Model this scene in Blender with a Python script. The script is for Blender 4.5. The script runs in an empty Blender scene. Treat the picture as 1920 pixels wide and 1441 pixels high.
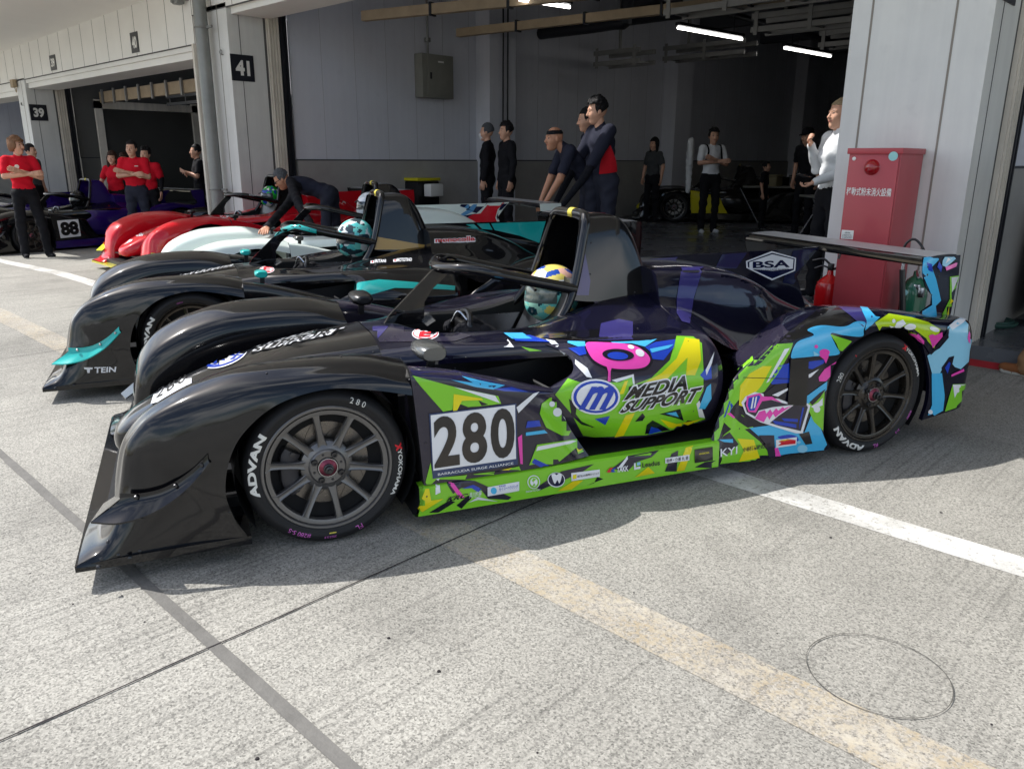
import bpy, bmesh, math, random
import numpy as np
from mathutils import Vector, Matrix
from mathutils.bvhtree import BVHTree
from mathutils.geometry import delaunay_2d_cdt

scene = bpy.context.scene
COL = scene.collection
R = math.radians
random.seed(7)
rng = np.random.default_rng(11)

# ------------------------------------------------------------------ camera
CAM_POS = Vector((0.0, 0.0, 1.352))
CAM_RIGHT = Vector((0.71784, 0.69619, 0.00548)).normalized()
CAM_FWD = Vector((-0.66802, 0.69096, -0.27627)).normalized()
CAM_DOWN = CAM_FWD.cross(CAM_RIGHT).normalized()
CAM_RIGHT = CAM_DOWN.cross(CAM_FWD).normalized()
FPX = 1475.0
cam_data = bpy.data.cameras.new("camera")
cam_data.sensor_width = 36.0
cam_data.lens = FPX / 1920.0 * 36.0
cam_data.clip_start = 0.05
cam_data.clip_end = 2000.0
cam = bpy.data.objects.new("camera", cam_data)
COL.objects.link(cam)
up = -CAM_DOWN
back = -CAM_FWD
cam.matrix_world = Matrix(((CAM_RIGHT.x, up.x, back.x, CAM_POS.x),
                           (CAM_RIGHT.y, up.y, back.y, CAM_POS.y),
                           (CAM_RIGHT.z, up.z, back.z, CAM_POS.z),
                           (0, 0, 0, 1)))
scene.camera = cam

# ------------------------------------------------------------------ light
SUN_EL, SUN_AZ = 52.0, -153.5      # direction towards the sun (azimuth from +X)
sun_dir = Vector((math.cos(R(SUN_EL)) * math.cos(R(SUN_AZ)),
                  math.cos(R(SUN_EL)) * math.sin(R(SUN_AZ)), math.sin(R(SUN_EL))))
sd = bpy.data.lights.new("sun", 'SUN')
sd.energy = 4.4
sd.angle = R(0.5)
sd.color = (1.0, 0.972, 0.93)
sun = bpy.data.objects.new("sun", sd)
COL.objects.link(sun)
sun.rotation_euler = sun_dir.to_track_quat('Z', 'Y').to_euler()
sun.location = (0, 0, 30)

world = bpy.data.worlds.new("World")
scene.world = world
world.use_nodes = True
wn, wl = world.node_tree.nodes, world.node_tree.links
wn.clear()
w_out = wn.new('ShaderNodeOutputWorld')
w_bg = wn.new('ShaderNodeBackground')
w_bg.inputs['Strength'].default_value = 0.15
sky = wn.new('ShaderNodeTexSky')
sky.sky_type = 'NISHITA'
sky.sun_disc = False
sky.sun_elevation = R(SUN_EL)
sky.sun_rotation = R(90 - SUN_AZ)
sky.air_density = 1.0
sky.dust_density = 1.6
# broken cloud, seen only in the reflections on the cars
w_tc = wn.new('ShaderNodeTexCoord')
w_map = wn.new('ShaderNodeMapping')
w_map.inputs['Scale'].default_value = (1.6, 1.6, 4.2)
w_noise = wn.new('ShaderNodeTexNoise')
w_noise.inputs['Scale'].default_value = 1.5
w_noise.inputs['Detail'].default_value = 7
w_noise.inputs['Roughness'].default_value = 0.58
w_ramp = wn.new('ShaderNodeValToRGB')
w_ramp.color_ramp.elements[0].position = 0.47
w_ramp.color_ramp.elements[1].position = 0.66
w_mix = wn.new('ShaderNodeMixRGB')
w_mix.inputs['Color2'].default_value = (9.5, 9.7, 10.0, 1)
wl.new(w_tc.outputs['Generated'], w_map.inputs['Vector'])
wl.new(w_map.outputs['Vector'], w_noise.inputs['Vector'])
wl.new(w_noise.outputs['Fac'], w_ramp.inputs['Fac'])
wl.new(w_ramp.outputs['Color'], w_mix.inputs['Fac'])
wl.new(sky.outputs['Color'], w_mix.inputs['Color1'])
wl.new(w_mix.outputs['Color'], w_bg.inputs['Color'])
wl.new(w_bg.outputs['Background'], w_out.inputs['Surface'])

vs = scene.view_settings
vs.view_transform = 'Standard'
vs.look = 'None'
vs.exposure = 0.45
vs.gamma = 1.0
vs.use_curve_mapping = False
scene.cycles.use_denoising = True
scene.cycles.max_bounces = 8
scene.cycles.diffuse_bounces = 5
scene.cycles.glossy_bounces = 4
scene.cycles.transmission_bounces = 6
scene.cycles.transparent_max_bounces = 8
scene.cycles.caustics_reflective = False
scene.cycles.caustics_refractive = False
scene.cycles.sample_clamp_indirect = 6.0


# ------------------------------------------------------------------ placing from image pixels: a picture point -> a place in the world
def ray(px, py):
    d = CAM_RIGHT * (px - 960.0) + CAM_DOWN * (py - 720.5) + CAM_FWD * FPX
    return d.normalized()


def at_z(px, py, z=0.0):
    d = ray(px, py)
    return CAM_POS + d * ((z - CAM_POS.z) / d.z)


def at_y(px, py, y):
    d = ray(px, py)
    return CAM_POS + d * ((y - CAM_POS.y) / d.y)


def at_x(px, py, x):
    d = ray(px, py)
    return CAM_POS + d * ((x - CAM_POS.x) / d.x)


# ------------------------------------------------------------------ materials
MATS = {}


def srgb(r, g, b):
    f = lambda c: (c / 255 / 12.92) if c / 255 <= 0.04045 else ((c / 255 + 0.055) / 1.055) ** 2.4
    return (f(r), f(g), f(b))


def mat(name, col, rough=0.5, metal=0.0, coat=0.0, emit=0.0, var=0.0, vscale=8.0, bump=0.0, bscale=60.0,
        trans=0.0, spec=None, alpha=1.0, rvar=0.0, coat_rough=0.03, ior=1.45):
    if name in MATS:
        return MATS[name]
    m = bpy.data.materials.new(name)
    m.use_nodes = True
    nt = m.node_tree
    b = nt.nodes['Principled BSDF']
    b.inputs['Base Color'].default_value = (*col, 1)
    b.inputs['Roughness'].default_value = rough
    b.inputs['Metallic'].default_value = metal
    b.inputs['Coat Weight'].default_value = coat
    b.inputs['Coat Roughness'].default_value = coat_rough
    b.inputs['Coat IOR'].default_value = 1.5
    b.inputs['IOR'].default_value = ior
    b.inputs['Transmission Weight'].default_value = trans
    b.inputs['Alpha'].default_value = alpha
    if spec is not None:
        b.inputs['Specular IOR Level'].default_value = spec
    if emit:
        b.inputs['Emission Color'].default_value = (*col, 1)
        b.inputs['Emission Strength'].default_value = emit
    tc = nt.nodes.new('ShaderNodeTexCoord')
    if var or rvar:
        n = nt.nodes.new('ShaderNodeTexNoise')
        n.inputs['Scale'].default_value = vscale
        n.inputs['Detail'].default_value = 6
        n.inputs['Roughness'].default_value = 0.62
        nt.links.new(tc.outputs['Object'], n.inputs['Vector'])
        if var:
            hsv = nt.nodes.new('ShaderNodeHueSaturation')
            hsv.inputs['Color'].default_value = (*col, 1)
            mr = nt.nodes.new('ShaderNodeMapRange')
            mr.inputs['From Min'].default_value = 0.3
            mr.inputs['From Max'].default_value = 0.7
            mr.inputs['To Min'].default_value = 1 - var
            mr.inputs['To Max'].default_value = 1 + var
            nt.links.new(n.outputs['Fac'], mr.inputs['Value'])
            nt.links.new(mr.outputs['Result'], hsv.inputs['Value'])
            nt.links.new(hsv.outputs['Color'], b.inputs['Base Color'])
        if rvar:
            mr2 = nt.nodes.new('ShaderNodeMapRange')
            mr2.inputs['From Min'].default_value = 0.3
            mr2.inputs['From Max'].default_value = 0.7
            mr2.inputs['To Min'].default_value = max(0.01, rough - rvar)
            mr2.inputs['To Max'].default_value = rough + rvar
            nt.links.new(n.outputs['Fac'], mr2.inputs['Value'])
            nt.links.new(mr2.outputs['Result'], b.inputs['Roughness'])
    if bump:
        n2 = nt.nodes.new('ShaderNodeTexNoise')
        n2.inputs['Scale'].default_value = bscale
        n2.inputs['Detail'].default_value = 4
        bp = nt.nodes.new('ShaderNodeBump')
        bp.inputs['Strength'].default_value = bump
        bp.inputs['Distance'].default_value = 0.01
        nt.links.new(tc.outputs['Object'], n2.inputs['Vector'])
        nt.links.new(n2.outputs['Fac'], bp.inputs['Height'])
        nt.links.new(bp.outputs['Normal'], b.inputs['Normal'])
    MATS[name] = m
    return m


def paint(name, rgb, rough=0.16, coat=1.0):
    return mat(name, srgb(*rgb), rough=max(.3, rough), coat=coat, coat_rough=rough * .35, rvar=0.05, vscale=3.0, bump=0.008, bscale=9.0, spec=.05)


# ------------------------------------------------------------------ geometry collector
def crom(P, n):
    """Catmull-Rom through the rows of P, n samples per span (first axis)."""
    P = np.asarray(P, float)
    m = len(P)
    if m == 2:
        t = np.linspace(0, 1, n + 1).reshape((-1,) + (1,) * (P.ndim - 1))
        return P[0] * (1 - t) + P[1] * t
    Q = np.concatenate([[2 * P[0] - P[1]], P, [2 * P[-1] - P[-2]]])
    out = []
    for i in range(m - 1):
        p0, p1, p2, p3 = Q[i], Q[i + 1], Q[i + 2], Q[i + 3]
        for k in range(n):
            t = k / n
            out.append(0.5 * ((2 * p1) + (-p0 + p2) * t + (2 * p0 - 5 * p1 + 4 * p2 - p3) * t * t
                              + (-p0 + 3 * p1 - 3 * p2 + p3) * t ** 3))
    out.append(P[-1])
    return np.array(out)


class Geo:
    def __init__(self):
        self.v, self.f, self.m = [], [], []
        self.dn = {}          # face index -> list of loop normals, for decals
        self._bvh = None

    def add(self, verts, faces, mi=0):
        o = len(self.v)
        self.v.extend([tuple(map(float, p)) for p in verts])
        self.f.extend([tuple(i + o for i in f) for f in faces])
        self.m.extend([mi] * len(faces))
        return self

    def grid(self, P, mi=0, closed_u=False, closed_v=False):
        P = np.asarray(P, float)
        m, n = P.shape[:2]
        fs = []
        for i in range(m if closed_u else m - 1):
            for j in range(n if closed_v else n - 1):
                a, b = i, (i + 1) % m
                c, d = j, (j + 1) % n
                fs.append((a * n + c, a * n + d, b * n + d, b * n + c))
        return self.add(P.reshape(-1, 3), fs, mi)

    def patch(self, ctrl, nu=6, nv=5, mi=0):
        C = np.asarray(ctrl, float)
        A = crom(C, nu)
        B = crom(A.transpose(1, 0, 2), nv).transpose(1, 0, 2)
        return self.grid(B, mi)

    def box(self, c, s, mi=0, rz=0.0, bev=0.0, M=None):
        bm = bmesh.new()
        bmesh.ops.create_cube(bm, size=1.0)
        bmesh.ops.scale(bm, vec=s, verts=bm.verts)
        if bev:
            bmesh.ops.bevel(bm, geom=list(bm.edges), offset=bev, segments=2, profile=0.6, affect='EDGES')
        mt = Matrix.Translation(c) @ Matrix.Rotation(rz, 4, 'Z')
        if M is not None:
            mt = M @ mt if False else Matrix.Translation(c) @ M
        bm.transform(mt)
        self.bm(bm, mi)
        return self

    def bm(self, bm, mi=0):
        bm.verts.index_update()
        self.add([v.co[:] for v in bm.verts], [[v.index for v in f.verts] for f in bm.faces], mi)
        bm.free()
        return self

    def tube(self, pts, r, mi=0, seg=10, smooth=6, caps=True, closed=False, flat=1.0):
        pts = np.asarray(pts, float)
        if smooth and len(pts) > 2:
            pts = crom(pts, smooth)
        n = len(pts)
        rr = np.full(n, r) if np.isscalar(r) else np.interp(np.linspace(0, 1, n), np.linspace(0, 1, len(r)), r)
        T = np.gradient(pts, axis=0)
        T /= np.linalg.norm(T, axis=1)[:, None] + 1e-9
        ref = np.array([0, 0, 1.0]) if abs(T[0][2]) < 0.9 else np.array([1.0, 0, 0])
        U = np.cross(T[0], ref)
        U /= np.linalg.norm(U)
        rings = []
        for i in range(n):
            U = U - T[i] * (U @ T[i])
            U /= np.linalg.norm(U) + 1e-9
            V = np.cross(T[i], U)
            a = np.linspace(0, 2 * np.pi, seg, endpoint=False)
            rings.append(pts[i] + rr[i] * (np.cos(a)[:, None] * U + flat * np.sin(a)[:, None] * V))
        o = len(self.v)
        self.grid(np.array(rings), mi, closed_v=True)
        if caps:
            self.f.append(tuple(range(o, o + seg))); self.m.append(mi)
            self.f.append(tuple(range(o + (n - 1) * seg, o + n * seg))[::-1]); self.m.append(mi)
        return self

    def lathe_y(self, prof, c=(0, 0, 0), mi=0, seg=64):
        """prof: list of (radius, y) turned about the y axis through c."""
        prof = np.asarray(prof, float)
        a = np.linspace(0, 2 * np.pi, seg, endpoint=False)
        P = np.stack([np.stack([c[0] + prof[:, 0] * math.sin(t), c[1] + prof[:, 1], c[2] + prof[:, 0] * math.cos(t)], 1) for t in a])
        return self.grid(P, mi, closed_u=True)

    def lathe_z(self, prof, c=(0, 0, 0), mi=0, seg=32):
        prof = np.asarray(prof, float)
        a = np.linspace(0, 2 * np.pi, seg, endpoint=False)
        P = np.stack([np.stack([c[0] + prof[:, 0] * math.cos(t), c[1] + prof[:, 0] * math.sin(t), c[2] + prof[:, 1]], 1) for t in a])
        return self.grid(P, mi, closed_u=True)

    def prism(self, poly, fn, d0, d1, mi=0):
        """poly: 2D outline; fn(a, b, d) -> 3D; extruded d0..d1."""
        n = len(poly)
        vs = [fn(a, b, d0) for a, b in poly] + [fn(a, b, d1) for a, b in poly]
        fs = [tuple(range(n))[::-1], tuple(range(n, 2 * n))]
        fs += [(i, (i + 1) % n, n + (i + 1) % n, n + i) for i in range(n)]
        return self.add(vs, fs, mi)

    def mirror(self):
        g = Geo()
        g.v = [(x, -y, z) for x, y, z in self.v]
        g.f = [tuple(f[::-1]) for f in self.f]
        g.m = list(self.m)
        return g

    def bvh(self):
        if self._bvh is None:
            V = np.array(self.v)
            N = np.zeros_like(V)
            for f in self.f:
                p = V[list(f)]
                nn = np.cross(p[2] - p[0], p[-1] - p[1]) if len(f) > 3 else np.cross(p[1] - p[0], p[2] - p[0])
                for i in f:
                    N[i] += nn
            N /= np.linalg.norm(N, axis=1)[:, None] + 1e-12
            self._N, self._V, self._F = N, V, list(self.f)
            self._bvh = BVHTree.FromPolygons([Vector(p) for p in self.v], self.f)
        return self._bvh

    def hit(self, o, d):
        t = self.bvh()
        loc, nrm, idx, dist = t.ray_cast(o, d)
        if loc is None:
            return None
        f = self._F[idx]
        W = np.array([1.0 / (np.linalg.norm(self._V[i] - np.array(loc)) + 1e-4) ** 2 for i in f])
        n = (self._N[list(f)] * W[:, None]).sum(0)
        n = Vector(n).normalized()
        if n.dot(d) > 0:
            n = -n
        return loc, n, dist


def material_slots(me, mats):
    for m in mats:
        me.materials.append(m)


def make(name, g, mats, parent=None, sharp=32, loc=None, rz=None):
    me = bpy.data.meshes.new(name)
    me.from_pydata(g.v, [], g.f)
    if not isinstance(mats, (list, tuple)):
        mats = [mats]
    material_slots(me, mats)
    me.polygons.foreach_set('material_index', np.array(g.m, dtype=np.int32))
    me.polygons.foreach_set('use_smooth', np.ones(len(g.f), dtype=bool))
    me.update()
    if sharp is not None:
        me.set_sharp_from_angle(angle=R(sharp))
    if g.dn:
        cn = np.zeros(len(me.loops) * 3, dtype=np.float32)
        me.corner_normals.foreach_get('vector', cn)
        cn = cn.reshape(-1, 3)
        for fi, ns in g.dn.items():
            s = me.polygons[fi].loop_start
            for k, n in enumerate(ns):
                cn[s + k] = n
        me.normals_split_custom_set([tuple(x) for x in cn])
    o = bpy.data.objects.new(name, me)
    COL.objects.link(o)
    if parent is not None:
        o.parent = parent
    if loc is not None:
        o.location = loc
    if rz is not None:
        o.rotation_euler = (0, 0, rz)
    return o


def tag(o, label=None, cat=None, group=None, kind=None):
    if label: o['label'] = label
    if cat: o['category'] = cat
    if group: o['group'] = group
    if kind: o['kind'] = kind
    return o


def empty(name, loc=(0, 0, 0), rz=0.0, parent=None):
    o = bpy.data.objects.new(name, None)
    o.empty_display_size = 0.2
    COL.objects.link(o)
    o.location = loc
    o.rotation_euler = (0, 0, rz)
    if parent: o.parent = parent
    return o


# ------------------------------------------------------------------ lettering as polygons
_text_cache = {}


def text_mesh(s, bold=0.0, shear=0.0, res=5, lower=False):
    """Returns (verts 2D normalised so that cap height = 1, triangles, width)."""
    key = (s, bold, shear, res)
    if key in _text_cache:
        return _text_cache[key]
    cu = bpy.data.curves.new('lettering', 'FONT')
    cu.body = s
    cu.size = 1.0
    cu.offset = bold
    cu.shear = shear
    cu.resolution_u = res
    cu.fill_mode = 'BOTH' if hasattr(cu, 'fill_mode') else None
    o = bpy.data.objects.new('lettering', cu)
    COL.objects.link(o)
    dg = bpy.context.evaluated_depsgraph_get()
    dg.update()
    me = bpy.data.meshes.new_from_object(o.evaluated_get(dg))
    bm = bmesh.new()
    bm.from_mesh(me)
    bmesh.ops.triangulate(bm, faces=bm.faces)
    bmesh.ops.remove_doubles(bm, verts=bm.verts, dist=1e-5)
    long_e = [e for e in bm.edges if e.calc_length() > 0.35]
    if long_e:
        bmesh.ops.subdivide_edges(bm, edges=long_e, cuts=2)
        bmesh.ops.triangulate(bm, faces=bm.faces)
    bm.verts.index_update()
    V = np.array([v.co[:2] for v in bm.verts]) if len(bm.verts) else np.zeros((0, 2))
    F = [[v.index for v in f.verts] for f in bm.faces]
    bm.free()
    bpy.data.objects.remove(o)
    bpy.data.curves.remove(cu)
    bpy.data.meshes.remove(me)
    if len(V):
        mn, mx = V.min(0), V.max(0)
        V = V - mn
        wd, ht = mx - mn
    else:
        wd = ht = 1.0
    _text_cache[key] = (V, F, wd, ht)
    return _text_cache[key]


def letter_flat(g, s, fn, w, h, mi, bold=0.0, shear=0.0, cx=0.0, cy=0.0):
    """Put text fitted in w x h, centred on (cx, cy), mapped by fn(u, v) -> 3D."""
    V, F, tw, th = text_mesh(s, bold, shear)
    if not len(V):
        return
    g.add([fn(cx + (p[0] / tw - 0.5) * w, cy + (p[1] / th - 0.5) * h) for p in V], F, mi)


# ================================================================== race cars
# Car frame: x runs from the front axle to the tail, y across the car (near side negative), z up.
YAW = 1.1589
HW = 0.82                                   # half width
CAR_U = Vector((math.cos(YAW), math.sin(YAW), 0))
CAR_V = Vector((-math.sin(YAW), math.cos(YAW), 0))
CAR_O = Vector((-2.2439, 1.4049, 0))        # under the near front wheel of the nearest car
WB = 2.543
TR = 0.29


class Car:
    def __init__(self, name, da=0.0, db=0.0, yaw=YAW, origin=None):
        base = CAR_O if origin is None else Vector(origin)
        self.yaw = yaw
        u = Vector((math.cos(yaw), math.sin(yaw), 0)); v = Vector((-math.sin(yaw), math.cos(yaw), 0))
        self.loc = base + u * da + v * db + (v * HW if origin is None else Vector((0, 0, 0)))
        self.root = empty(name, self.loc, yaw)
        self.M = Matrix.Translation(self.loc) @ Matrix.Rotation(yaw, 4, 'Z')
        self.Mi = self.M.inverted()
        self.o = self.Mi @ CAM_POS
        self.parts = {}
        self.mats = []

    def ray(self, px, py):
        d = ray(px, py)
        return (self.Mi.to_3x3() @ d).normalized()

    def at_y(self, px, py, y):
        d = self.ray(px, py)
        return self.o + d * ((y - self.o.y) / d.y)

    # ---- markings laid on the bodywork
    def hits(self, g, pts, off):
        P, N = [], []
        for px, py in pts:
            h = g.hit(self.o, self.ray(px, py))
            if h is None:
                P.append(None); N.append(None)
            else:
                P.append(h[0] + h[1] * off); N.append(h[1])
        return P, N

    def _emit(self, g, tris, P, N, mi, maxlen=0.16):
        used = {}
        vs, fs, ns = [], [], []
        for t in tris:
            if any(P[i] is None for i in t):
                continue
            if max((P[t[0]] - P[t[1]]).length, (P[t[1]] - P[t[2]]).length, (P[t[2]] - P[t[0]]).length) > maxlen:
                continue
            for i in t:
                if i not in used:
                    used[i] = len(vs); vs.append(P[i])
            fs.append(tuple(used[i] for i in t)); ns.append([N[i] for i in t])
        o = len(g.f)
        g.add(vs, fs, mi)
        # orient to the stored normals
        for k, f in enumerate(fs):
            a, b, c = vs[f[0]], vs[f[1]], vs[f[2]]
            if (b - a).cross(c - a).dot(ns[k][0]) < 0:
                g.f[o + k] = g.f[o + k][::-1]
                ns[k] = ns[k][::-1]
            g.dn[o + k] = ns[k]

    def bolts(self, g, pts, mi, r=.0045, fr=None):
        for x, y in pts:
            if fr is not None:
                x, y = fr[0] + x / fr[2], fr[1] + y / fr[2]
            h = g.hit(self.o, self.ray(x, y))
            if h is None:
                continue
            n = h[1]; t = n.orthogonal().normalized(); b = n.cross(t)
            prof = [(r, .0004), (r * .95, .0022), (r * .6, .0034), (0, .0038)]
            V = [h[0] + n * z + (t * math.cos(a) + b * math.sin(a)) * q for q, z in prof for a in np.linspace(0, 2 * math.pi, 10, endpoint=False)]
            F = [(i * 10 + j, i * 10 + (j + 1) % 10, (i + 1) * 10 + (j + 1) % 10, (i + 1) * 10 + j) for i in range(3) for j in range(10)]
            g.add(V, F, mi)

    def decal(self, g, poly, mi, layer=1, step=9.0, smooth=False, fr=None):
        g.bvh()
        if fr is not None:
            ox, oy, s = fr
            poly = [(ox + x / s, oy + y / s) for x, y in poly]
        if smooth:
            Q = np.array(poly)
            Q = np.concatenate([Q[-1:], Q, Q[:2]])
            poly = [tuple(p) for p in crom(Q, 5)[5:-6]]
        pts = []
        n = len(poly)
        for i in range(n):
            a, b = poly[i], poly[(i + 1) % n]
            k = max(1, int(math.hypot(b[0] - a[0], b[1] - a[1]) / step))
            for j in range(k):
                pts.append((a[0] + (b[0] - a[0]) * j / k, a[1] + (b[1] - a[1]) * j / k))
        nb = len(pts)
        xs = [p[0] for p in pts]; ys = [p[1] for p in pts]
        gx = np.arange(min(xs) + step / 2, max(xs), step); gy = np.arange(min(ys) + step / 2, max(ys), step)
        for yy in gy:
            for xx in gx:
                pts.append((float(xx), float(yy)))
        r = delaunay_2d_cdt([Vector(p) for p in pts], [], [list(range(nb))], 1, 1e-4)
        V = [(v.x, v.y) for v in r[0]]
        P, N = self.hits(g, V, 0.0013 + 0.0009 * layer)
        tris = []
        for f in r[2]:
            for k in range(1, len(f) - 1):
                tris.append((f[0], f[k], f[k + 1]))
        self._emit(g, tris, P, N, mi)

    def ellipse(self, g, c, rx, ry, mi, layer=1, rot=0.0, fr=None, n=28, step=9.0):
        pts = []
        for k in range(n):
            t = 2 * math.pi * k / n
            x, y = rx * math.cos(t), ry * math.sin(t)
            pts.append((c[0] + x * math.cos(rot) - y * math.sin(rot), c[1] + x * math.sin(rot) + y * math.cos(rot)))
        self.decal(g, pts, mi, layer, step=step, fr=fr)

    def text(self, g, s, quad, mi, layer=3, bold=0.0, shear=0.0, fr=None):
        """quad: TL, TR, BR, BL picture points."""
        g.bvh()
        if fr is not None:
            ox, oy, sc = fr
            quad = [(ox + x / sc, oy + y / sc) for x, y in quad]
        V, F, tw, th = text_mesh(s, bold, shear)
        q = np.array(quad, float)
        pts = []
        for p in V:
            u, v = p[0] / tw, p[1] / th
            pts.append(tuple((q[0] * (1 - u) + q[1] * u) * v + (q[3] * (1 - u) + q[2] * u) * (1 - v)))
        P, N = self.hits(g, pts, 0.0013 + 0.0009 * layer)
        self._emit(g, F, P, N, mi)


FE = HW                                  # shorthand for the half width


def Y(b):                                # distance in from the near flank -> y
    return b - HW


def slide_to_camera(g):
    """The centre shells below were drawn for a body 1.86 m wide; pushed along the line of sight, towards the camera, to fit 1.64 m."""
    out = []
    for x, y, z in g.v:
        b = .93 - abs(y)
        k = .045 * b - .0125 * b * b  # fraction moved towards the camera, keeping image positions
        out.append((x - (x + .388) * k, math.copysign(HW - .882 * b, y), z + (1.352 - z) * k))
    g.v = out
    return g


# ---------------------------------------------------------------- body shells (near side; the far side is a mirror)
def shell_front_fender():
    L = [(-.818, .085), (-.74, .078), (-.62, .075), (-.45, .075), (-.297, .077), (-.33, .17), (-.349, .27), (-.323, .391), (-.262, .483), (-.15, .56), (.012, .592), (.17, .57), (.305, .537)]
    C = [(-.812, .095), (-.74, .125), (-.69, .205), (-.66, .31), (-.632, .42), (-.60, .475), (-.555, .522), (-.485, .562), (-.39, .598), (-.24, .634), (.0, .646), (.17, .635), (.305, .603)]
    Rr = [(-.812, .097), (-.745, .135), (-.706, .21), (-.69, .30), (-.662, .41), (-.625, .475), (-.572, .528), (-.495, .575), (-.40, .616), (-.245, .655), (.0, .668), (.17, .660), (.305, .632)]
    cb = [.0, .03, .055, .072, .078, .076, .072, .068, .064, .060, .056, .052, .045]
    lb = [-.005, .0, .012, .012, .0, .0, .0, .0, .0, .0, .0, .0, .0]
    rows = []
    for k in range(len(L)):
        l, c, r = L[k], C[k], Rr[k]
        row = [(l[0], Y(lb[k]), l[1]),
               (l[0] * .62 + c[0] * .38, Y(lb[k] * .6 + cb[k] * .16), l[1] * .62 + c[1] * .38),
               (l[0] * .25 + c[0] * .75, Y(lb[k] * .2 + cb[k] * .46), l[1] * .25 + c[1] * .75),
               (c[0], Y(cb[k]), c[1]),
               ((c[0] + r[0]) / 2, Y(cb[k] + .045), c[1] * .35 + r[1] * .65 + .003),
               (r[0], Y(.175), r[1]),
               (r[0] + .002, Y(.27), r[1] - (.026 if k > 1 else .004)),
               (r[0] + .010, Y(.325), r[1] - .058 if k > 1 else r[1]),
               (r[0] + .03, Y(.348), max(r[1] - .14, .09) if k > 1 else r[1]),
               (r[0] + .035, Y(.352), max(min(r[1] - .30, .24), .085))]
        rows.append(row)
    g = Geo()
    g.patch(rows, 6, 4, 0)
    # return lip round the wheel opening
    lip = [[(l[0], Y(.0), l[1]), (l[0], Y(.03), l[1] + .004)] for l in L[4:]]
    A = crom(np.array(lip), 6)
    g.grid(A, 0)
    return g


def shell_nose():
    st = [(-.752, .012, .200, .212), (-.742, .075, .182, .245), (-.715, .125, .172, .278), (-.65, .165, .17, .325), (-.5, .21, .18, .402), (-.3, .262, .20, .478), (0.0, .315, .21, .552), (.33, .365, .22, .602)]
    rows = []
    for x, w_, zb, zt in st:
        h = zt - zb
        row = [(x + .01, 0, zb), (x, -w_ * .75, zb), (x, -w_, zb + h * .25), (x, -w_ * 1.0, zb + h * .62), (x, -w_ * .90, zb + h * .88), (x, -w_ * .55, zt - h * .015), (x, 0, zt)]
        row += [(a, -b, c) for a, b, c in row[-2::-1]]
        rows.append(row)
    g = Geo()
    g.patch(rows, 6, 4, 0)
    return g


def shell_tub():
    """Cockpit surround from the nose seam back to the engine cover (near half)."""
    # x, (rim y, z), (mid y, z), (crease y, z), (under y, z)
    st = [(.332, (-.0, .603), (-.20, .596), (-.335, .545), (-.36, .46), (-.37, .22)),
          (.46, (-.0, .612), (-.20, .606), (-.37, .572), (-.42, .50), (-.43, .22)),
          (.56, (-.255, .612), (-.33, .608), (-.44, .585), (-.48, .52), (-.47, .22)),
          (.72, (-.285, .605), (-.37, .606), (-.53, .597), (-.56, .535), (-.50, .22)),
          (.88, (-.295, .603), (-.40, .61), (-.61, .612), (-.64, .553), (-.52, .22)),
          (1.02, (-.30, .612), (-.43, .628), (-.68, .625), (-.72, .57), (-.53, .22)),
          (1.18, (-.30, .650), (-.44, .655), (-.715, .634), (-.76, .585), (-.53, .22)),
          (1.36, (-.285, .69), (-.43, .682), (-.715, .637), (-.78, .59), (-.53, .22)),
          (1.56, (-.27, .715), (-.42, .69), (-.70, .625), (-.77, .58), (-.53, .22)),
          (1.70, (-.27, .72), (-.42, .68), (-.68, .60), (-.72, .55), (-.50, .22))]
    g = Geo()
    rows = []
    for x, a, b, c, d, e in st:
        sh = 0.0 if x < 1.0 or x > 1.6 else -.014 * math.sin((x - 1.0) / .6 * math.pi)
        rows.append([(x, a[0], a[1]), (x, (a[0] + b[0]) / 2, (a[1] + b[1]) / 2 + .006), (x, b[0], b[1]), (x, (b[0] + c[0]) / 2, (b[1] + c[1]) / 2 + sh), (x, c[0], c[1]), (x, d[0] * .5 + c[0] * .5 - .012, (c[1] + d[1]) / 2), (x, d[0], d[1])])
    g.patch(rows, 5, 4, 0)
    # inward tuck of the rail and the flat tub flank below it
    und = []
    for x, a, b, c, d, e in st:
        und.append([(x, d[0], d[1]), (x, (d[0] + e[0]) / 2, d[1] - .02), (x, e[0], d[1] - .05), (x, e[0], .19)])
    A = crom(np.array(und), 5)
    g.grid(A, 1)
    # inner rim wall of the cockpit
    inn = [[(x, a[0] if a[0] < -.1 else -.1, a[1]), (x, (a[0] if a[0] < -.1 else -.1) + .02, a[1] - .012), (x, (a[0] if a[0] < -.1 else -.1) + .02, .24)] for x, a, b, c, d, e in st[2:-1]]
    g.grid(crom(np.array(inn), 5), 1)
    return g


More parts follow.
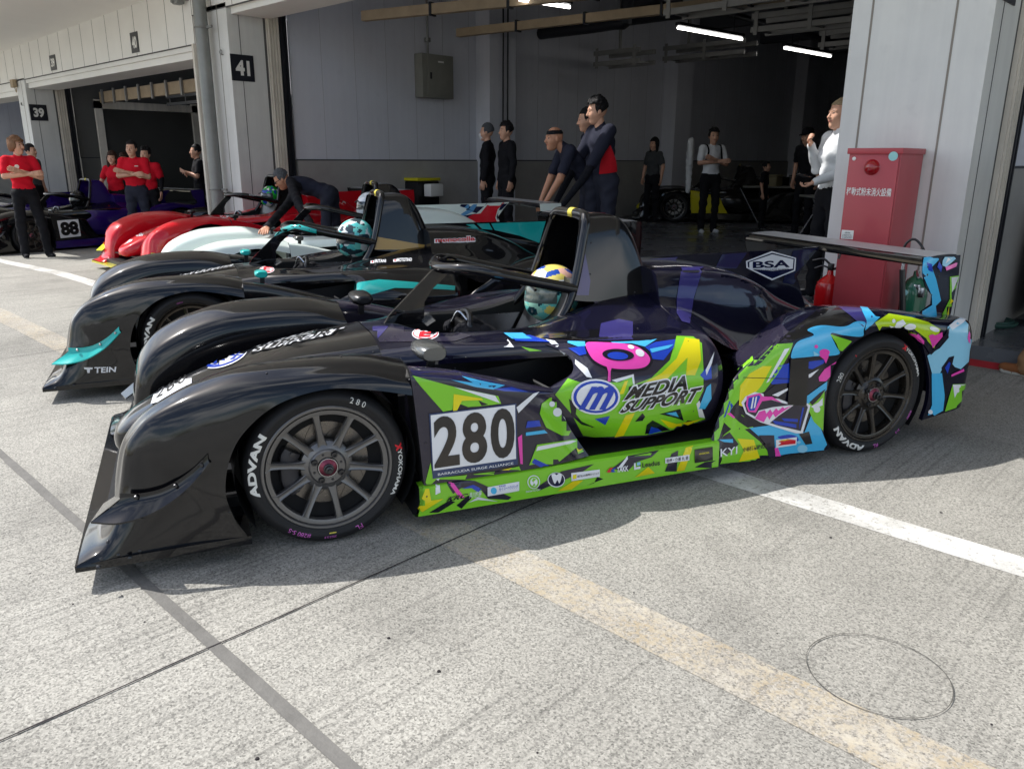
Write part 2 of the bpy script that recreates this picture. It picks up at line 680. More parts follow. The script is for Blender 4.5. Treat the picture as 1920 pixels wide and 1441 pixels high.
def shell_pod():
    rows = [
        [(.99, .15, .235), (.93, .095, .32), (.885, .085, .41), (.862, .088, .462), (.985, .10, .522), (1.005, .15, .578), (.955, .20, .612), (.93, .235, .622)],
        [(1.10, .14, .228), (1.05, .074, .315), (1.01, .058, .41), (1.0, .062, .485), (1.06, .088, .545), (1.07, .13, .592), (1.06, .175, .622), (1.05, .215, .632)],
        [(1.24, .10, .216), (1.24, .056, .31), (1.23, .038, .41), (1.23, .05, .495), (1.23, .085, .555), (1.23, .125, .598), (1.22, .17, .626), (1.22, .215, .636)],
        [(1.42, .10, .212), (1.42, .058, .31), (1.42, .040, .41), (1.42, .055, .495), (1.42, .09, .555), (1.42, .13, .598), (1.41, .175, .626), (1.41, .22, .635)],
        [(1.57, .125, .226), (1.575, .070, .315), (1.58, .050, .41), (1.58, .064, .49), (1.575, .096, .548), (1.57, .135, .590), (1.565, .18, .620), (1.56, .222, .632)],
        [(1.672, .115, .236), (1.68, .080, .32), (1.685, .064, .41), (1.684, .076, .487), (1.680, .106, .545), (1.674, .142, .587), (1.665, .185, .616), (1.655, .228, .628)],
        [(1.715, .170, .240), (1.722, .140, .32), (1.727, .128, .41), (1.727, .140, .480), (1.724, .166, .533), (1.718, .196, .570), (1.708, .230, .598), (1.695, .265, .612)],
        [(1.68, .46, .25), (1.70, .44, .33), (1.71, .43, .41), (1.71, .43, .465), (1.705, .43, .505), (1.70, .43, .535), (1.69, .43, .56), (1.685, .43, .58)]]
    g = Geo()
    g.patch([[(x, Y(b), z) for x, b, z in r] for r in rows], 6, 5, 0)
    # bottom closing
    bot = [[(r[0][0], Y(r[0][1]), r[0][2]), (r[0][0], Y(r[0][1] + .25), r[0][2] + .01)] for r in rows]
    g.grid(crom(np.array(bot), 6), 0)
    # intake lip
    lip = [[(x, Y(b), z), (x + .012, Y(b + .02), z)] for x, b, z in rows[0]]
    g.grid(crom(np.array(lip), 5), 0)
    return g


def shell_side_panel():
    top = [(.302, .612), (.45, .587), (.658, .533), (.79, .493), (.885, .466)]
    bot = [(.338, .185), (.55, .185), (.76, .186), (.92, .187), (1.044, .189)]
    rows = []
    for k in range(5):
        t, b = top[k], bot[k]
        bulge = [0, .0, .0, .0, .0][k]
        mid = lambda f, by, bow=0.0: (b[0] * (1 - f) + t[0] * f - bow, Y(by), b[1] * (1 - f) + t[1] * f)
        bow = [.0, .0, .0, .005, .008][k]
        br = [.0, .0, .0, .02, .06][k]
        rows.append([mid(0, .0 + br * .6), mid(.33, -.006 + br, bow), mid(.66, -.004 + br, bow), mid(.90, .004 + br * .9), (t[0], Y(.016 + br * .6), t[1] + .004),
                     (t[0] + .004, Y(.055 + br * .3), t[1] + .014), (t[0] + .01, Y(.105), t[1] + .008), (t[0] + .012, Y(.135), t[1] - .01), (t[0] + .012, Y(.145), t[1] - .06), (t[0] + .012, Y(.15), .24)])
    g = Geo()
    g.patch(rows, 7, 4, 0)
    # front return into the wheel well and rear return
    for rr, s in ((rows[0], 1), (rows[-1], -1)):
        a = crom(np.array(rr[:6]), 4)
        b = a + np.array([0.012 * s, .16, 0])
        b[:, 1] = np.maximum(b[:, 1], a[:, 1])
        g.grid(np.stack([a, b], 1), 1)
    return g


def shell_skirt():
    g = Geo()
    xs = [.302, .34, .6, 1.0, 1.4, 1.66]
    rows = []
    for k, x in enumerate(xs):
        x0 = x if k else .302
        xt = x if k else .335
        rows.append([(x0, Y(.03), .060), (x0, Y(-.006), .066), (xt, Y(-.004), .12), (xt, Y(.0), .174), (xt, Y(.008), .181), (xt, Y(.05), .182)])
    A = np.array(rows)
    g.grid(crom(A, 3), 0)
    g.grid(np.array([[(.335, Y(.05), .1825), (.335, Y(.55), .1825)], [(1.9, Y(.05), .1825), (1.9, Y(.55), .1825)]]), 1)
    g.grid(np.array([[(.302, Y(.03), .060), (.302, Y(.55), .060)], [(1.66, Y(.03), .060), (1.66, Y(.55), .060)]]), 1)
    g.grid(np.array([[(.302, Y(-.006), .066), (.302, Y(.3), .066)], [(.335, Y(-.0), .18), (.335, Y(.3), .18)]]), 1)
    # panel fasteners
    return g


def shell_rear_fender():
    L = [(1.66, .065), (1.84, .065), (2.05, .062), (2.282, .060), (2.246, .13), (2.232, .25), (2.236, .38), (2.27, .487), (2.364, .565), (2.50, .606), (2.649, .604), (2.76, .548), (2.85, .43), (2.895, .31), (2.905, .21), (2.885, .12)]
    C = [(1.640, .19), (1.662, .255), (1.695, .34), (1.728, .425), (1.79, .488), (1.862, .53), (1.945, .583), (2.06, .632), (2.24, .676), (2.46, .684), (2.66, .660), (2.85, .628), (3.0, .602), (3.125, .585), (3.17, .44), (3.162, .165)]
    Rr = [(1.76, .19), (1.785, .26), (1.815, .345), (1.845, .43), (1.895, .488), (1.955, .535), (2.01, .592), (2.11, .652), (2.27, .692), (2.47, .698), (2.67, .674), (2.86, .640), (3.0, .612), (3.135, .60), (3.185, .45), (3.175, .17)]
    I = [(1.98, .20), (2.0, .28), (2.01, .36), (1.985, .425), (1.925, .452), (2.01, .49), (2.11, .53), (2.22, .605), (2.34, .640), (2.5, .652), (2.68, .635), (2.86, .605), (3.0, .582), (3.14, .575), (3.17, .45), (3.165, .18)]
    D = [(2.10, .20), (2.10, .29), (2.10, .36), (2.05, .41), (1.955, .432), (2.06, .445), (2.16, .458), (2.27, .475), (2.38, .495), (2.52, .505), (2.68, .505), (2.86, .50), (3.0, .50), (3.12, .50), (3.15, .42), (3.15, .18)]
    rows = []
    for k in range(len(L)):
        l, c, r, i, d = L[k], C[k], Rr[k], I[k], D[k]
        cb = .03 if k < 13 else .03
        lb = 0.0 if k < 12 else .02
        rows.append([(l[0], Y(lb), l[1]), (l[0] * .6 + c[0] * .4, Y(-.004 + lb), l[1] * .6 + c[1] * .4), (l[0] * .2 + c[0] * .8, Y(.012), l[1] * .2 + c[1] * .8),
                     (c[0], Y(cb + .005), c[1]), ((c[0] + r[0]) / 2, Y(.07), c[1] * .4 + r[1] * .6 + .004), (r[0], Y(.145), r[1]), ((r[0] + i[0]) / 2, Y(.27), r[1] * .6 + i[1] * .4), (i[0], Y(.38), i[1]),
                     ((i[0] + d[0]) / 2, Y(.46), i[1] * .45 + d[1] * .55), (d[0], Y(.56), d[1]), (d[0] + .01, Y(.70), d[1] - .005)])
    g = Geo()
    g.patch(rows, 6, 4, 0)
    lip = [[(l[0], Y(.0 if k < 9 else .02), l[1]), (l[0], Y(.04), l[1] + .003)] for k, l in enumerate(L[3:])]
    g.grid(crom(np.array(lip), 6), 0)
    return g


def shell_engine_cover():
    st = [  # x, base(y,z), flare(y,z), wall(y,z), shoulder(y,z), top(y,z), centre z
        (1.655, (-.70, .600), (-.50, .665), (-.415, .700), (-.382, .79), (-.32, .843), .850),
        (1.75, (-.685, .585), (-.50, .645), (-.41, .690), (-.375, .785), (-.315, .842), .850),
        (1.95, (-.61, .492), (-.46, .58), (-.39, .66), (-.352, .770), (-.295, .832), .845),
        (2.15, (-.56, .462), (-.43, .54), (-.365, .63), (-.328, .745), (-.27, .802), .820),
        (2.35, (-.50, .455), (-.39, .52), (-.33, .60), (-.292, .685), (-.235, .735), .752),
        (2.55, (-.43, .45), (-.33, .49), (-.265, .545), (-.225, .605), (-.165, .640), .655),
        (2.75, (-.36, .45), (-.28, .465), (-.215, .50), (-.18, .54), (-.12, .560), .57),
        (2.95, (-.30, .45), (-.23, .455), (-.17, .47), (-.13, .49), (-.08, .50), .505)]
    rows = []
    for x, a, b, c, d, e, zt in st:
        row = [(x, a[0], a[1]), (x, b[0], b[1]), (x, c[0], c[1]), (x, d[0], d[1]), (x, e[0], e[1]), (x, 0, zt)]
        row += [(p, -q, r) for p, q, r in row[-2::-1]]
        rows.append(row)
    g = Geo()
    g.patch(rows, 5, 5, 0)
    # front closing face
    f = crom(np.array(rows[0]), 5)
    b2 = f * np.array([1, .97, 1]); b2[:, 0] += .012; b2[:, 2] = np.minimum(f[:, 2] - .02, .60)
    g.grid(np.stack([f, b2], 1), 0)
    # raised side blister
    return g


def shell_fin():
    g = Geo()
    poly = [(1.70, .80), (1.72, .862), (2.2, .864), (2.65, .866), (2.975, .874), (2.90, .80), (2.83, .71), (2.90, .56), (2.93, .49), (2.5, .60), (2.2, .75)]
    g.prism(poly, lambda a, b, d: (a, d, b), -.006, .006, 0)
    return g


def shell_hoop():
    """Tapered box behind the roll hoop, open at the front."""
    def sec(x, hw_b, hw_t, z0, z1, rr):
        pts = [(x, -hw_b, z0), (x, -(hw_b * .5 + hw_t * .5), (z0 + z1) / 2), (x, -hw_t, z1 - rr), (x, -hw_t * .82, z1 - rr * .2), (x, -hw_t * .4, z1), (x, 0, z1)]
        return pts + [(a, -b, c) for a, b, c in pts[-2::-1]]
    rows = [sec(1.33, .272, .200, .715, 1.085, .03), sec(1.42, .27, .20, .70, 1.094, .035), sec(1.54, .265, .20, .695, 1.092, .04),
            sec(1.615, .26, .198, .69, 1.03, .05), sec(1.672, .255, .20, .688, .92, .05), sec(1.73, .25, .21, .685, .775, .04), sec(1.752, .245, .22, .685, .70, .01)]
    # lean the front edge along the hoop leg
    A = np.array(rows)
    for k in range(len(A)):
        w_ = max(0, 1 - k / 3.0)
        A[k, :, 0] += (A[k, :, 2] - 1.085) * .22 * w_
    g = Geo()
    g.patch(A, 5, 4, 0)
    return g


def roll_hoop_tube():
    g = Geo()
    leg = [(1.15, -.31, .58), (1.262, -.27, .74), (1.345, -.215, 1.02), (1.362, -.19, 1.078), (1.372, -.145, 1.098), (1.375, 0, 1.100)]
    pts = leg + [(a, -b, c) for a, b, c in leg[-2::-1]]
    g.tube(pts, .0215, 0, seg=12, smooth=5)
    return g


def halo():
    g = Geo()
    side = [(.69, -.0, .862), (.70, -.10, .866), (.745, -.205, .874), (.83, -.262, .866), (.95, -.275, .838), (1.10, -.272, .803), (1.28, -.265, .762)]
    pts = [(a, -b, c) for a, b, c in side[::-1]] + side[1:]
    g.tube(pts, .026, 0, seg=14, smooth=6)
    # centre post, a flat blade
    poly = [(.418, .598), (.45, .648), (.585, .775), (.66, .845), (.70, .872), (.735, .862), (.73, .82), (.66, .76), (.62, .70), (.615, .60)]
    g.prism(poly, lambda a, b, d: (a, d, b), -.011, .011, 0)
    return g


def splitter():
    g = Geo()
    xs = [-.822, -.810, -.70, -.55, -.40, -.28]
    ys = np.linspace(-HW, HW, 13)
    top = []
    for y in ys:
        e = abs(y) / HW
        top.append([(x if e < .99 or x > -.6 else x, y, .088 + (.0 if x < -.8 else .006 + (x + .8) * .004)) for x in xs])
    bot = [[(x, y, .066) for x in xs[::-1]] for y in ys]
    full = [t + b for t, b in zip(top, bot)]
    g.grid(np.array(full), 0, closed_v=True)
    o = len(g.v)
    # ends
    n = len(full[0])
    g.f.append(tuple(range(0, n))); g.m.append(0)
    g.f.append(tuple(range((len(ys) - 1) * n, len(ys) * n))[::-1]); g.m.append(0)
    # bolts on the top
    for y in (-.86, .86):
        for x, yy in ((-.75, y), (-.755, y + .06 * (1 if y < 0 else -1)), (-.66, y + .03)):
            g.lathe_z([(0, .006), (.006, .005), (.008, 0)], (x, yy, .094), 1, 10)
    # stay rod
    return g


def dive_plane():
    """Curved canard on the front corner (near side)."""
    att = [(-.668, .03, .285), (-.60, .012, .283), (-.53, .004, .296), (-.455, .002, .337), (-.392, .0, .392)]
    out = [(-.764, .045, .215), (-.675, -.022, .226), (-.575, -.030, .247), (-.475, -.022, .302), (-.386, -.006, .384)]
    g = Geo()
    rows = []
    for a, o in zip(att, out):
        A = np.array([a[0], Y(a[1]), a[2]]); O = np.array([o[0], Y(o[1]), o[2]])
        rows.append([A + (0, 0, .020), A + (0, -.004, .0), (A * .55 + O * .45) + (0, -.004, -.003), O])
    P = crom(np.array(rows), 6)
    P = crom(P.transpose(1, 0, 2), 3).transpose(1, 0, 2)
    g.grid(P, 0)
    g.grid(P - np.array([0, 0, .006]), 0)
    e = P[:, -1]
    g.grid(np.stack([e, e - np.array([0, 0, .006])], 1), 0)
    # front edge reaches in front of the fender
    f0 = np.array([(-.764, Y(.045), .215), (-.735, Y(.17), .222), (-.69, Y(.16), .25), (-.668, Y(.03), .287)])
    g.add(list(f0) + list(f0 - np.array([0, 0, .006])), [(0, 1, 2, 3), (4, 7, 6, 5), (0, 4, 5, 1)], 0)
    for p in ((-.62, .008, .292), (-.50, -.003, .318), (-.415, -.003, .378)):
        g.lathe_y([(0, -.006), (.006, -.005), (.008, 0)], (p[0], Y(p[1]), p[2]), 1, 10)
    # stay down to the splitter
    g.tube([(-.694, Y(.069), .09), (-.694, Y(.069), .215)], .0045, 2, seg=8, smooth=0)
    return g


# ---------------------------------------------------------------- wheels
def arc_text(g, s, ang, r, hgt, mi, y, bold=0.0, shear=0.0, squeeze=1.0):
    """Letters round the tyre wall, tops outwards, read clockwise; ang in degrees clockwise from the top."""
    V, F, tw, th = text_mesh(s, bold, shear)
    if not len(V):
        return
    wdt = tw / th * hgt * squeeze
    vs_ = []
    for p in V:
        u = (p[0] / tw - .5) * wdt
        v = (p[1] / th - .5) * hgt
        t = R(ang) + u / r
        rr = r + v
        vs_.append((rr * math.sin(t), y(rr), rr * math.cos(t)))
    g.add(vs_, F, mi)


def wheel_geo(front=True, rim_mat=0):
    yw = .235 if front else .275
    # tyre, y = 0 is the outer face
    prof = [(.224, .020), (.232, .006), (.243, .002), (.258, -.002), (.272, .004), (.2835, .018), (.289, .035), (.2905, .06), (.2905, yw - .06), (.289, yw - .035), (.28, yw - .01), (.25, yw + .002), (.224, yw - .02)]
    ty = Geo()
    P = crom(np.array(prof), 4)
    ty.lathe_y(P, mi=0, seg=96)
    for gx in (.075, .118, .16):
        pass
    Rr = np.array(sorted([(p[0], p[1]) for p in P[:len(P) // 2]], key=lambda q: q[0]))

    def face(rr):
        return float(np.interp(rr, Rr[:, 0], Rr[:, 1])) - .0012
    fine = [(.2445, .0005), (.2465, .0005)]
    rim = Geo()
    rim.lathe_y([(.232, .016), (.2315, .006), (.228, .003), (.221, .004), (.216, .012), (.2125, .03), (.208, .05), (.205, yw - .03), (.222, yw - .01)], mi=0, seg=96)
    rim.lathe_y([(.2145, .009), (.207, .010), (.199, .0125), (.1965, .018), (.197, .034)], mi=0, seg=96)
    # ten spokes
    ns = 10
    for k in range(ns):
        a = R(-9 + 36 * k)
        ca, sa = math.cos(a), math.sin(a)
        st = [(.050, .027, .032), (.082, .0165, .029), (.125, .0115, .023), (.175, .0115, .015), (.200, .0145, .011), (.2145, .028, .008)]
        rows = []
        for r_, hw_, yy in st:
            row = []
            for t_, y2 in ((-hw_, yy + .022), (-hw_, yy + .003), (-hw_ * .8, yy), (-hw_ * .35, yy + .003), (hw_ * .35, yy + .003), (hw_ * .8, yy), (hw_, yy + .003), (hw_, yy + .022)):
                row.append((r_ * sa + t_ * ca, y2, r_ * ca - t_ * sa))
            rows.append(row)
        rim.patch(rows, 3, 1, 0)
    rim.lathe_y([(.066, .026), (.080, .031), (.092, .040), (.094, .06)], mi=0, seg=60)
    rim.lathe_y([(.036, .034), (.038, .020), (.060, .019), (.066, .024), (.070, .032), (.072, .06)], mi=0, seg=48)
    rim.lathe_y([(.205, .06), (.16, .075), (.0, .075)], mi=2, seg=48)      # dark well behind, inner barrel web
    # lug nuts and drive pins
    for k in range(4):
        a = R(28 + 90 * k)
        c = (.052 * math.sin(a), .019, .052 * math.cos(a))
        rim.lathe_y([(0, -.004), (.0055, -.004), (.006, -.010), (.010, -.010), (.0115, -.006), (.012, .004)], c, 1, 16)
        a = R(73 + 90 * k)
        c = (.050 * math.sin(a), .019, .050 * math.cos(a))
        rim.lathe_y([(0, -.001), (.0045, -.002), (.005, .002)], c, 1, 10)
    cap = Geo()
    cap.lathe_y([(.0, .000), (.014, .000), (.017, .006), (.030, .013), (.034, .016), (.035, .03)], mi=0, seg=40)
    cap.lathe_y([(.0, -.026), (.007, -.026), (.008, -.018), (.014, -.016), (.015, -.004), (.019, -.002), (.019, .01)], mi=1, seg=12)
    cap.lathe_y([(.0325, .0135), (.0345, .0135), (.036, .018)], mi=2, seg=40)
    disc = Geo()
    disc.lathe_y([(.07, .078), (.085, .074), (.155, .073), (.157, .078), (.157, .09), (.155, .095), (.07, .095)], mi=0, seg=64)
    disc.lathe_y([(0, .062), (.055, .062), (.075, .070), (.082, .073)], mi=1, seg=40)
    for k in range(8):
        a0 = R(45 * k)
        pts = [(.090 * math.sin(a0), .0726, .090 * math.cos(a0)), (.120 * math.sin(a0 + .2), .0726, .120 * math.cos(a0 + .2)), (.152 * math.sin(a0 + .5), .0726, .152 * math.cos(a0 + .5))]
        disc.tube(pts, .0014, 1, seg=5, smooth=3, flat=.4)
    cal = Geo()
    rows = []
    for t in np.linspace(R(-128), R(-60), 9):
        row = []
        for r_, y_ in ((.100, .060), (.102, .046), (.118, .036), (.145, .034), (.162, .042), (.168, .060), (.168, .10)):
            q = r_ * (1 + .02 * math.sin(9 * t))
            row.append((q * math.sin(t), y_, q * math.cos(t)))
        rows.append(row)
    cal.grid(np.array(rows), 0)
    for rr_ in (rows[0], rows[-1]):
        cal.add(rr_, [tuple(range(len(rr_)))], 0)
    arc = [(.132 * math.sin(t), .034 - .006, .132 * math.cos(t)) for t in (R(-125), R(-63))]
    for p in arc:
        cal.lathe_y([(0, 0), (.008, .001), (.009, .012)], p, 1, 12)
    return ty, rim, cap, disc, cal, face


def add_wheel(car, x, side, front, S, near=False, texts=()):
    """side -1 near, +1 far."""
    ty, rim, cap, disc, cal, face = wheel_geo(front)
    b = .028 if front else .004
    root = empty('wheel', (x, side * (HW - b), TR), 0, car.root)
    if side > 0:
        root.rotation_euler = (0, 0, math.pi)
    for t in texts:
        arc_text(ty, t[0], t[1], t[2], t[3], t[4], face, *t[5:])
    tm = [M_TYRE, M_WHITE_MARK, M_RED_MARK, M_PINK_MARK, M_YELLOW_MARK]
    make('tyre', ty, tm, root)
    make('rim', rim, [S['rim'] if front else M_RIM_BLACK, M_BOLT, M_DARK], root)
    make('hub', cap, [S.get('cap', M_HUB), M_BOLT, M_ALU], root)
    make('brake_disc', disc, [M_DISC, M_DARKMET], root)
    make('brake_caliper', cal, [M_CALIPER, M_BOLT], root)
    return root


M_TYRE = mat('rubber', srgb(30, 30, 32), rough=.55, var=.12, vscale=6, bump=.05, bscale=120, spec=.35)
M_WHITE_MARK = mat('white_mark', srgb(215, 215, 210), rough=.6)
M_RED_MARK = mat('red_mark', srgb(200, 30, 40), rough=.6)
M_PINK_MARK = mat('pink_crayon', srgb(205, 105, 190), rough=.7)
M_YELLOW_MARK = mat('yellow_mark', srgb(200, 185, 70), rough=.6)
M_RIM = mat('gunmetal_rim', srgb(106, 105, 105), rough=.36, metal=.75, coat=.3, rvar=.06)
M_RIM_BLACK = mat('black_rim', srgb(46, 42, 38), rough=.25, metal=.5, coat=.4, rvar=.06)
M_BOLT = mat('bolt_steel', srgb(70, 70, 72), rough=.35, metal=.9)
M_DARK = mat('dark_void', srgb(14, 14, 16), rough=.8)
M_DARKMET = mat('dark_metal', srgb(45, 45, 48), rough=.4, metal=.8)
M_ALU = mat('bare_aluminium', srgb(190, 192, 195), rough=.22, metal=1.0, rvar=.08, vscale=20)
M_HUB = mat('anodised_hub', srgb(128, 60, 76), rough=.3, metal=.7)
M_DISC = mat('brake_steel', srgb(112, 108, 104), rough=.3, metal=.9, rvar=.1, vscale=30)
M_CALIPER = mat('caliper_metal', srgb(58, 58, 62), rough=.45, metal=.6, var=.1)
M_CARBON = mat('matt_black_floor', srgb(24, 25, 27), rough=.42, var=.15, vscale=12)
M_BLACKSAT = mat('satin_black', srgb(16, 16, 18), rough=.35, coat=.3)
M_BLACKGLOSS = paint('gloss_black', (13, 13, 16), .07)
M_CLEAR = mat('clear_screen', (.9, .92, .93), rough=.02, trans=.0, alpha=.07, coat=.15)


def build_car(name, label, S, da=0, db=0, yaw=YAW, origin=None, group='prototype race cars parked nose out of the pit garages', wheels=(1, 1, 1, 1), texts=({}, {}), detail=True, decorate=None, rear_full=True):
    car = Car(name, da, db, yaw, origin)
    tag(car.root, label, 'race car', group)
    P = {}
    P['nose'] = slide_to_camera(shell_nose())
    P['ffn'] = shell_front_fender(); P['fff'] = P['ffn'].mirror()
    P['tubn'] = slide_to_camera(shell_tub()); P['tubf'] = P['tubn'].mirror()
    P['pod'] = shell_pod(); P['podf'] = P['pod'].mirror()
    P['panel'] = shell_side_panel(); P['panelf'] = P['panel'].mirror()
    P['skirt'] = shell_skirt(); P['skirtf'] = P['skirt'].mirror()
    P['rfn'] = shell_rear_fender(); P['rff'] = P['rfn'].mirror()
    P['cover'] = slide_to_camera(shell_engine_cover())
    P['fin'] = slide_to_camera(shell_fin())
    P['hoop'] = slide_to_camera(shell_hoop())
    P['halo'] = slide_to_camera(halo())
    P['split'] = splitter()
    P['diven'] = dive_plane(); P['divef'] = P['diven'].mirror()
    car.P = P
    # endplates
    ep = Geo()
    poly = [(2.885, .905), (3.135, .906), (3.145, .80), (3.13, .592), (3.05, .60), (2.905, .62), (2.93, .64), (2.985, .672), (2.982, .715), (2.93, .76), (2.897, .825)]
    ep.prism(poly, lambda a, b, d: (a, d, b), Y(.150), Y(.156), 0)
    P['epn'] = ep; P['epf'] = ep.mirror()
    if decorate:
        decorate(car, P)
    root = car.root
    ms = S['mats']
    mk = lambda nm, key, m=None, sharp=32: make(nm, P[key], m or ms, root, sharp)
    mk('nose', 'nose', S.get('nose'))
    mk('front_fender', 'ffn', S.get('fender')); mk('front_fender', 'fff', S.get('fender'))
    mk('cockpit_surround', 'tubn', S.get('tub')); mk('cockpit_surround', 'tubf', S.get('tub'))
    mk('sidepod', 'pod'); mk('sidepod', 'podf')
    mk('side_panel', 'panel', S.get('panel')); mk('side_panel', 'panelf', S.get('panel'))
    mk('side_skirt', 'skirt', S.get('skirt')); mk('side_skirt', 'skirtf', S.get('skirt'))
    mk('rear_fender', 'rfn', S.get('rear')); mk('rear_fender', 'rff', S.get('rear'))
    mk('engine_cover', 'cover', S.get('cover'))
    mk('dorsal_fin', 'fin', S.get('fin'))
    mk('roll_hoop_cowl', 'hoop', S.get('hoop'))
    rh = make('roll_hoop', slide_to_camera(roll_hoop_tube()), S.get('bar', M_BLACKGLOSS), root)
    if S.get('band'):
        g = Geo(); g.tube([(1.375, y, 1.100) for y in (-.06, -.015)], .0235, 0, seg=14, smooth=0); slide_to_camera(g); make('hoop_band', g, [S['band']], rh)
    mk('halo', 'halo', S.get('halo', [M_BLACKGLOSS]))
    mk('splitter', 'split', S.get('split', [M_BLACKGLOSS, M_BOLT]))
    dm = S.get('dive', [M_BLACKGLOSS, M_BOLT, M_DARKMET])
    mk('dive_plane', 'diven', dm); mk('dive_plane', 'divef', dm)
    # floor, wells, tub inside
    fl = Geo()
    fl.box((1.15, 0, .10), (3.8, 1.10, .07), 0)
    fl.box((.0, 0, .205), (1.3, .92, .012), 0)
    fl.box((.90, 0, .30), (1.3, .80, .22), 0)
    fl.box((2.35, 0, .28), (1.35, .86, .30), 0)
    fl.box((1.72, 0, .35), (.3, .78, .4), 0)
    # radiator face inside the pod intake, suspension arms in the gaps
    for s in (-1, 1):
        fl.box((1.28, s * (HW - .27), .38), (.02, .30, .34), 0)
        for zz in (.22, .38):
            fl.tube([(-.10, s * .30, zz), (.0, s * .62, zz)], .011, 1, seg=8, smooth=0)
            fl.tube([(.14, s * .30, zz), (.0, s * .62, zz)], .011, 1, seg=8, smooth=0)
            fl.tube([(WB - .2, s * .30, zz), (WB, s * .58, zz)], .012, 1, seg=8, smooth=0)
    make('floor_pan', fl, [M_CARBON, M_DARKMET], root)
    for s in (-1, 1):
        for cx in (0.0, WB):
            wl_ = Geo()
            rr = .318 if cx == 0 else .33
            a = np.linspace(R(-125), R(125), 24)
            ring = np.array([[(cx + rr * math.sin(t), s * (HW - .03), TR + rr * math.cos(t)), (cx + rr * math.sin(t), s * (HW - .325), TR + rr * math.cos(t))] for t in a])
            wl_.grid(ring, 0)
            back_ = [(cx + rr * math.sin(t), s * (HW - .325), TR + rr * math.cos(t)) for t in a]
            wl_.add(back_, [tuple(range(len(back_)))], 0)
            make('wheel_well', wl_, [M_CARBON], root)
    # rear wing
    w_ = Geo()
    pr = [(2.892, .868), (2.893, .880), (2.903, .893), (2.93, .902), (2.98, .908), (3.05, .911), (3.115, .910), (3.112, .904), (3.04, .894), (2.96, .876), (2.92, .862), (2.90, .860)]
    w_.prism(pr, lambda a, b, d: (a, d, b), Y(.156), -Y(.156), 0)
    w_.grid(np.array([[(a, Y(.157), b + .0015), (a, -Y(.157), b + .0015)] for a, b in pr[3:7]]), 1)
    wing = make('rear_wing', w_, [M_BLACKGLOSS, S.get('wing', M_WING)], root)
    make('endplate', P['epn'], S.get('ep', ms), wing); make('endplate', P['epf'], S.get('epf', [M_BLACKSAT]), wing)
    # mirrors
    MS = S.get('mirror_scale', .72)
    for s in (-1, 1):
        m_ = Geo()
        rows = []
        for t, sc in ((-.112, .45), (-.108, .68), (-.09, .90), (-.05, 1.0), (.04, 1.03), (.095, .95), (.11, .80)):
            row = []
            for k in range(20):
                a = 2 * math.pi * k / 20
                row.append((.43 + .060 * MS * sc * np.sign(math.cos(a)) * abs(math.cos(a)) ** .75 * (1 if math.cos(a) < 0 else .8), s * (HW - .205 + t * .8 * MS), .650 + .031 * MS * sc * np.sign(math.sin(a)) * abs(math.sin(a)) ** .8))
            rows.append(row)
        m_.grid(np.array(rows), 0, closed_v=True)
        m_.add(rows[-1], [tuple(range(20))], 0)
        m_.add(rows[0], [tuple(range(20))[::-1]], 0)
        m_.prism([(.415, .56), (.44, .56), (.445, .63), (.415, .63)], lambda a, b, d: (a, d, b), s * (HW - .185) - .012, s * (HW - .185) + .012, 1)
        make('wing_mirror', m_, S.get('mirror_far' if s > 0 else 'mirror', S.get('mirror', [M_SILVER, M_BLACKSAT])), root)
    # deflector screen, wheel, seat back
    sc = Geo()
    rows = [[(.60, y, .61 - .01 * abs(y)), (.64, y, .65 - .16 * abs(y))] for y in np.linspace(-.12, .12, 9)]
    sc.grid(np.array(rows), 0)
    slide_to_camera(sc)
    scn = make('windscreen', sc, [M_CLEAR], root)
    stw = Geo()
    a = np.linspace(0, 2 * np.pi, 24, endpoint=False)
    Mr = Matrix.Rotation(R(-68), 3, 'Y')
    ringp = [(.80 + (Mr @ Vector((.085 * math.cos(t), .115 * math.sin(t), 0))).x, .115 * math.sin(t), .565 + (Mr @ Vector((.085 * math.cos(t), 0, 0))).z) for t in a]
    stw.tube(ringp + ringp[:1], .014, 0, seg=8, smooth=0)
    stw.box((.80, 0, .565), (.03, .13, .08), 0, bev=.01)
    stw.tube([(.75, -.02, .60), (.77, -.06, .655), (.80, -.10, .62)], .006, 1, seg=6)
    slide_to_camera(stw)
    make('steering_wheel', stw, [M_BLACKSAT, M_ALU], root)
    st_ = Geo()
    st_.grid(crom(np.array([[(.86 + .1 * k, s_ * .265, z_) for z_ in (.30, .46, .575)] for k in range(5) for s_ in (1,)]), 3), 0)
    st_.patch([[(1.02, y_, .25), (1.20, y_, .55), (1.30, y_, .80)] for y_ in (-.24, -.12, 0, .12, .24)], 3, 3, 1)
    slide_to_camera(st_)
    make('cockpit_liner', st_, [M_ALU, M_BLACKSAT], root)
    # wheels
    if wheels[0]: add_wheel(car, 0, -1, True, S, texts=texts[0])
    if wheels[1]: add_wheel(car, 0, 1, True, S)
    if wheels[2]: add_wheel(car, WB, -1, False, S, texts=texts[1])
    if wheels[3]: add_wheel(car, WB, 1, False, S)
    return car


M_WING = mat('wing_aluminium', srgb(214, 216, 220), rough=.42, metal=.8, rvar=.06, vscale=5)
M_SILVER = mat('silver_grey_paint', srgb(98, 100, 100), rough=.25, metal=.6, coat=.5)


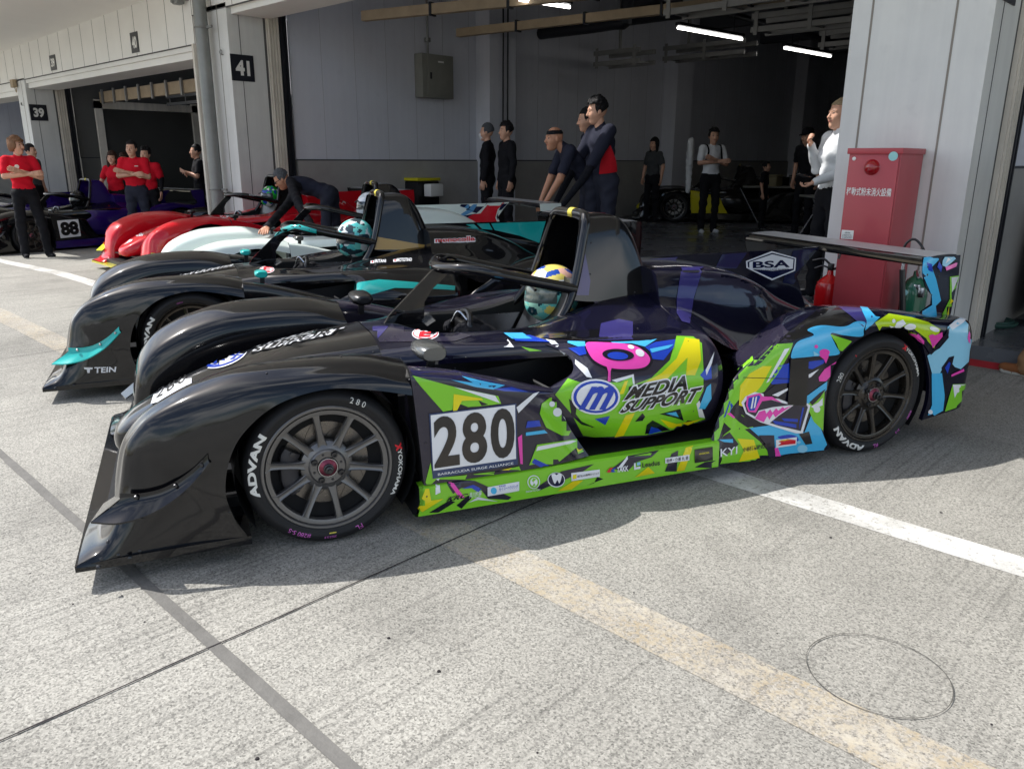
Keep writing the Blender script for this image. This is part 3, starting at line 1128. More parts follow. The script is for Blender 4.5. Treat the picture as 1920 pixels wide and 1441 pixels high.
# ================================================================== the nearest car's wrap
WRAP = ['navy', 'slate', 'black', 'green', 'yellow', 'lime', 'cyan', 'blue', 'pink', 'white', 'ltblue', 'violet', 'digit', 'red', 'strip', 'navy2', 'dusk']
WRAP_RGB = dict(navy=(14, 14, 32), slate=(42, 39, 54), black=(13, 13, 16), green=(126, 198, 42), yellow=(226, 212, 20), lime=(176, 206, 30),
                cyan=(70, 178, 226), blue=(22, 62, 178), pink=(228, 70, 172), white=(226, 228, 232), ltblue=(140, 200, 226), violet=(54, 50, 106),
                digit=(42, 40, 40), red=(205, 30, 45), strip=(40, 60, 100), navy2=(16, 22, 58), dusk=(30, 29, 72))
WM = [paint('wrap_' + k, WRAP_RGB[k], .2) for k in WRAP]
W = {k: i for i, k in enumerate(WRAP)}


def wrap_base(base):
    """material list whose slot 0 is the base and the rest follow WRAP shifted by one."""
    return [WM[W[base]], M_CARBON] + WM + [M_BOLT]


def I(k):
    return W[k] + 2


FB = (740, 600, 3.2)
FC = (1300, 520, 3.5556)
F5 = (640, 340, 3.0)
F6 = (1200, 420, 3.0)
FA = (130, 600, 2.882)


def decorate_main(car, P):
    D = lambda part, k, poly, fr, layer=1, smooth=False, step=9.0: car.decal(P[part], poly, I(k), layer, step, smooth, fr)
    E_ = lambda part, k, c, rx, ry, fr, layer=2, rot=0.0: car.ellipse(P[part], c, rx, ry, I(k), layer, rot, fr)
    T = lambda part, k, s, q, fr, layer=4, bold=0.02, shear=0.0: car.text(P[part], s, q, I(k), layer, bold, shear, fr)
    # ---------- side panel in front of the pod
    p = 'panel'
    D(p, 'dusk', [(95, 300), (130, 265), (300, 280), (500, 345), (800, 420), (960, 440), (1000, 455), (860, 440), (640, 425), (340, 360), (105, 330)], FB)
    D(p, 'green', [(105, 332), (350, 398), (620, 455), (638, 500), (400, 528), (290, 548), (225, 475), (150, 390)], FB)
    D(p, 'navy', [(300, 545), (345, 540), (350, 500), (400, 505), (440, 520), (520, 512), (500, 480), (560, 505), (400, 530)], FB, 2)
    D(p, 'yellow', [(352, 442), (520, 468), (528, 478), (402, 482), (372, 540), (348, 545)], FB, 3)
    D(p, 'white', [(352, 400), (600, 452), (628, 496), (545, 466)], FB, 3)
    D(p, 'cyan', [(338, 358), (470, 376), (400, 338), (560, 374), (660, 392), (590, 416), (480, 400)], FB, 2)
    D(p, 'blue', [(590, 412), (700, 403), (800, 430), (660, 426)], FB, 2)
    D(p, 'white', [(865, 430), (740, 556), (728, 522), (828, 440)], FB, 3)
    D(p, 'green', [(880, 500), (925, 466), (1000, 448), (1028, 520), (1062, 590), (1112, 640), (1080, 692), (1000, 692), (905, 642), (868, 560)], FB, 2)
    D(p, 'white', [(972, 455), (1002, 462), (1018, 540), (1058, 655), (1005, 575)], FB, 3)
    E_(p, 'white', (940, 503), 17, 17, FB, 3)
    E_(p, 'white', (972, 552), 26, 26, FB, 3)
    D(p, 'blue', [(795, 605), (865, 600), (875, 635), (785, 645)], FB, 2)
    D(p, 'cyan', [(785, 672), (895, 658), (915, 676), (785, 692)], FB, 2)
    D(p, 'pink', [(737, 702), (762, 684), (767, 862), (752, 858)], FB, 2)
    D(p, 'green', [(852, 745), (1150, 704), (1168, 772), (1098, 802), (1085, 766), (960, 868), (900, 880), (790, 905), (820, 830)], FB, 2)
    D(p, 'white', [(855, 756), (1125, 710), (1050, 740), (846, 782)], FB, 3)
    D(p, 'yellow', [(1088, 764), (1150, 734), (1162, 746), (1096, 792)], FB, 3)
    D(p, 'blue', [(835, 828), (950, 882), (930, 908), (820, 852)], FB, 3)
    D(p, 'blue', [(820, 872), (915, 925), (900, 948), (805, 895)], FB, 3)
    D(p, 'navy', [(1040, 775), (1080, 770), (1098, 806), (1170, 780), (1182, 835), (960, 868)], FB, 1)
    D(p, 'green', [(176, 1000), (214, 852), (228, 945), (400, 930), (600, 905), (745, 874), (755, 900), (695, 925), (650, 985), (540, 940), (420, 960), (300, 990)], FB, 2)
    D(p, 'yellow', [(640, 895), (702, 882), (708, 925), (660, 935)], FB, 3)
    D(p, 'navy', [(560, 915), (640, 900), (652, 970), (600, 982)], FB, 3)
    D(p, 'white', [(246, 950), (268, 946), (274, 998), (250, 1000)], FB, 3)
    # race number
    D(p, 'strip', [(204, 560), (726, 498), (736, 862), (226, 948)], FB, 4)
    D(p, 'white', [(213, 568), (718, 506), (725, 828), (229, 899)], FB, 5)
    for ch, q in (('2', [(226, 580), (378, 562), (388, 862), (236, 884)]), ('8', [(398, 560), (546, 540), (554, 840), (402, 862)]), ('0', [(568, 536), (712, 518), (718, 812), (576, 834)])):
        T(p, 'digit', ch, q, FB, 7, .0325)
    T(p, 'white', 'BARRACUDA SURGE ALLIANCE', [(256, 914), (708, 846), (709, 860), (257, 928)], FB, 6, .01)
    # ---------- skirt
    p = 'skirt'
    D(p, 'yellow', [(184, 1010), (206, 1010), (218, 1080), (292, 1070), (165, 1148), (138, 1128)], FB)
    D(p, 'navy', [(205, 1152), (330, 1078), (362, 1088), (262, 1150)], FB, 1)
    D(p, 'white', [(245, 956), (265, 952), (274, 1032), (244, 1046)], FB, 1)
    D(p, 'slate', [(300, 962), (480, 962), (700, 1060), (680, 1075), (560, 1068), (505, 1000), (400, 1004), (350, 1040)], FB, 1)
    D(p, 'blue', [(400, 1010), (470, 985), (520, 1010), (500, 1030), (460, 1005)], FB, 2)
    D(p, 'pink', [(305, 952), (332, 952), (418, 1060), (392, 1068)], FB, 2)
    D(p, 'navy', [(370, 1108), (440, 1050), (462, 1062), (425, 1100), (400, 1128)], FB, 1)
    D(p, 'white', [(440, 1092), (500, 1058), (620, 1085), (500, 1075)], FB, 1)
    D(p, 'slate', [(850, 1000), (1000, 905), (1195, 862), (1130, 905), (1010, 960), (870, 1018)], FB, 1)
    D(p, 'yellow', [(975, 1022), (1070, 962), (1130, 958), (1060, 1012)], FB, 2)
    D(p, 'navy', [(1150, 990), (1250, 950), (1215, 938), (1195, 975)], FB, 1)
    D(p, 'slate', [(1300, 890), (1400, 815), (1585, 780), (1540, 820), (1450, 850), (1395, 905)], FB, 1)
    D(p, 'yellow', [(1440, 940), (1520, 878), (1560, 915)], FB, 1)
    D(p, 'white', [(1340, 880), (1395, 815), (1398, 830), (1360, 885)], FB, 2)
    D(p, 'slate', [(1620, 905), (1660, 800), (1700, 780), (1690, 905)], FB, 1)
    D(p, 'yellow', [(1690, 905), (1745, 765), (1790, 752), (1738, 898)], FB, 1)
    D(p, 'slate', [(1800, 880), (1860, 850), (1925, 840), (1925, 885)], FB, 1)
    T(p, 'navy', 'KRC', [(318, 1058), (440, 1036), (436, 1062), (306, 1084)], FB, 4, .03, .3)
    T(p, 'white', '井川技研', [(448, 1030), (520, 1020), (516, 1054), (446, 1064)], FB, 4, .01)
    D(p, 'white', [(555, 1000), (745, 965), (745, 1020), (556, 1054)], FB, 3)
    T(p, 'blue', 'セイコーハウジング', [(624, 1002), (738, 982), (738, 1002), (624, 1022)], FB, 4, .01)
    T(p, 'blue', '株式会社', [(624, 990), (664, 983), (664, 993), (624, 1000)], FB, 4)
    E_(p, 'cyan', (592, 1020), 18, 20, FB, 4)
    E_(p, 'white', (832, 968), 38, 40, FB, 3); E_(p, 'green', (832, 968), 33, 35, FB, 4); E_(p, 'white', (832, 968), 22, 25, FB, 5)
    D(p, 'green', [(828, 944), (846, 950), (826, 968), (842, 985), (820, 992), (834, 972), (818, 960)], FB, 6)
    T(p, 'white', 'DREAM FACTORY', [(785, 1020), (872, 1006), (872, 1016), (785, 1030)], FB, 4, .01)
    E_(p, 'white', (967, 955), 52, 44, FB, 3); E_(p, 'navy2', (967, 953), 47, 39, FB, 4)
    D(p, 'white', [(938, 925), (955, 918), (968, 926), (985, 914), (998, 925), (994, 952), (984, 975), (972, 956), (958, 978), (945, 955)], FB, 5, True, 6)
    D(p, 'white', [(1057, 915), (1228, 893), (1228, 935), (1058, 962)], FB, 3)
    D(p, 'yellow', [(1066, 926), (1088, 922), (1088, 946), (1066, 950)], FB, 4)
    T(p, 'digit', '医療法人大西歯科クリニック', [(1094, 928), (1222, 908), (1222, 922), (1094, 942)], FB, 4)
    D(p, 'red', [(1268, 908), (1288, 884), (1308, 880), (1290, 902), (1302, 908), (1280, 912)], FB, 4)
    D(p, 'blue', [(1292, 908), (1306, 886), (1326, 882), (1310, 898), (1324, 906), (1306, 910)], FB, 4)
    T(p, 'white', 'TAKK', [(1330, 880), (1398, 870), (1398, 900), (1328, 910)], FB, 5, .03)
    D(p, 'white', [(1432, 856), (1442, 854), (1443, 880), (1470, 874), (1471, 888), (1433, 894)], FB, 4)
    D(p, 'ltblue', [(1450, 852), (1470, 848), (1471, 866), (1451, 870)], FB, 4)
    T(p, 'digit', 'Leadus', [(1482, 854), (1588, 838), (1588, 866), (1482, 882)], FB, 4, .02)
    D(p, 'white', [(1620, 826), (1765, 805), (1765, 838), (1621, 858)], FB, 3)
    T(p, 'digit', '医療・介護 丸 源', [(1628, 832), (1758, 812), (1758, 834), (1628, 852)], FB, 4, .01)
    D(p, 'digit', [(1797, 775), (1905, 758), (1906, 838), (1798, 854)], FB, 3)
    T(p, 'yellow', 'ANGROSA', [(1822, 796), (1884, 786), (1884, 796), (1822, 806)], FB, 4, .01)
    # ---------- pod
    p = 'pod'
    D(p, 'green', [(962, 446), (1040, 350), (1110, 372), (1350, 372), (1432, 326), (1440, 385), (1540, 345), (1650, 240), (1690, 96), (1790, 100), (1842, 140), (1852, 300), (1850, 420), (1820, 480), (1862, 592), (1700, 650), (1500, 688), (1200, 700), (1130, 690), (1060, 560)], FB, 1)
    D(p, 'white', [(1300, 360), (1432, 324), (1438, 384), (1428, 384), (1422, 342), (1330, 372)], FB, 2)
    D(p, 'yellow', [(1500, 372), (1600, 318), (1690, 230), (1740, 108), (1826, 118), (1836, 240), (1800, 330), (1745, 330), (1755, 225), (1640, 345), (1580, 385)], FB, 2)
    D(p, 'slate', [(1440, 388), (1530, 370), (1500, 420), (1400, 440), (1402, 400)], FB, 3)
    D(p, 'yellow', [(1345, 445), (1378, 366), (1398, 362), (1372, 440)], FB, 2)
    D(p, 'yellow', [(1318, 700), (1385, 568), (1440, 553), (1372, 690)], FB, 2)
    D(p, 'yellow', [(1590, 590), (1690, 620), (1842, 590), (1700, 652), (1640, 640)], FB, 2)
    D(p, 'white', [(1826, 480), (1860, 585), (1825, 578), (1808, 500)], FB, 2)
    D(p, 'navy', [(1045, 470), (1092, 505), (1085, 560), (1120, 605), (1200, 640), (1120, 622), (1060, 570)], FB, 3)
    D(p, 'blue', [(1110, 575), (1200, 590), (1290, 572), (1262, 625), (1200, 590)], FB, 3)
    D(p, 'navy', [(1440, 605), (1485, 555), (1500, 575), (1485, 600)], FB, 3)
    D(p, 'navy', [(1180, 408), (1200, 420), (1240, 425), (1280, 405), (1262, 448), (1240, 452), (1215, 440)], FB, 3)
    D(p, 'navy', [(1590, 560), (1710, 530), (1732, 600), (1690, 585)], FB, 3)
    D(p, 'cyan', [(1622, 556), (1684, 546), (1700, 576)], FB, 4)
    D(p, 'navy', [(1500, 680), (1510, 625), (1545, 598), (1590, 620), (1650, 655)], FB, 3)
    D(p, 'blue', [(1520, 680), (1535, 635), (1575, 645), (1600, 662)], FB, 4)
    D(p, 'cyan', [(1820, 530), (1870, 400), (1895, 380), (1898, 470), (1860, 530)], FB, 2)
    D(p, 'blue', [(1830, 330), (1895, 250), (1900, 350), (1860, 360)], FB, 2)
    D(p, 'white', [(1862, 300), (1915, 190), (1900, 260), (1868, 330)], FB, 3)
    # pink ring
    D(p, 'navy', [(1138, 135), (1160, 128), (1430, 138), (1512, 180), (1545, 242), (1510, 296), (1400, 312), (1290, 300), (1190, 252), (1148, 196)], FB, 2, True)
    D(p, 'cyan', [(1005, 128), (1140, 132), (1146, 158), (1100, 162)], FB, 3)
    D(p, 'blue', [(1040, 170), (1138, 160), (1150, 205), (1110, 215)], FB, 3)
    D(p, 'cyan', [(1272, 122), (1300, 110), (1420, 130), (1500, 110), (1572, 116), (1500, 162), (1420, 142), (1310, 142)], FB, 3)
    D(p, 'blue', [(1500, 165), (1560, 135), (1682, 118), (1672, 165), (1610, 242), (1545, 235), (1530, 190)], FB, 3)
    D(p, 'cyan', [(1528, 176), (1672, 148), (1640, 172), (1540, 198)], FB, 4)
    D(p, 'pink', [(1146, 146), (1200, 136), (1410, 150), (1495, 190), (1530, 240), (1495, 284), (1400, 296), (1290, 288), (1200, 248), (1160, 196)], FB, 4, True)
    E_(p, 'navy', (1338, 212), 95, 35, FB, 5, .06)
    E_(p, 'blue', (1335, 218), 62, 22, FB, 6, .06)
    E_(p, 'white', (1415, 165), 20, 12, FB, 5, .3)
    E_(p, 'white', (1468, 200), 28, 20, FB, 5, .5)
    D(p, 'pink', [(1268, 280), (1300, 284), (1292, 310), (1292, 368), (1274, 368), (1278, 312)], FB, 5)
    D(p, 'white', [(905, 122), (960, 132), (1060, 220), (1155, 290), (1182, 348), (1150, 342), (1060, 240), (990, 182)], FB, 4)
    D('tubn', 'white', [(905, 118), (960, 128), (1060, 215), (1050, 235), (985, 180)], FB, 3)
    # roundel and name
    E_(p, 'white', (1203, 458), 146, 104, FB, 6)
    E_(p, 'blue', (1203, 458), 134, 94, FB, 7)
    E_(p, 'white', (1203, 458), 116, 80, FB, 8)
    T(p, 'blue', 'm', [(1150, 395), (1320, 395), (1275, 530), (1098, 530)], FB, 11, .035, .25)
    for k, b_, l_ in (('white', .10, 9), ('black', .034, 11)):
        gx = 8 if k == 'white' else 0
        T(p, k, 'MEDIA', [(1402 - gx, 402 - gx), (1746 + gx, 330 - gx), (1746 + gx, 412 + gx), (1366 - gx, 476 + gx)], FB, l_, b_, .28)
        T(p, k, 'SUPPORT', [(1380 - gx, 484 - gx), (1838 + gx, 396 - gx), (1812 + gx, 478 + gx), (1340 - gx, 552 + gx)], FB, l_, b_, .28)
    # ---------- cockpit surround
    p = 'tubn'
    D(p, 'violet', [(135, 790), (305, 775), (205, 885), (165, 870)], F5, 1)
    D(p, 'slate', [(205, 888), (305, 778), (560, 830), (740, 868), (640, 900), (215, 905)], F5, 1)
    D(p, 'cyan', [(912, 854), (1020, 854), (1075, 888), (960, 888)], F5, 2)
    D(p, 'blue', [(960, 872), (1060, 866), (1180, 905), (980, 900)], F5, 2)
    D(p, 'white', [(914, 932), (936, 890), (972, 934)], F5, 2)
    D(p, 'green', [(1012, 930), (1130, 952), (1060, 956)], F5, 2)
    D(p, 'violet', [(1445, 895), (1460, 800), (1560, 775), (1640, 790), (1640, 890)], F5, 1)
    D(p, 'black', [(1120, 880), (1445, 900), (1450, 832), (1200, 850)], F5, 1)
    E_(p, 'white', (473, 860), 75, 36, F5, 3)
    E_(p, 'red', (473, 860), 69, 31, F5, 4)
    E_(p, 'white', (473, 860), 63, 27, F5, 5)
    T(p, 'red', 'E', [(448, 838), (512, 836), (500, 882), (436, 882)], F5, 7, .05)
    # ---------- nose stickers
    p = 'nose'
    D(p, 'white', [(442, 455), (472, 352), (664, 254), (662, 345), (520, 432)], FA, 2)
    for ch, q in (('2', [(488, 370), (524, 349), (505, 408), (470, 426)]), ('8', [(542, 338), (580, 317), (565, 370), (524, 396)]), ('0', [(600, 306), (636, 287), (628, 330), (584, 357)])):
        T(p, 'digit', ch, q, FA, 4, .0)
    E_(p, 'white', (845, 205), 124, 44, FA, 2, -.36)
    E_(p, 'blue', (845, 205), 114, 38, FA, 3, -.36)
    E_(p, 'white', (845, 205), 102, 31, FA, 4, -.36)
    T(p, 'blue', 'm', [(830, 170), (945, 148), (905, 212), (775, 244)], FA, 6, .035, .2)
    for k, b_, l_ in (('white', .12, 3), ('black', .012, 5)):
        T(p, k, 'MEDIA', [(1010, 132), (1370, 48), (1320, 78), (990, 152)], FA, l_, b_, .2)
        T(p, k, 'SUPPORT', [(1000, 152), (1500, 34), (1470, 68), (975, 182)], FA, l_, b_, .2)
    BI = len(WRAP) + 2
    car.bolts(P['ffn'], [(202, 1015), (190, 1047), (262, 1033), (222, 1040)], BI, .006)
    car.bolts(P['ffn'], [(500, 700), (640, 668), (768, 712), (430, 960)], BI, .0035)
    car.bolts(P['panel'], [(798, 830), (792, 900), (1075, 845), (900, 720), (780, 720), (1000, 868)], BI, .0035)
    car.bolts(P['skirt'], [(800, 930), (900, 915), (1000, 900), (1100, 888), (1200, 872), (1290, 860)], BI, .0035)
    car.bolts(P['pod'], [(1115, 650), (1290, 640), (1110, 800), (1300, 770), (1240, 800)], BI, .0035)
    car.bolts(P['rfn'], [(1400, 760), (1386, 803), (1500, 616), (1540, 590), (1660, 590), (1790, 700), (1480, 830)], BI, .0035)
    car.bolts(P['hoop'], [(1106, 514), (1108, 455), (1190, 548)], BI, .0045)
    car.bolts(P['tubn'], [(874, 670), (853, 690), (723, 640), (1196, 616)], BI, .004)
    car.bolts(P['epn'], [(1739, 500), (1761, 507), (1738, 515), (1760, 518)], BI, .006)
    car.bolts(P['nose'], [(690, 600), (700, 660), (330, 790)], BI, .004)
    # ---------- engine cover, hoop cowl, fin
    p = 'cover'
    D(p, 'violet', [(232, 244), (356, 240), (300, 420), (280, 560), (235, 548), (205, 500), (205, 420)], F6, 1)
    D(p, 'slate', [(356, 240), (560, 250), (700, 320), (640, 460), (420, 450), (300, 430)], F6, 1)
    p = 'fin'
    D(p, 'violet', [(20, 260), (60, 196), (212, 185), (150, 260)], F6, 1)
    D(p, 'navy2', [(800, 330), (860, 150), (1005, 134), (930, 240), (860, 340)], F6, 1)
    D(p, 'dusk', [(460, 170), (600, 160), (540, 250), (420, 250)], F6, 1)
    D(p, 'white', [(594, 208), (740, 151), (876, 190), (871, 262), (740, 316), (596, 246)], F6, 2)
    D(p, 'navy2', [(602, 212), (741, 160), (868, 194), (863, 258), (741, 306), (604, 242)], F6, 3)
    D(p, 'white', [(612, 214), (741, 168), (860, 198), (856, 250), (741, 262), (612, 252)], F6, 4)
    T(p, 'navy2', 'BSA', [(630, 210), (838, 198), (838, 242), (630, 248)], F6, 6, .03)
    T(p, 'navy2', 'BARRACUDA SURGE ALLIANCE', [(640, 254), (832, 248), (832, 256), (640, 262)], F6, 6, .01)
    p = 'hoop'
    D(p, 'violet', [(1300, 640), (1312, 560), (1370, 400), (1400, 560), (1390, 640)], F5, 1)
    # ---------- rear fender
    p = 'rfn'
    D(p, 'slate', [(465, 770), (600, 700), (800, 560), (860, 650), (700, 790), (600, 800), (470, 780)], F6, 1)
    D(p, 'green', [(60, 1270), (80, 1100), (140, 950), (200, 800), (290, 620), (420, 500), (520, 440), (570, 440), (456, 575), (364, 640), (270, 780), (205, 958), (160, 1100), (145, 1246)], FC, 1)
    D(p, 'black', [(330, 664), (640, 672), (640, 676), (330, 668)], FC, 4)
    D(p, 'slate', [(160, 560), (300, 440), (560, 330), (640, 360), (560, 440), (460, 570), (390, 575)], FC, 1)
    D(p, 'black', [(560, 445), (640, 360), (760, 270), (850, 200), (965, 195), (1050, 260), (1010, 325), (850, 320), (760, 350), (790, 380), (690, 420)], FC, 1)
    D(p, 'green', [(556, 446), (662, 436), (640, 505), (560, 640), (470, 760), (400, 790), (320, 790), (262, 860), (200, 965), (262, 780), (364, 632), (456, 562)], FC, 2)
    D(p, 'yellow', [(310, 720), (372, 640), (460, 590), (520, 590), (450, 720), (380, 800), (330, 860), (300, 850)], FC, 3)
    D(p, 'white', [(604, 478), (640, 470), (545, 620), (500, 692), (482, 702)], FC, 3)
    D(p, 'cyan', [(758, 350), (850, 320), (1000, 328), (1080, 295), (1142, 300), (1132, 350), (1120, 392), (1000, 385), (915, 372), (945, 450), (965, 512), (800, 525), (700, 535), (648, 530), (688, 432), (800, 385)], FC, 2, True)
    D(p, 'violet', [(965, 196), (1110, 205), (1195, 262), (1130, 330), (1050, 260)], FC, 2)
    D(p, 'cyan', [(1110, 198), (1160, 204), (1212, 262), (1242, 266), (1180, 322), (1140, 352), (1152, 290)], FC, 3)
    D(p, 'green', [(908, 378), (1082, 432), (985, 528), (950, 440)], FC, 3)
    D(p, 'navy', [(560, 700), (640, 540), (760, 528), (975, 510), (960, 560), (880, 680), (760, 780), (740, 800), (500, 800), (440, 800)], FC, 1)
    D(p, 'blue', [(510, 690), (560, 590), (636, 570), (640, 700), (520, 712)], FC, 2)
    D(p, 'blue', [(765, 560), (880, 545), (865, 572), (790, 610), (765, 605)], FC, 2)
    D(p, 'white', [(765, 645), (835, 608), (780, 662), (765, 668)], FC, 3)
    D(p, 'pink', [(830, 665), (870, 610), (950, 558), (962, 600), (880, 690), (835, 690)], FC, 3)
    E_(p, 'pink', (870, 498), 34, 22, FC, 4); E_(p, 'pink', (815, 460), 12, 12, FC, 4)
    D(p, 'pink', [(835, 520), (850, 490), (900, 500), (895, 530), (878, 572), (866, 545)], FC, 4)
    D(p, 'ltblue', [(795, 490), (838, 515), (800, 522)], FC, 4)
    D(p, 'cyan', [(752, 790), (890, 690), (885, 745), (850, 790), (752, 845)], FC, 2)
    D(p, 'green', [(748, 850), (800, 800), (872, 750), (862, 1020), (800, 960), (775, 905)], FC, 2)
    D(p, 'white', [(780, 858), (830, 830), (858, 800), (858, 850), (800, 872)], FC, 3)
    E_(p, 'white', (820, 876), 22, 22, FC, 3)
    D(p, 'navy', [(770, 830), (835, 770), (880, 740), (840, 800), (790, 850)], FC, 3)
    # lower front
    D(p, 'green', [(196, 958), (262, 880), (330, 920), (400, 1000), (340, 1010), (440, 1090), (540, 1210), (250, 1232), (140, 1246), (148, 1110), (205, 1045), (250, 1010)], FC, 1)
    D(p, 'navy', [(240, 900), (262, 850), (322, 920), (420, 985), (360, 1000), (300, 960)], FC, 2)
    D(p, 'yellow', [(290, 1072), (400, 1080), (440, 1200), (300, 1226), (335, 1150)], FC, 2)
    D(p, 'slate', [(160, 1080), (240, 1030), (300, 1110), (220, 1180), (150, 1150)], FC, 2)
    D(p, 'cyan', [(170, 1080), (260, 1075), (262, 1100), (200, 1095)], FC, 3)
    D(p, 'cyan', [(372, 1002), (500, 985), (740, 1030), (790, 900), (850, 1010), (902, 1146), (640, 1172), (540, 1190), (535, 1085), (440, 1062)], FC, 1)
    D(p, 'slate', [(430, 1050), (535, 1050), (545, 1200), (500, 1200), (480, 1110)], FC, 3)
    D(p, 'pink', [(538, 1135), (560, 1130), (580, 1188), (545, 1190)], FC, 3)
    D(p, 'blue', [(200, 935), (240, 820), (262, 850), (240, 905)], FC, 2)
    D(p, 'pink', [(218, 905), (245, 900), (275, 930), (268, 938)], FC, 3)
    D(p, 'digit', [(700, 1042), (768, 1024), (790, 1105), (745, 1112)], FC, 3)
    D(p, 'blue', [(560, 1060), (640, 1045), (690, 1060), (690, 1090), (600, 1080)], FC, 2, True)
    E_(p, 'ltblue', (724, 1140), 34, 26, FC, 2); E_(p, 'ltblue', (700, 1096), 12, 10, FC, 2)
    # white-edged patch: dark pointed shape with a zigzag
    D(p, 'white', [(316, 832), (345, 790), (405, 762), (462, 772), (470, 800), (560, 805), (640, 835), (756, 836), (776, 850), (724, 1036), (680, 1036), (560, 1000), (440, 962), (345, 905)], FC, 4)
    D(p, 'slate', [(334, 836), (360, 800), (455, 788), (520, 815), (640, 848), (752, 852), (758, 862), (710, 1020), (560, 985), (450, 948), (352, 895)], FC, 5)
    D(p, 'white', [(402, 932), (430, 885), (520, 862), (668, 844), (560, 920), (496, 972)], FC, 6)
    D(p, 'pink', [(404, 938), (432, 892), (470, 880), (480, 905), (505, 875), (520, 898), (545, 868), (560, 885), (590, 858), (600, 870), (650, 850), (560, 912), (540, 930), (524, 905), (500, 945), (486, 920), (462, 962)], FC, 7)
    D(p, 'pink', [(352, 790), (440, 768), (455, 790), (520, 792), (582, 832), (520, 812), (452, 822), (410, 898), (362, 893), (345, 850)], FC, 6)
    D(p, 'blue', [(362, 800), (432, 782), (440, 795), (400, 884), (368, 884), (356, 850)], FC, 7)
    D(p, 'white', [(388, 796), (398, 793), (385, 872), (374, 872)], FC, 8)
    D(p, 'white', [(408, 792), (418, 790), (405, 862), (394, 870)], FC, 8)
    D(p, 'blue', [(580, 935), (690, 940), (690, 960), (600, 955)], FC, 6)
    D(p, 'blue', [(520, 950), (680, 975), (680, 1000), (540, 975)], FC, 6)
    D(p, 'blue', [(702, 955), (722, 862), (732, 864), (700, 1010)], FC, 6)
    D(p, 'white', [(520, 782), (625, 735), (626, 748), (560, 792)], FC, 4)
    # black tape
    D(p, 'black', [(642, 541), (762, 538), (745, 850), (620, 846)], FC, 9)
    # stickers
    D(p, 'white', [(545, 1080), (685, 1060), (681, 1112), (546, 1132)], FC, 5)
    D(p, 'red', [(560, 1090), (600, 1080), (620, 1072), (676, 1080), (674, 1104), (600, 1112), (556, 1118), (580, 1100)], FC, 6)
    D(p, 'yellow', [(560, 1084), (600, 1076), (640, 1074), (600, 1084)], FC, 7)
    T(p, 'digit', '小谷興産株式会社', [(324, 1130), (512, 1098), (512, 1128), (324, 1160)], FC, 6, .025)
    T(p, 'white', 'KYI', [(176, 1142), (288, 1122), (286, 1170), (176, 1192)], FC, 6, .01)
    # flare above the rear wheel
    D(p, 'navy', [(1135, 360), (1205, 295), (1242, 350), (1200, 352), (1150, 385)], FC, 3)
    D(p, 'lime', [(1205, 302), (1300, 245), (1452, 270), (1560, 300), (1642, 345), (1622, 400), (1600, 470), (1530, 392), (1440, 362), (1390, 346), (1235, 352)], FC, 4)
    D(p, 'white', [(1264, 308), (1335, 328), (1350, 300), (1392, 284), (1412, 310), (1368, 348), (1290, 346)], FC, 5)
    E_(p, 'white', (1330, 292), 12, 11, FC, 5)
    E_(p, 'white', (1440, 328), 38, 18, FC, 5)
    E_(p, 'white', (1600, 345), 34, 14, FC, 5, .3)
    D(p, 'navy', [(1390, 336), (1450, 330), (1545, 402), (1590, 482), (1672, 380), (1702, 330), (1692, 402), (1578, 514), (1530, 442), (1480, 372)], FC, 5)
    D(p, 'pink', [(1562, 384), (1585, 376), (1605, 384), (1652, 362), (1654, 392), (1588, 468)], FC, 6)
    D(p, 'pink', [(1438, 366), (1492, 372), (1532, 420), (1530, 442), (1480, 392)], FC, 6)
    # tail
    D(p, 'ltblue', [(1690, 332), (1740, 290), (1800, 262), (1850, 300), (1864, 380), (1840, 480), (1832, 560), (1780, 610), (1740, 596), (1712, 560), (1660, 600), (1640, 640), (1588, 640), (1556, 520), (1640, 470), (1700, 400)], FC, 2)
    D(p, 'cyan', [(1586, 640), (1655, 636), (1675, 780), (1662, 886), (1545, 952), (1588, 850)], FC, 2)
    D(p, 'white', [(1700, 322), (1782, 268), (1842, 292), (1856, 330), (1800, 300), (1722, 350)], FC, 3)
    D(p, 'pink', [(1842, 338), (1864, 334), (1864, 440), (1832, 432), (1824, 392)], FC, 4, True)
    D(p, 'navy', [(1650, 600), (1700, 530), (1736, 520), (1705, 648), (1812, 618), (1816, 712), (1724, 712), (1690, 800), (1668, 880), (1672, 780)], FC, 3)
    D(p, 'blue', [(1672, 600), (1700, 560), (1710, 570), (1690, 640)], FC, 4)
    D(p, 'pink', [(1715, 646), (1798, 606), (1800, 624), (1716, 660)], FC, 4)
    D(p, 'green', [(1724, 710), (1810, 708), (1786, 852), (1672, 892)], FC, 4)
    D(p, 'white', [(1724, 712), (1808, 710), (1770, 730), (1736, 800)], FC, 5)
    E_(p, 'white', (1752, 752), 14, 14, FC, 6); E_(p, 'white', (1577, 895), 15, 15, FC, 3)
    # ---------- endplate
    p = 'epn'
    D(p, 'cyan', [(1595, 188), (1700, 178), (1640, 242), (1665, 312), (1692, 430), (1662, 460), (1672, 542), (1500, 545), (1642, 455), (1640, 400), (1588, 282)], F6, 1)
    D(p, 'ltblue', [(1702, 178), (1800, 172), (1720, 242), (1698, 232)], F6, 2)
    D(p, 'white', [(1720, 178), (1775, 175), (1715, 222)], F6, 3)
    D(p, 'blue', [(1610, 215), (1640, 225), (1645, 270), (1620, 260)], F6, 2)
    D(p, 'blue', [(1680, 210), (1698, 240), (1690, 270), (1670, 240)], F6, 2)
    D(p, 'pink', [(1714, 242), (1802, 206), (1802, 228), (1720, 262)], F6, 3)
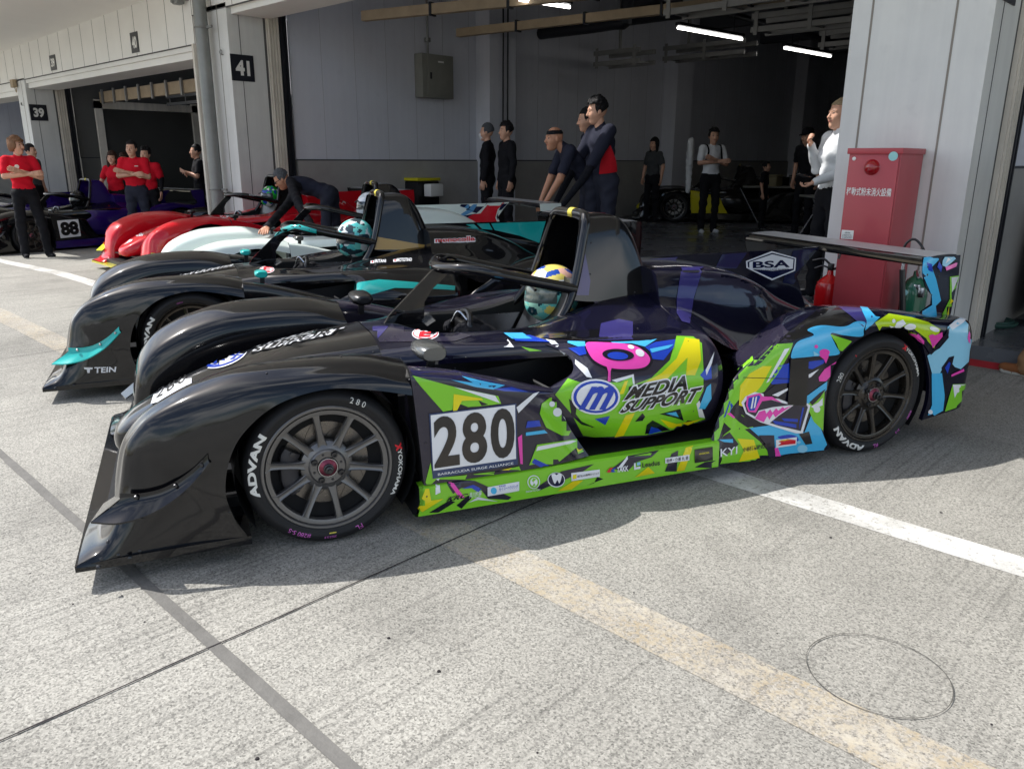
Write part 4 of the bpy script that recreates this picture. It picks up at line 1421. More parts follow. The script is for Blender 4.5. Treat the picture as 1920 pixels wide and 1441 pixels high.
    D(p, 'green', [(1740, 296), (1792, 288), (1768, 420), (1742, 532), (1682, 538), (1740, 420)], F6, 2)
    D(p, 'yellow', [(1746, 418), (1768, 424), (1748, 520), (1720, 520)], F6, 3)
    D(p, 'white', [(1748, 300), (1788, 296), (1752, 384)], F6, 3)
    for k in (('cover', 'black'),):
        pass


MAIN = dict(mirror_scale=1.0, band=M_YELLOW_MARK, mats=wrap_base('slate'), panel=wrap_base('slate'), skirt=wrap_base('green'), rear=wrap_base('navy'), cover=wrap_base('navy'),
            tub=wrap_base('navy'), fin=wrap_base('navy'), hoop=wrap_base('black'), nose=wrap_base('black'), fender=wrap_base('black'),
            ep=wrap_base('navy'), rim=M_RIM, mirror_far=[M_BLACKSAT, M_BLACKSAT])


# ================================================================== the setting
FLOOR = 0.14          # garage floor above the apron
FY = 5.5              # facade plane


def ground_z(x):
    return 0.0 if x > -10.4 else -0.033 * (-10.4 - x)


def concrete(name, base, speck=1.0, paintmix=None, wear=0.5, warm=0.0):
    m = bpy.data.materials.new(name)
    m.use_nodes = True
    nt = m.node_tree
    N, Lk = nt.nodes, nt.links
    b = N['Principled BSDF']
    b.inputs['Roughness'].default_value = .88
    tc = N.new('ShaderNodeTexCoord')

    def noise(scale, detail=5, rough=.6, vec=None):
        n = N.new('ShaderNodeTexNoise')
        n.inputs['Scale'].default_value = scale
        n.inputs['Detail'].default_value = detail
        n.inputs['Roughness'].default_value = rough
        Lk.new(vec or tc.outputs['Object'], n.inputs['Vector'])
        return n.outputs['Fac']

    def ramp(src, stops):
        r = N.new('ShaderNodeValToRGB')
        e = r.color_ramp.elements
        while len(e) < len(stops):
            e.new(.5)
        for k, (p, c) in enumerate(stops):
            e[k].position = p
            e[k].color = (c, c, c, 1) if np.isscalar(c) else (*c, 1)
        Lk.new(src, r.inputs['Fac'])
        return r.outputs['Color']

    def mul(a, b_, f=1.0):
        x = N.new('ShaderNodeMixRGB')
        x.blend_type = 'MULTIPLY'
        x.inputs['Fac'].default_value = f
        Lk.new(a, x.inputs['Color1']); Lk.new(b_, x.inputs['Color2'])
        return x.outputs['Color']
    d = tuple(c * .80 for c in base); l = tuple(min(1, c * 1.16) for c in base)
    big = ramp(noise(.42, 6, .62), [(.34, d), (.52, base), (.70, l)])
    mid = ramp(noise(3.2, 6, .7), [(.3, .90), (.7, 1.08)])
    col = mul(big, mid, .8)
    # exposed grit: light and dark grains
    vo = N.new('ShaderNodeTexVoronoi')
    vo.inputs['Scale'].default_value = 200
    Lk.new(tc.outputs['Object'], vo.inputs['Vector'])
    sep = N.new('ShaderNodeSeparateColor')
    Lk.new(vo.outputs['Color'], sep.inputs['Color'])
    grain = ramp(sep.outputs['Red'], [(.0, .46), (.20, .74), (.5, 1.0), (1.0, 1.24)])
    col = mul(col, grain, .95 * speck)
    fine = ramp(noise(95, 4, .75), [(.36, .70), (.50, 1.0), (.64, 1.18)])
    col = mul(col, fine, .85 * speck)
    # broom texture across the lane
    mp = N.new('ShaderNodeMapping')
    mp.inputs['Scale'].default_value = (55, 1.1, 1)
    mp.inputs['Rotation'].default_value = (0, 0, R(3))
    Lk.new(tc.outputs['Object'], mp.inputs['Vector'])
    br = noise(1.0, 3, .5, mp.outputs['Vector'])
    mask = ramp(noise(.7, 3, .5), [(.40, 0.05), (.58, 1.0)])
    mx = N.new('ShaderNodeMixRGB')
    mx.inputs['Color1'].default_value = (1, 1, 1, 1)
    Lk.new(mask, mx.inputs['Fac'])
    Lk.new(ramp(br, [(.33, .60), (.47, .98), (.70, 1.10)]), mx.inputs['Color2'])
    col = mul(col, mx.outputs['Color'], .75)
    # small oil and rubber spots
    sp = ramp(noise(1.3, 4, .55), [(.0, 1.0), (.54, 1.0), (.70, .70)])
    col = mul(col, sp, .8)
    if paintmix:
        wearmask = ramp(noise(38, 5, .8), [(wear - .07, 0.0), (wear + .07, 1.0)])
        big2 = ramp(noise(2.4, 3, .6), [(.35, .0), (.75, .8)])
        mm = N.new('ShaderNodeMath'); mm.operation = 'SUBTRACT'; mm.use_clamp = True
        Lk.new(wearmask, mm.inputs[0]); Lk.new(big2, mm.inputs[1])
        pm = N.new('ShaderNodeMixRGB')
        Lk.new(mm.outputs[0], pm.inputs['Fac'])
        Lk.new(col, pm.inputs['Color1'])
        p2 = ramp(noise(5.0, 4, .7), [(.35, tuple(c * .86 for c in paintmix[0])), (.65, paintmix[1])])
        Lk.new(p2, pm.inputs['Color2'])
        col = pm.outputs['Color']
    Lk.new(col, b.inputs['Base Color'])
    bp = N.new('ShaderNodeBump')
    bp.inputs['Strength'].default_value = .55
    bp.inputs['Distance'].default_value = .003
    Lk.new(noise(130, 3, .7), bp.inputs['Height'])
    Lk.new(bp.outputs['Normal'], b.inputs['Normal'])
    return m


M_CONC = concrete('apron_concrete', (.292, .281, .250))
M_LINE = concrete('worn_white_paint', (.292, .281, .250), 1.0, ((.60, .59, .56), (.68, .67, .64)), .40)
M_LINE2 = concrete('worn_pale_paint', (.340, .315, .272), 1.0, ((.40, .32, .20), (.45, .415, .345)), .50)
M_JOINT = mat('joint_filler', srgb(104, 102, 98), rough=.8, var=.15, vscale=14, bump=.3, bscale=60)
M_CRACK = mat('saw_cut', srgb(38, 34, 36), rough=.9, var=.2, vscale=30)
M_RUBBER = mat('tyre_mark', srgb(78, 76, 72), rough=.9)

xs = [-300, -120, -60, -40, -28, -20, -16, -12, -10.4, -8, -4, 0, 4, 12, 60, 300]


def sheet(name, x0, x1, y0, y1, m, dz=0.0, kind='structure', nx=None, wob=0.0):
    g = Geo()
    X = sorted(set([x0, x1] + [x for x in xs if x0 < x < x1] + ([x0 + (x1 - x0) * k / nx for k in range(1, nx)] if nx else [])))
    rr = random.Random(int(abs(x0 * 31 + y0 * 57)))
    g.grid(np.array([[(x, y0 + rr.uniform(-wob, wob), ground_z(x) + dz), (x, y1 + rr.uniform(-wob, wob), ground_z(x) + dz)] for x in X]))
    o = make(name, g, m)
    tag(o, kind=kind)
    return o


gr = Geo()
Ys = [-300, -80, -20, -6, -2, 0, 2, 4, 5.97]
gr.grid(np.array([[(x, y, ground_z(x)) for y in Ys] for x in xs]))
ground = tag(make('ground', gr, M_CONC), kind='structure')
sheet('painted_line', -60, 12, 2.915, 3.078, M_LINE, .0015, nx=90, wob=.003)
sheet('painted_line', -60, 12, 1.68, 1.865, M_LINE2, .0015, nx=90, wob=.005)
sheet('expansion_joint', -60, 12, .802, .840, M_JOINT, .0025, nx=220, wob=.003)
sheet('expansion_joint', -60, 12, -4.2, -4.15, M_JOINT, .0025, nx=90, wob=.004)


def cross_joint(x, w=.006, y0=-12.0, y1=5.9):
    g = Geo()
    rr = random.Random(int(x * 10))
    ys_ = np.linspace(y0, y1, 260)
    off = np.cumsum([rr.uniform(-.0016, .0016) for _ in ys_]) * .6
    off -= np.linspace(off[0], off[-1], len(off))
    g.grid(np.array([[(x + o_ - w * rr.uniform(.3, .65), y, ground_z(x) + .0035), (x + o_ + w * rr.uniform(.3, .65), y, ground_z(x) + .0035)] for y, o_ in zip(ys_, off)]))
    tag(make('saw_cut_joint', g, M_CRACK), kind='structure')


for x in (-1.978, -6.2, -10.4, -14.6, -18.8, 2.3):
    cross_joint(x)
# thin ring left by a tyre stack
c0 = at_z(1645, 1262)
g = Geo()
a = np.linspace(0, 2 * np.pi, 90)
rr_ = 0.185
g.grid(np.array([[(c0.x + (rr_ - .0025 - .001 * math.sin(5 * t)) * math.cos(t), c0.y + (rr_ - .0025) * math.sin(t), .0045), (c0.x + rr_ * math.cos(t), c0.y + rr_ * math.sin(t), .0045)] for t in a]))
tag(make('ring_mark', g, M_RUBBER), kind='structure')
# loose grit
g = Geo()
rg = random.Random(4)
for _ in range(46):
    x, y = rg.uniform(-3.0, .2), rg.uniform(.4, 3.6)
    s_ = rg.uniform(.002, .006)
    g.lathe_z([(0, s_ * .8), (s_ * .8, s_ * .5), (s_, 0)], (x, y, .0), 0, 6)
tag(make('grit', g, M_CRACK), 'small dark grains of grit scattered on the concrete apron', 'grit', kind='stuff')

# ---------------------------------------------------------------- pit building
M_PANEL = mat('light_grey_panel', srgb(214, 215, 212), rough=.55, var=.07, vscale=1.6, bump=.03, bscale=3, rvar=.08)
def streak(m, dark=.93):
    nt = m.node_tree; N, Lk = nt.nodes, nt.links
    b = N['Principled BSDF']
    src = b.inputs['Base Color'].links[0].from_socket
    tc = N.new('ShaderNodeTexCoord'); mp = N.new('ShaderNodeMapping'); mp.inputs['Scale'].default_value = (5, 5, .35)
    n = N.new('ShaderNodeTexNoise'); n.inputs['Scale'].default_value = 2.0; n.inputs['Detail'].default_value = 6; n.inputs['Roughness'].default_value = .6
    r = N.new('ShaderNodeValToRGB'); r.color_ramp.elements[0].position = .38; r.color_ramp.elements[0].color = (dark, dark, dark * 1.01, 1); r.color_ramp.elements[1].position = .62
    n2 = N.new('ShaderNodeTexNoise'); n2.inputs['Scale'].default_value = 7; n2.inputs['Detail'].default_value = 3
    r2 = N.new('ShaderNodeValToRGB'); r2.color_ramp.elements[0].position = .27; r2.color_ramp.elements[0].color = (.80, .80, .80, 1); r2.color_ramp.elements[1].position = .36
    x = N.new('ShaderNodeMixRGB'); x.blend_type = 'MULTIPLY'; x.inputs['Fac'].default_value = 1
    y = N.new('ShaderNodeMixRGB'); y.blend_type = 'MULTIPLY'; y.inputs['Fac'].default_value = .25
    Lk.new(tc.outputs['Object'], mp.inputs['Vector']); Lk.new(mp.outputs['Vector'], n.inputs['Vector']); Lk.new(n.outputs['Fac'], r.inputs['Fac'])
    Lk.new(tc.outputs['Object'], n2.inputs['Vector']); Lk.new(n2.outputs['Fac'], r2.inputs['Fac'])
    Lk.new(src, x.inputs['Color1']); Lk.new(r.outputs['Color'], x.inputs['Color2']); Lk.new(x.outputs['Color'], y.inputs['Color1']); Lk.new(r2.outputs['Color'], y.inputs['Color2'])
    Lk.new(y.outputs['Color'], b.inputs['Base Color'])


streak(M_PANEL)
M_PANEL2 = mat('pale_fascia_panel', srgb(232, 231, 226), rough=.6, var=.05, vscale=1.2)
M_SOFF = mat('cream_soffit', srgb(250, 248, 242), rough=.8, var=.03, vscale=.5)
M_SEAM = mat('seam_sealant', srgb(136, 130, 122), rough=.8)
M_SEAMD = mat('dark_seam', srgb(84, 84, 84), rough=.9)
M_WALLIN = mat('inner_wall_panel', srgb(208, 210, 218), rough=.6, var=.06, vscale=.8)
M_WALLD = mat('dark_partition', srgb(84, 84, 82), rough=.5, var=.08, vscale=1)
M_SEAMI = mat('wall_seam', srgb(180, 181, 187), rough=.7)
M_WALLB = mat('rough_concrete_base', srgb(158, 156, 153), rough=.9, var=.10, vscale=2.2, bump=.2, bscale=20)
streak(M_WALLIN, .96)
M_FLOOR = mat('garage_floor', srgb(96, 98, 102), rough=.28, var=.12, vscale=1.4, rvar=.12)
M_CEIL = mat('dark_ceiling', srgb(92, 95, 102), rough=.85, var=.15, vscale=1.5)
M_STEEL = mat('dark_steel', srgb(40, 42, 48), rough=.5, metal=.4)
M_RAIL = mat('grey_cable_tray', srgb(136, 136, 134), rough=.5, metal=.3, var=.08)
M_BEIGE = mat('weathered_beige_steel', srgb(164, 146, 120), rough=.7, var=.16, vscale=4)
M_FRAME = mat('stained_white_frame', srgb(214, 208, 196), rough=.6, var=.10, vscale=3)
streak(M_FRAME, .84)
M_GALV = mat('galvanised_pipe', srgb(132, 134, 132), rough=.5, metal=.5, var=.14, vscale=3.5)
M_BLACKSIGN = mat('black_sign', srgb(20, 24, 34), rough=.45)
M_SIGNW = mat('sign_white', srgb(226, 226, 222), rough=.5)
M_REDP = mat('red_kerb_paint', srgb(170, 36, 44), rough=.6, var=.12, vscale=6)
M_TUBE = mat('fluorescent_tube', (1.0, .97, .92), emit=7.0)

bld = empty('pit_building', (-2, FY, 0))
tag(bld, 'long grey panelled pit garage building with open numbered bays', 'building')


def part(name, g, m, sharp=32, parent=bld):
    o = make(name, g, m, parent, sharp)
    o.location = -Vector(parent.location) if parent.location.length else (0, 0, 0)
    return o


def bb(g, x0, x1, y0, y1, z0, z1, mi=0, bev=0.0):
    g.box(((x0 + x1) / 2, (y0 + y1) / 2, (z0 + z1) / 2), (x1 - x0, y1 - y0, z1 - z0), mi, bev=bev)


# garage floor with its kerb
g = Geo()
bb(g, -45, 8, 5.97, 30, -1.2, FLOOR, 0)
part('garage_floor', g, [M_FLOOR])
g = Geo()
bb(g, -45, 8, 5.962, 5.9695, -.9, .045, 0)
part('kerb_band', g, [M_REDP])
g = Geo()
bb(g, -1.40, 8, 6.95, 7.2, FLOOR + .003, FLOOR + .012, 0)
part('drain_grate', g, [M_STEEL])


def pillar(x0, x1, ztop, seams=(), depth=.52):
    g = Geo()
    bb(g, x0, x1, FY, FY + depth, -.9, ztop, 0)
    for sx in seams:
        bb(g, sx - .006, sx + .006, FY - .003, FY + .02, -.9, ztop, 1)
    bb(g, x1 - .002, x1 + .003, FY + .16, FY + .168, -.9, ztop, 2)
    part('pillar', g, [M_PANEL, M_SEAM, M_SEAMD])
    # door frame and track behind the return
    g = Geo()
    bb(g, x1 - .02, x1 + .0, FY + depth, FY + depth + .035, -.9, ztop, 1)
    bb(g, x1 - .06, x1 + .03, FY + depth + .035, FY + depth + .22, -.9, ztop, 0)
    for k in range(4):
        bb(g, x1 + .03, x1 + .045, FY + depth + .06 + k * .045, FY + depth + .075 + k * .045, -.9, ztop, 0)
    part('door_frame', g, [M_FRAME, M_SEAMD])
    g = Geo()
    bb(g, x1 - .10, x1 + .02, FY + depth + .225, FY + depth + .34, -.9, ztop, 0)
    bb(g, x1 + .02, x1 + .05, FY + depth + .24, FY + depth + .26, -.9, ztop, 0)
    bb(g, x1 + .02, x1 + .05, FY + depth + .31, FY + depth + .33, -.9, ztop, 0)
    part('shutter_track', g, [M_STEEL])


pillar(-11.56, -10.6, 3.30, (-11.52, -10.86))
pillar(-20.13, -19.55, 2.90, (-19.80,))
pillar(-29.25, -28.65, 2.70, ())
pillar(-2.28, -1.455, 3.55, (-2.155, -1.66))
# the post beside the downpipe
g = Geo()
bb(g, -11.62, -11.565, FY - .04, FY + .3, -.9, 2.875, 0)
part('pillar_edge', g, [M_FRAME])


def fascia(x0, x1, zb, zt0, zt1, step=.587, off=0.0):
    g = Geo()
    g.add([(x0, FY, zb), (x1, FY, zb), (x1, FY, zt1), (x0, FY, zt0), (x0, FY + .3, zb), (x1, FY + .3, zb), (x1, FY + .3, zt1), (x0, FY + .3, zt0)],
          [(0, 1, 2, 3), (0, 4, 5, 1), (4, 7, 6, 5), (1, 5, 6, 2), (0, 3, 7, 4), (3, 2, 6, 7)], 0)
    x = x0 + off
    while x < x1:
        zt = zt0 + (zt1 - zt0) * (x - x0) / (x1 - x0)
        bb(g, x - .004, x + .004, FY - .002, FY + .01, zb, zt, 1)
        x += step
    bb(g, x0, x1, FY - .006, FY + .02, zb - .012, zb - .001, 1)
    part('fascia', g, [M_PANEL2, M_SEAMD])


fascia(-60, -11.60, 2.880, 2.95, 3.64)
fascia(-11.598, -1.0, 3.250, 4.3, 4.3)
fascia(-.998, 9, 3.60, 4.3, 4.3)
# shutter housings behind the fascia, white undersides
for x0, x1, z in ((-28.6, -20.15, 2.60), (-19.54, -11.63, 2.70), (-10.59, -2.29, 3.165), (-1.44, 8, 3.5)):
    g = Geo()
    bb(g, x0, x1, FY + .06, FY + .62, z, z + .35, 0)
    bb(g, x0, x1, FY + .02, FY + .058, z + .10, z + .35, 0)
    part('shutter_housing', g, [M_PANEL2])
# walkway soffit over the lane
g = Geo()
g.add([(-60, 2.68, 2.95), (-60, FY, 2.95), (-11.6, FY, 3.64), (-11.6, 2.68, 3.64), (-60, 2.68, 3.6), (-60, FY, 3.6), (-11.6, FY, 4.3), (-11.6, 2.68, 4.3)],
      [(0, 1, 2, 3), (4, 7, 6, 5), (0, 3, 7, 4), (3, 2, 6, 7), (0, 4, 5, 1)], 0)
bb(g, -11.598, 9, 2.68, FY, 4.31, 4.8, 0)
part('soffit', g, [M_SOFF])
# upper storey mass above
g = Geo()
bb(g, -60, 9, FY + .31, 30, 4.9, 8.5, 0)
part('upper_storey', g, [M_PANEL2])
# partition walls and columns
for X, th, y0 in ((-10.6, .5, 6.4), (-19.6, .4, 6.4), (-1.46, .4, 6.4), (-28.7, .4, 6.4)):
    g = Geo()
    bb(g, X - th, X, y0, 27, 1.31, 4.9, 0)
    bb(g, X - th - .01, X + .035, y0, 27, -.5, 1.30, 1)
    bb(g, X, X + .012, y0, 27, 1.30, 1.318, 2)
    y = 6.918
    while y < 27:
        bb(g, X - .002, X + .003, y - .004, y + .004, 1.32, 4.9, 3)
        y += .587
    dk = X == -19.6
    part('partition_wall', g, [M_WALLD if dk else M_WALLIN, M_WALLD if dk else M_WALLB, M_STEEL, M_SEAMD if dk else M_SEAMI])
    for yc in (10.02, 15.8, 22.2):
        g = Geo()
        bb(g, X - .1, X + .34, yc, yc + .64, FLOOR, 4.9, 0)
        part('column', g, [M_WALLIN])
g = Geo()
bb(g, -45, 8, 27, 27.3, FLOOR, 4.9, 0)
part('back_wall', g, [M_WALLIN])
g = Geo()
bb(g, -45, 8, 6.15, 27, 4.6, 4.9, 0)
for k in range(7):
    bb(g, -45, 8, 8.4 + 2.9 * k, 8.62 + 2.9 * k, 4.2, 4.598, 0)
part('ceiling', g, [M_CEIL])
# overhead gear inside bay 41: two beige beams, grey trays, ducts
b1 = at_z(667, 34, 3.3)
g = Geo()
for (xa, ya, xb_, yb_, z, dz, wd) in ((-10.0, 7.25, -2.3, 9.3, 3.27, .13, .10), (-10.1, 9.15, -2.3, 10.15, 3.26, .12, .10)):
    L_ = math.hypot(xb_ - xa, yb_ - ya)
    an = math.atan2(yb_ - ya, xb_ - xa)
    for k in range(int(L_ / 1.2) + 1):
        c = 0.6 + 1.2 * k
        if c + .59 > L_ + .3: break
        g.box((xa + math.cos(an) * c, ya + math.sin(an) * c, z), (1.17, wd, dz), 0, rz=an)
        g.box((xa + math.cos(an) * (c + .6), ya + math.sin(an) * (c + .6), z), (.035, wd + .03, dz + .04), 1, rz=an)
part('overhead_beam', g, [M_BEIGE, M_STEEL])


def tray(xa, xb_, ya, z, yb_=None):
    g = Geo()
    for dz in (0, .18):
        bb(g, xa, xb_, ya, ya + .05, z + dz, z + dz + .075, 0)
        bb(g, xa, xb_, ya + .45, ya + .5, z + dz, z + dz + .075, 0)
    x = xa + .08
    while x < xb_:
        bb(g, x - .03, x + .03, ya - .012, ya - .002, z - .04, z + .30, 0)
        bb(g, x - .02, x + .02, ya + .052, ya + .448, z + .02, z + .05, 0)
        x += .82
    bb(g, xa + .4, xa + .44, ya + .2, ya + .24, z + .26, 4.6, 0)
    part('cable_tray', g, [M_RAIL])


tray(-6.40, -2.5, 9.42, 3.15)
tray(-6.26, -2.5, 11.5, 3.15)
tray(-6.20, -2.5, 13.7, 3.15)
tray(-9.6, -8.6, 12.0, 2.95)
tray(-9.2, -7.5, 13.6, 3.15)
# rails in bay 40 and its glazed screens
g = Geo()
bb(g, -19.4, -11.7, 6.9, 7.0, 2.48, 2.70, 0)
for k in range(12):
    bb(g, -19.2 + .66 * k, -19.14 + .66 * k, 6.86, 6.895, 2.44, 2.74, 1)
part('overhead_beam', g, [M_BEIGE, M_RAIL])
g = Geo()
for k, (yy, zz) in enumerate(((8.2, 2.62), (9.8, 2.7), (11.5, 2.8))):
    bb(g, -19.0, -11.2, yy, yy + .06, zz, zz + .10, 0)
    bb(g, -19.0, -11.2, yy, yy + .06, zz - .16, zz - .10, 0)
    for j in range(9):
        bb(g, -18.8 + .8 * j, -18.76 + .8 * j, yy - .01, yy - .002, zz - .18, zz + .12, 0)
part('cable_tray', g, [M_RAIL])
M_DGLASS = mat('dark_glazing', srgb(60, 60, 58), rough=.12, coat=.5, var=.1, vscale=1)
g = Geo()
yy = 6.9
for k in range(6):
    bb(g, -19.56, -19.53, yy + .06, yy + 2.1, 1.35 * 0 + .3, 2.35, 1)
    bb(g, -19.54, -19.46, yy - .10, yy + .05, FLOOR, 2.55, 0)
    yy += 2.2
bb(g, -19.54, -19.46, 6.8, 19.2, 2.36, 2.52, 0)
part('glazed_screen', g, [M_FRAME, M_DGLASS])
# dark round duct and pipes overhead
for pts, r_, nm in (([(-9.9, 10.9, 3.42), (-8.3, 10.9, 3.42), (-8.1, 10.9, 3.5), (-8.05, 10.9, 4.5)], .10, 'duct'), ([(-10.0, 13.0, 3.9), (-2.4, 13.0, 3.9)], .16, 'duct'),
                    ([(-7.6, 6.6, 3.75), (-7.6, 26, 3.75)], .05, 'conduit'), ([(-7.0, 6.6, 3.9), (-7.0, 26, 3.9)], .03, 'conduit'), ([(-4.2, 6.6, 3.95), (-4.2, 26, 3.95)], .14, 'duct'),
                    ([(-10.35, 10.3, 4.5), (-10.22, 10.3, 4.3), (-10.22, 10.3, .6)], .014, 'conduit'), ([(-10.22, 10.42, 4.5), (-10.22, 10.42, .6)], .014, 'conduit')):
    g = Geo(); g.tube(pts, r_, 0, seg=14, smooth=3)
    part(nm, g, [M_STEEL])

# ceiling lamps, lit
for k, (p, q) in enumerate((((1270, 52), (1392, 74)), ((1470, 90), (1558, 106)), ((972, -1), (1070, 14)))):
    A, B = at_z(*p, 3.25), at_z(*q, 3.25)
    L_ = (B - A).length
    an = math.atan2(B.y - A.y, B.x - A.x)
    t = empty('tube_lamp', ((A.x + B.x) / 2, (A.y + B.y) / 2, 3.25), an)
    tag(t, ['lit white tube lamp hanging nearer the opening, longest in view', 'lit white tube lamp hanging deeper, beside the right pillar', 'lit white tube lamp cut off by the top of the frame'][k], 'lamp', 'tube lamps in bay 41')
    g = Geo(); g.box((0, 0, .055), (L_, .09, .05), 0, bev=.008); make('housing', g, [M_STEEL], t)
    g = Geo(); g.tube([(-L_ / 2 + .02, 0, 0), (L_ / 2 - .02, 0, 0)], .022, 0, seg=12, smooth=0); make('tube', g, [M_TUBE], t)
    g = Geo()
    for s in (-1, 1): g.tube([(s * L_ * .35, 0, .08), (s * L_ * .35, 0, 1.3)], .006, 0, seg=6, smooth=0)
    make('hanger', g, [M_STEEL], t)


# numbered signs
def sign(txt, org, ax, w_, h_, label, bold=.045):
    """org: centre; ax: unit vector reading to the right; built thin, proud of the wall."""
    ax = Vector(ax)
    up_ = Vector((0, 0, 1))
    nrm = ax.cross(up_)
    g = Geo()
    f = lambda u, v, d=.0: tuple(Vector(org) + ax * u + up_ * v + nrm * d)
    q = [(-w_ / 2, -h_ / 2), (w_ / 2, -h_ / 2), (w_ / 2, h_ / 2), (-w_ / 2, h_ / 2)]
    g.prism(q, lambda a, b, d: f(a, b, d), 0.001, .009, 0)
    if txt:
        letter_flat(g, txt, lambda u, v: f(u, v, .0105), w_ * .62, h_ * .58, 1, bold=bold)
    o = make('number_sign', g, [M_BLACKSIGN, M_SIGNW])
    tag(o, label, 'sign', 'bay number signs')


sign('41', (-10.6, 5.665, 2.505), (0, 1, 0), .335, .335, 'black square sign reading 41 on the pillar return beside the downpipe')
sign('39', (-19.55, 5.68, 2.225), (0, 1, 0), .33, .325, 'black square sign reading 39 on the pillar return behind the red shirts')
sign('39', (-17.6, FY - .001, 3.06), (1, 0, 0), .33, .27, 'black sign reading 39 high on the fascia')
sign('40', (-13.66, FY - .001, 3.075), (1, 0, 0), .29, .30, 'black sign reading 40 high on the fascia')
sign('43', (-1.455, 5.70, 2.42), (0, 1, 0), .33, .33, 'black sign on the right pillar cut off by the top of the picture')

# downpipe
dp = empty('downpipe', (-11.06, FY - .14, 0))
tag(dp, 'galvanised round downpipe clamped to the pillar of bay 41', 'drainpipe')
g = Geo(); g.tube([(0, 0, -.2), (0, 0, 4.3)], .088, 0, seg=24, smooth=0); make('pipe', g, [M_GALV], dp)
for z in (3.02, .9):
    g = Geo(); g.tube([(.092 * math.cos(t), .092 * math.sin(t), z) for t in np.linspace(0, 2 * np.pi, 20)], .010, 0, seg=6, smooth=0); g.box((.16, .03, z), (.16, .03, .03), 0); make('bracket', g, [M_GALV], dp)
# eye bolts, security camera
for p in ((420, 98, 'small steel ring bolt beside the 41 sign'), (46, 195, 'small steel ring bolt on the pillar of bay 39')):
    q = at_y(p[0] - 6, p[1], FY - .03)
    g = Geo()
    g.tube([(q.x + .028 * math.cos(t), q.y, q.z + .028 * math.sin(t)) for t in np.linspace(0, 2 * np.pi, 16)], .007, 0, seg=6, smooth=0)
    g.tube([(q.x, q.y, q.z - .028), (q.x, FY + .02, q.z - .028)], .008, 0, seg=6, smooth=0)
    tag(make('ring_bolt', g, [M_GALV]), p[2], 'ring bolt', 'ring bolts on the pillars')
q = at_y(334, 3, FY - .1)
g = Geo(); g.box(tuple(q), (.16, .12, .08), 0, bev=.02); g.tube([(q.x + .03, q.y, q.z), (q.x + .12, FY, q.z + .02)], .012, 0, seg=6, smooth=0); g.lathe_y([(0, -.09), (.025, -.085), (.03, -.05)], (q.x - .04, q.y, q.z), 0, 12)
tag(make('floodlight', g, [M_GALV]), 'small metal fitting bracketed under the soffit by the downpipe', 'light fitting')
q = at_y(25, 157, FY - .06)
g = Geo(); g.box(tuple(q), (.2, .08, .16), 0, bev=.012); g.tube([(q.x + .05, q.y, q.z - .08), (q.x + .12, q.y, q.z - .18), (q.x + .18, q.y, q.z - .1)], .008, 0, seg=6)
tag(make('junction_box', g, [M_BEIGE]), 'beige junction box with a looped cable above the 39 pillar', 'junction box')

# electrical cabinet on the partition wall
ec = empty('electrical_cabinet', (-10.6, 8.98, 2.62)); tag(ec, 'grey metal electrical cabinet hung on the partition wall of bay 41', 'cabinet')
M_CAB = mat('cabinet_grey', srgb(128, 128, 120), rough=.5, var=.06)
g = Geo(); g.box((.11, 0, 0), (.2, .66, .66), 0, bev=.008); make('case', g, [M_CAB], ec)
g = Geo(); g.box((.218, .04, -.005), (.012, .54, .60), 0, bev=.004); d_ = make('door', g, [M_CAB], ec)
g = Geo(); g.box((.232, -.17, 0), (.015, .03, .10), 0, bev=.004); make('handle', g, [M_STEEL], d_)
g = Geo(); g.box((.226, .05, .22), (.003, .12, .025), 0); make('name_plate', g, [M_SIGNW], ec)
g = Geo(); g.tube([(.08, -.1, .33), (.08, -.1, .9), (.08, -.1, 2.0)], .018, 0, seg=8, smooth=0); g.lathe_z([(0, .04), (.05, .03), (.05, -.03), (0, -.04)], (.08, -.1, .55), 0, 14); make('conduit', g, [M_GALV], ec)

# fire equipment cabinet
M_RED = mat('faded_red_enamel', srgb(170, 62, 70), rough=.42, var=.07, vscale=3, coat=.15)
fc = empty('fire_equipment_cabinet', (-1.86, 5.32, 0)); tag(fc, 'tall red fire equipment cabinet standing against the right pillar', 'fire cabinet')
FX0, FX1, FY0, FY1 = -2.035, -1.725, 5.10, 5.49
lx = lambda x: x + 1.86
ly = lambda y: y - 5.32
g = Geo(); g.box((lx((FX0 + FX1) / 2), ly((FY0 + FY1) / 2), .70), (FX1 - FX0, FY1 - FY0, 1.38), 0, bev=.006); case = make('case', g, [M_RED], fc)
g = Geo(); g.box((lx((FX0 + FX1) / 2), ly((FY0 + FY1) / 2) - .006, 1.405), (FX1 - FX0 + .02, FY1 - FY0 + .012, .035), 0, bev=.004); make('lid', g, [M_RED], fc)
g = Geo()
dx0, dx1 = lx(FX0) + .008, lx(FX1) - .008
g.box(((dx0 + dx1) / 2, ly(FY0) - .007, .72), (dx1 - dx0, .012, 1.30), 0, bev=.003)
f = lambda u, v: ((dx0 + dx1) / 2 + u, ly(FY0) - .0145, v)
letter_flat(g, '移動式粉末消火設備', f, .268, .050, 1, bold=.012, cx=-.005, cy=1.165)
dr = make('door', g, [M_RED, M_SIGNW], fc)
g = Geo(); g.box((dx0 + .045, ly(FY0) - .0145, .90), (.075, .002, .055), 0)
letter_flat(g, '注意事項', lambda u, v: (dx0 + .045 + u, ly(FY0) - .017, .912 + v), .034, .011, 1)
for k in range(3): letter_flat(g, '消火設備使用後補充', lambda u, v: (dx0 + .045 + u, ly(FY0) - .017, .898 - .009 * k + v), .062, .006, 1)
make('notice', g, [M_SIGNW, M_BLACKSIGN], dr)
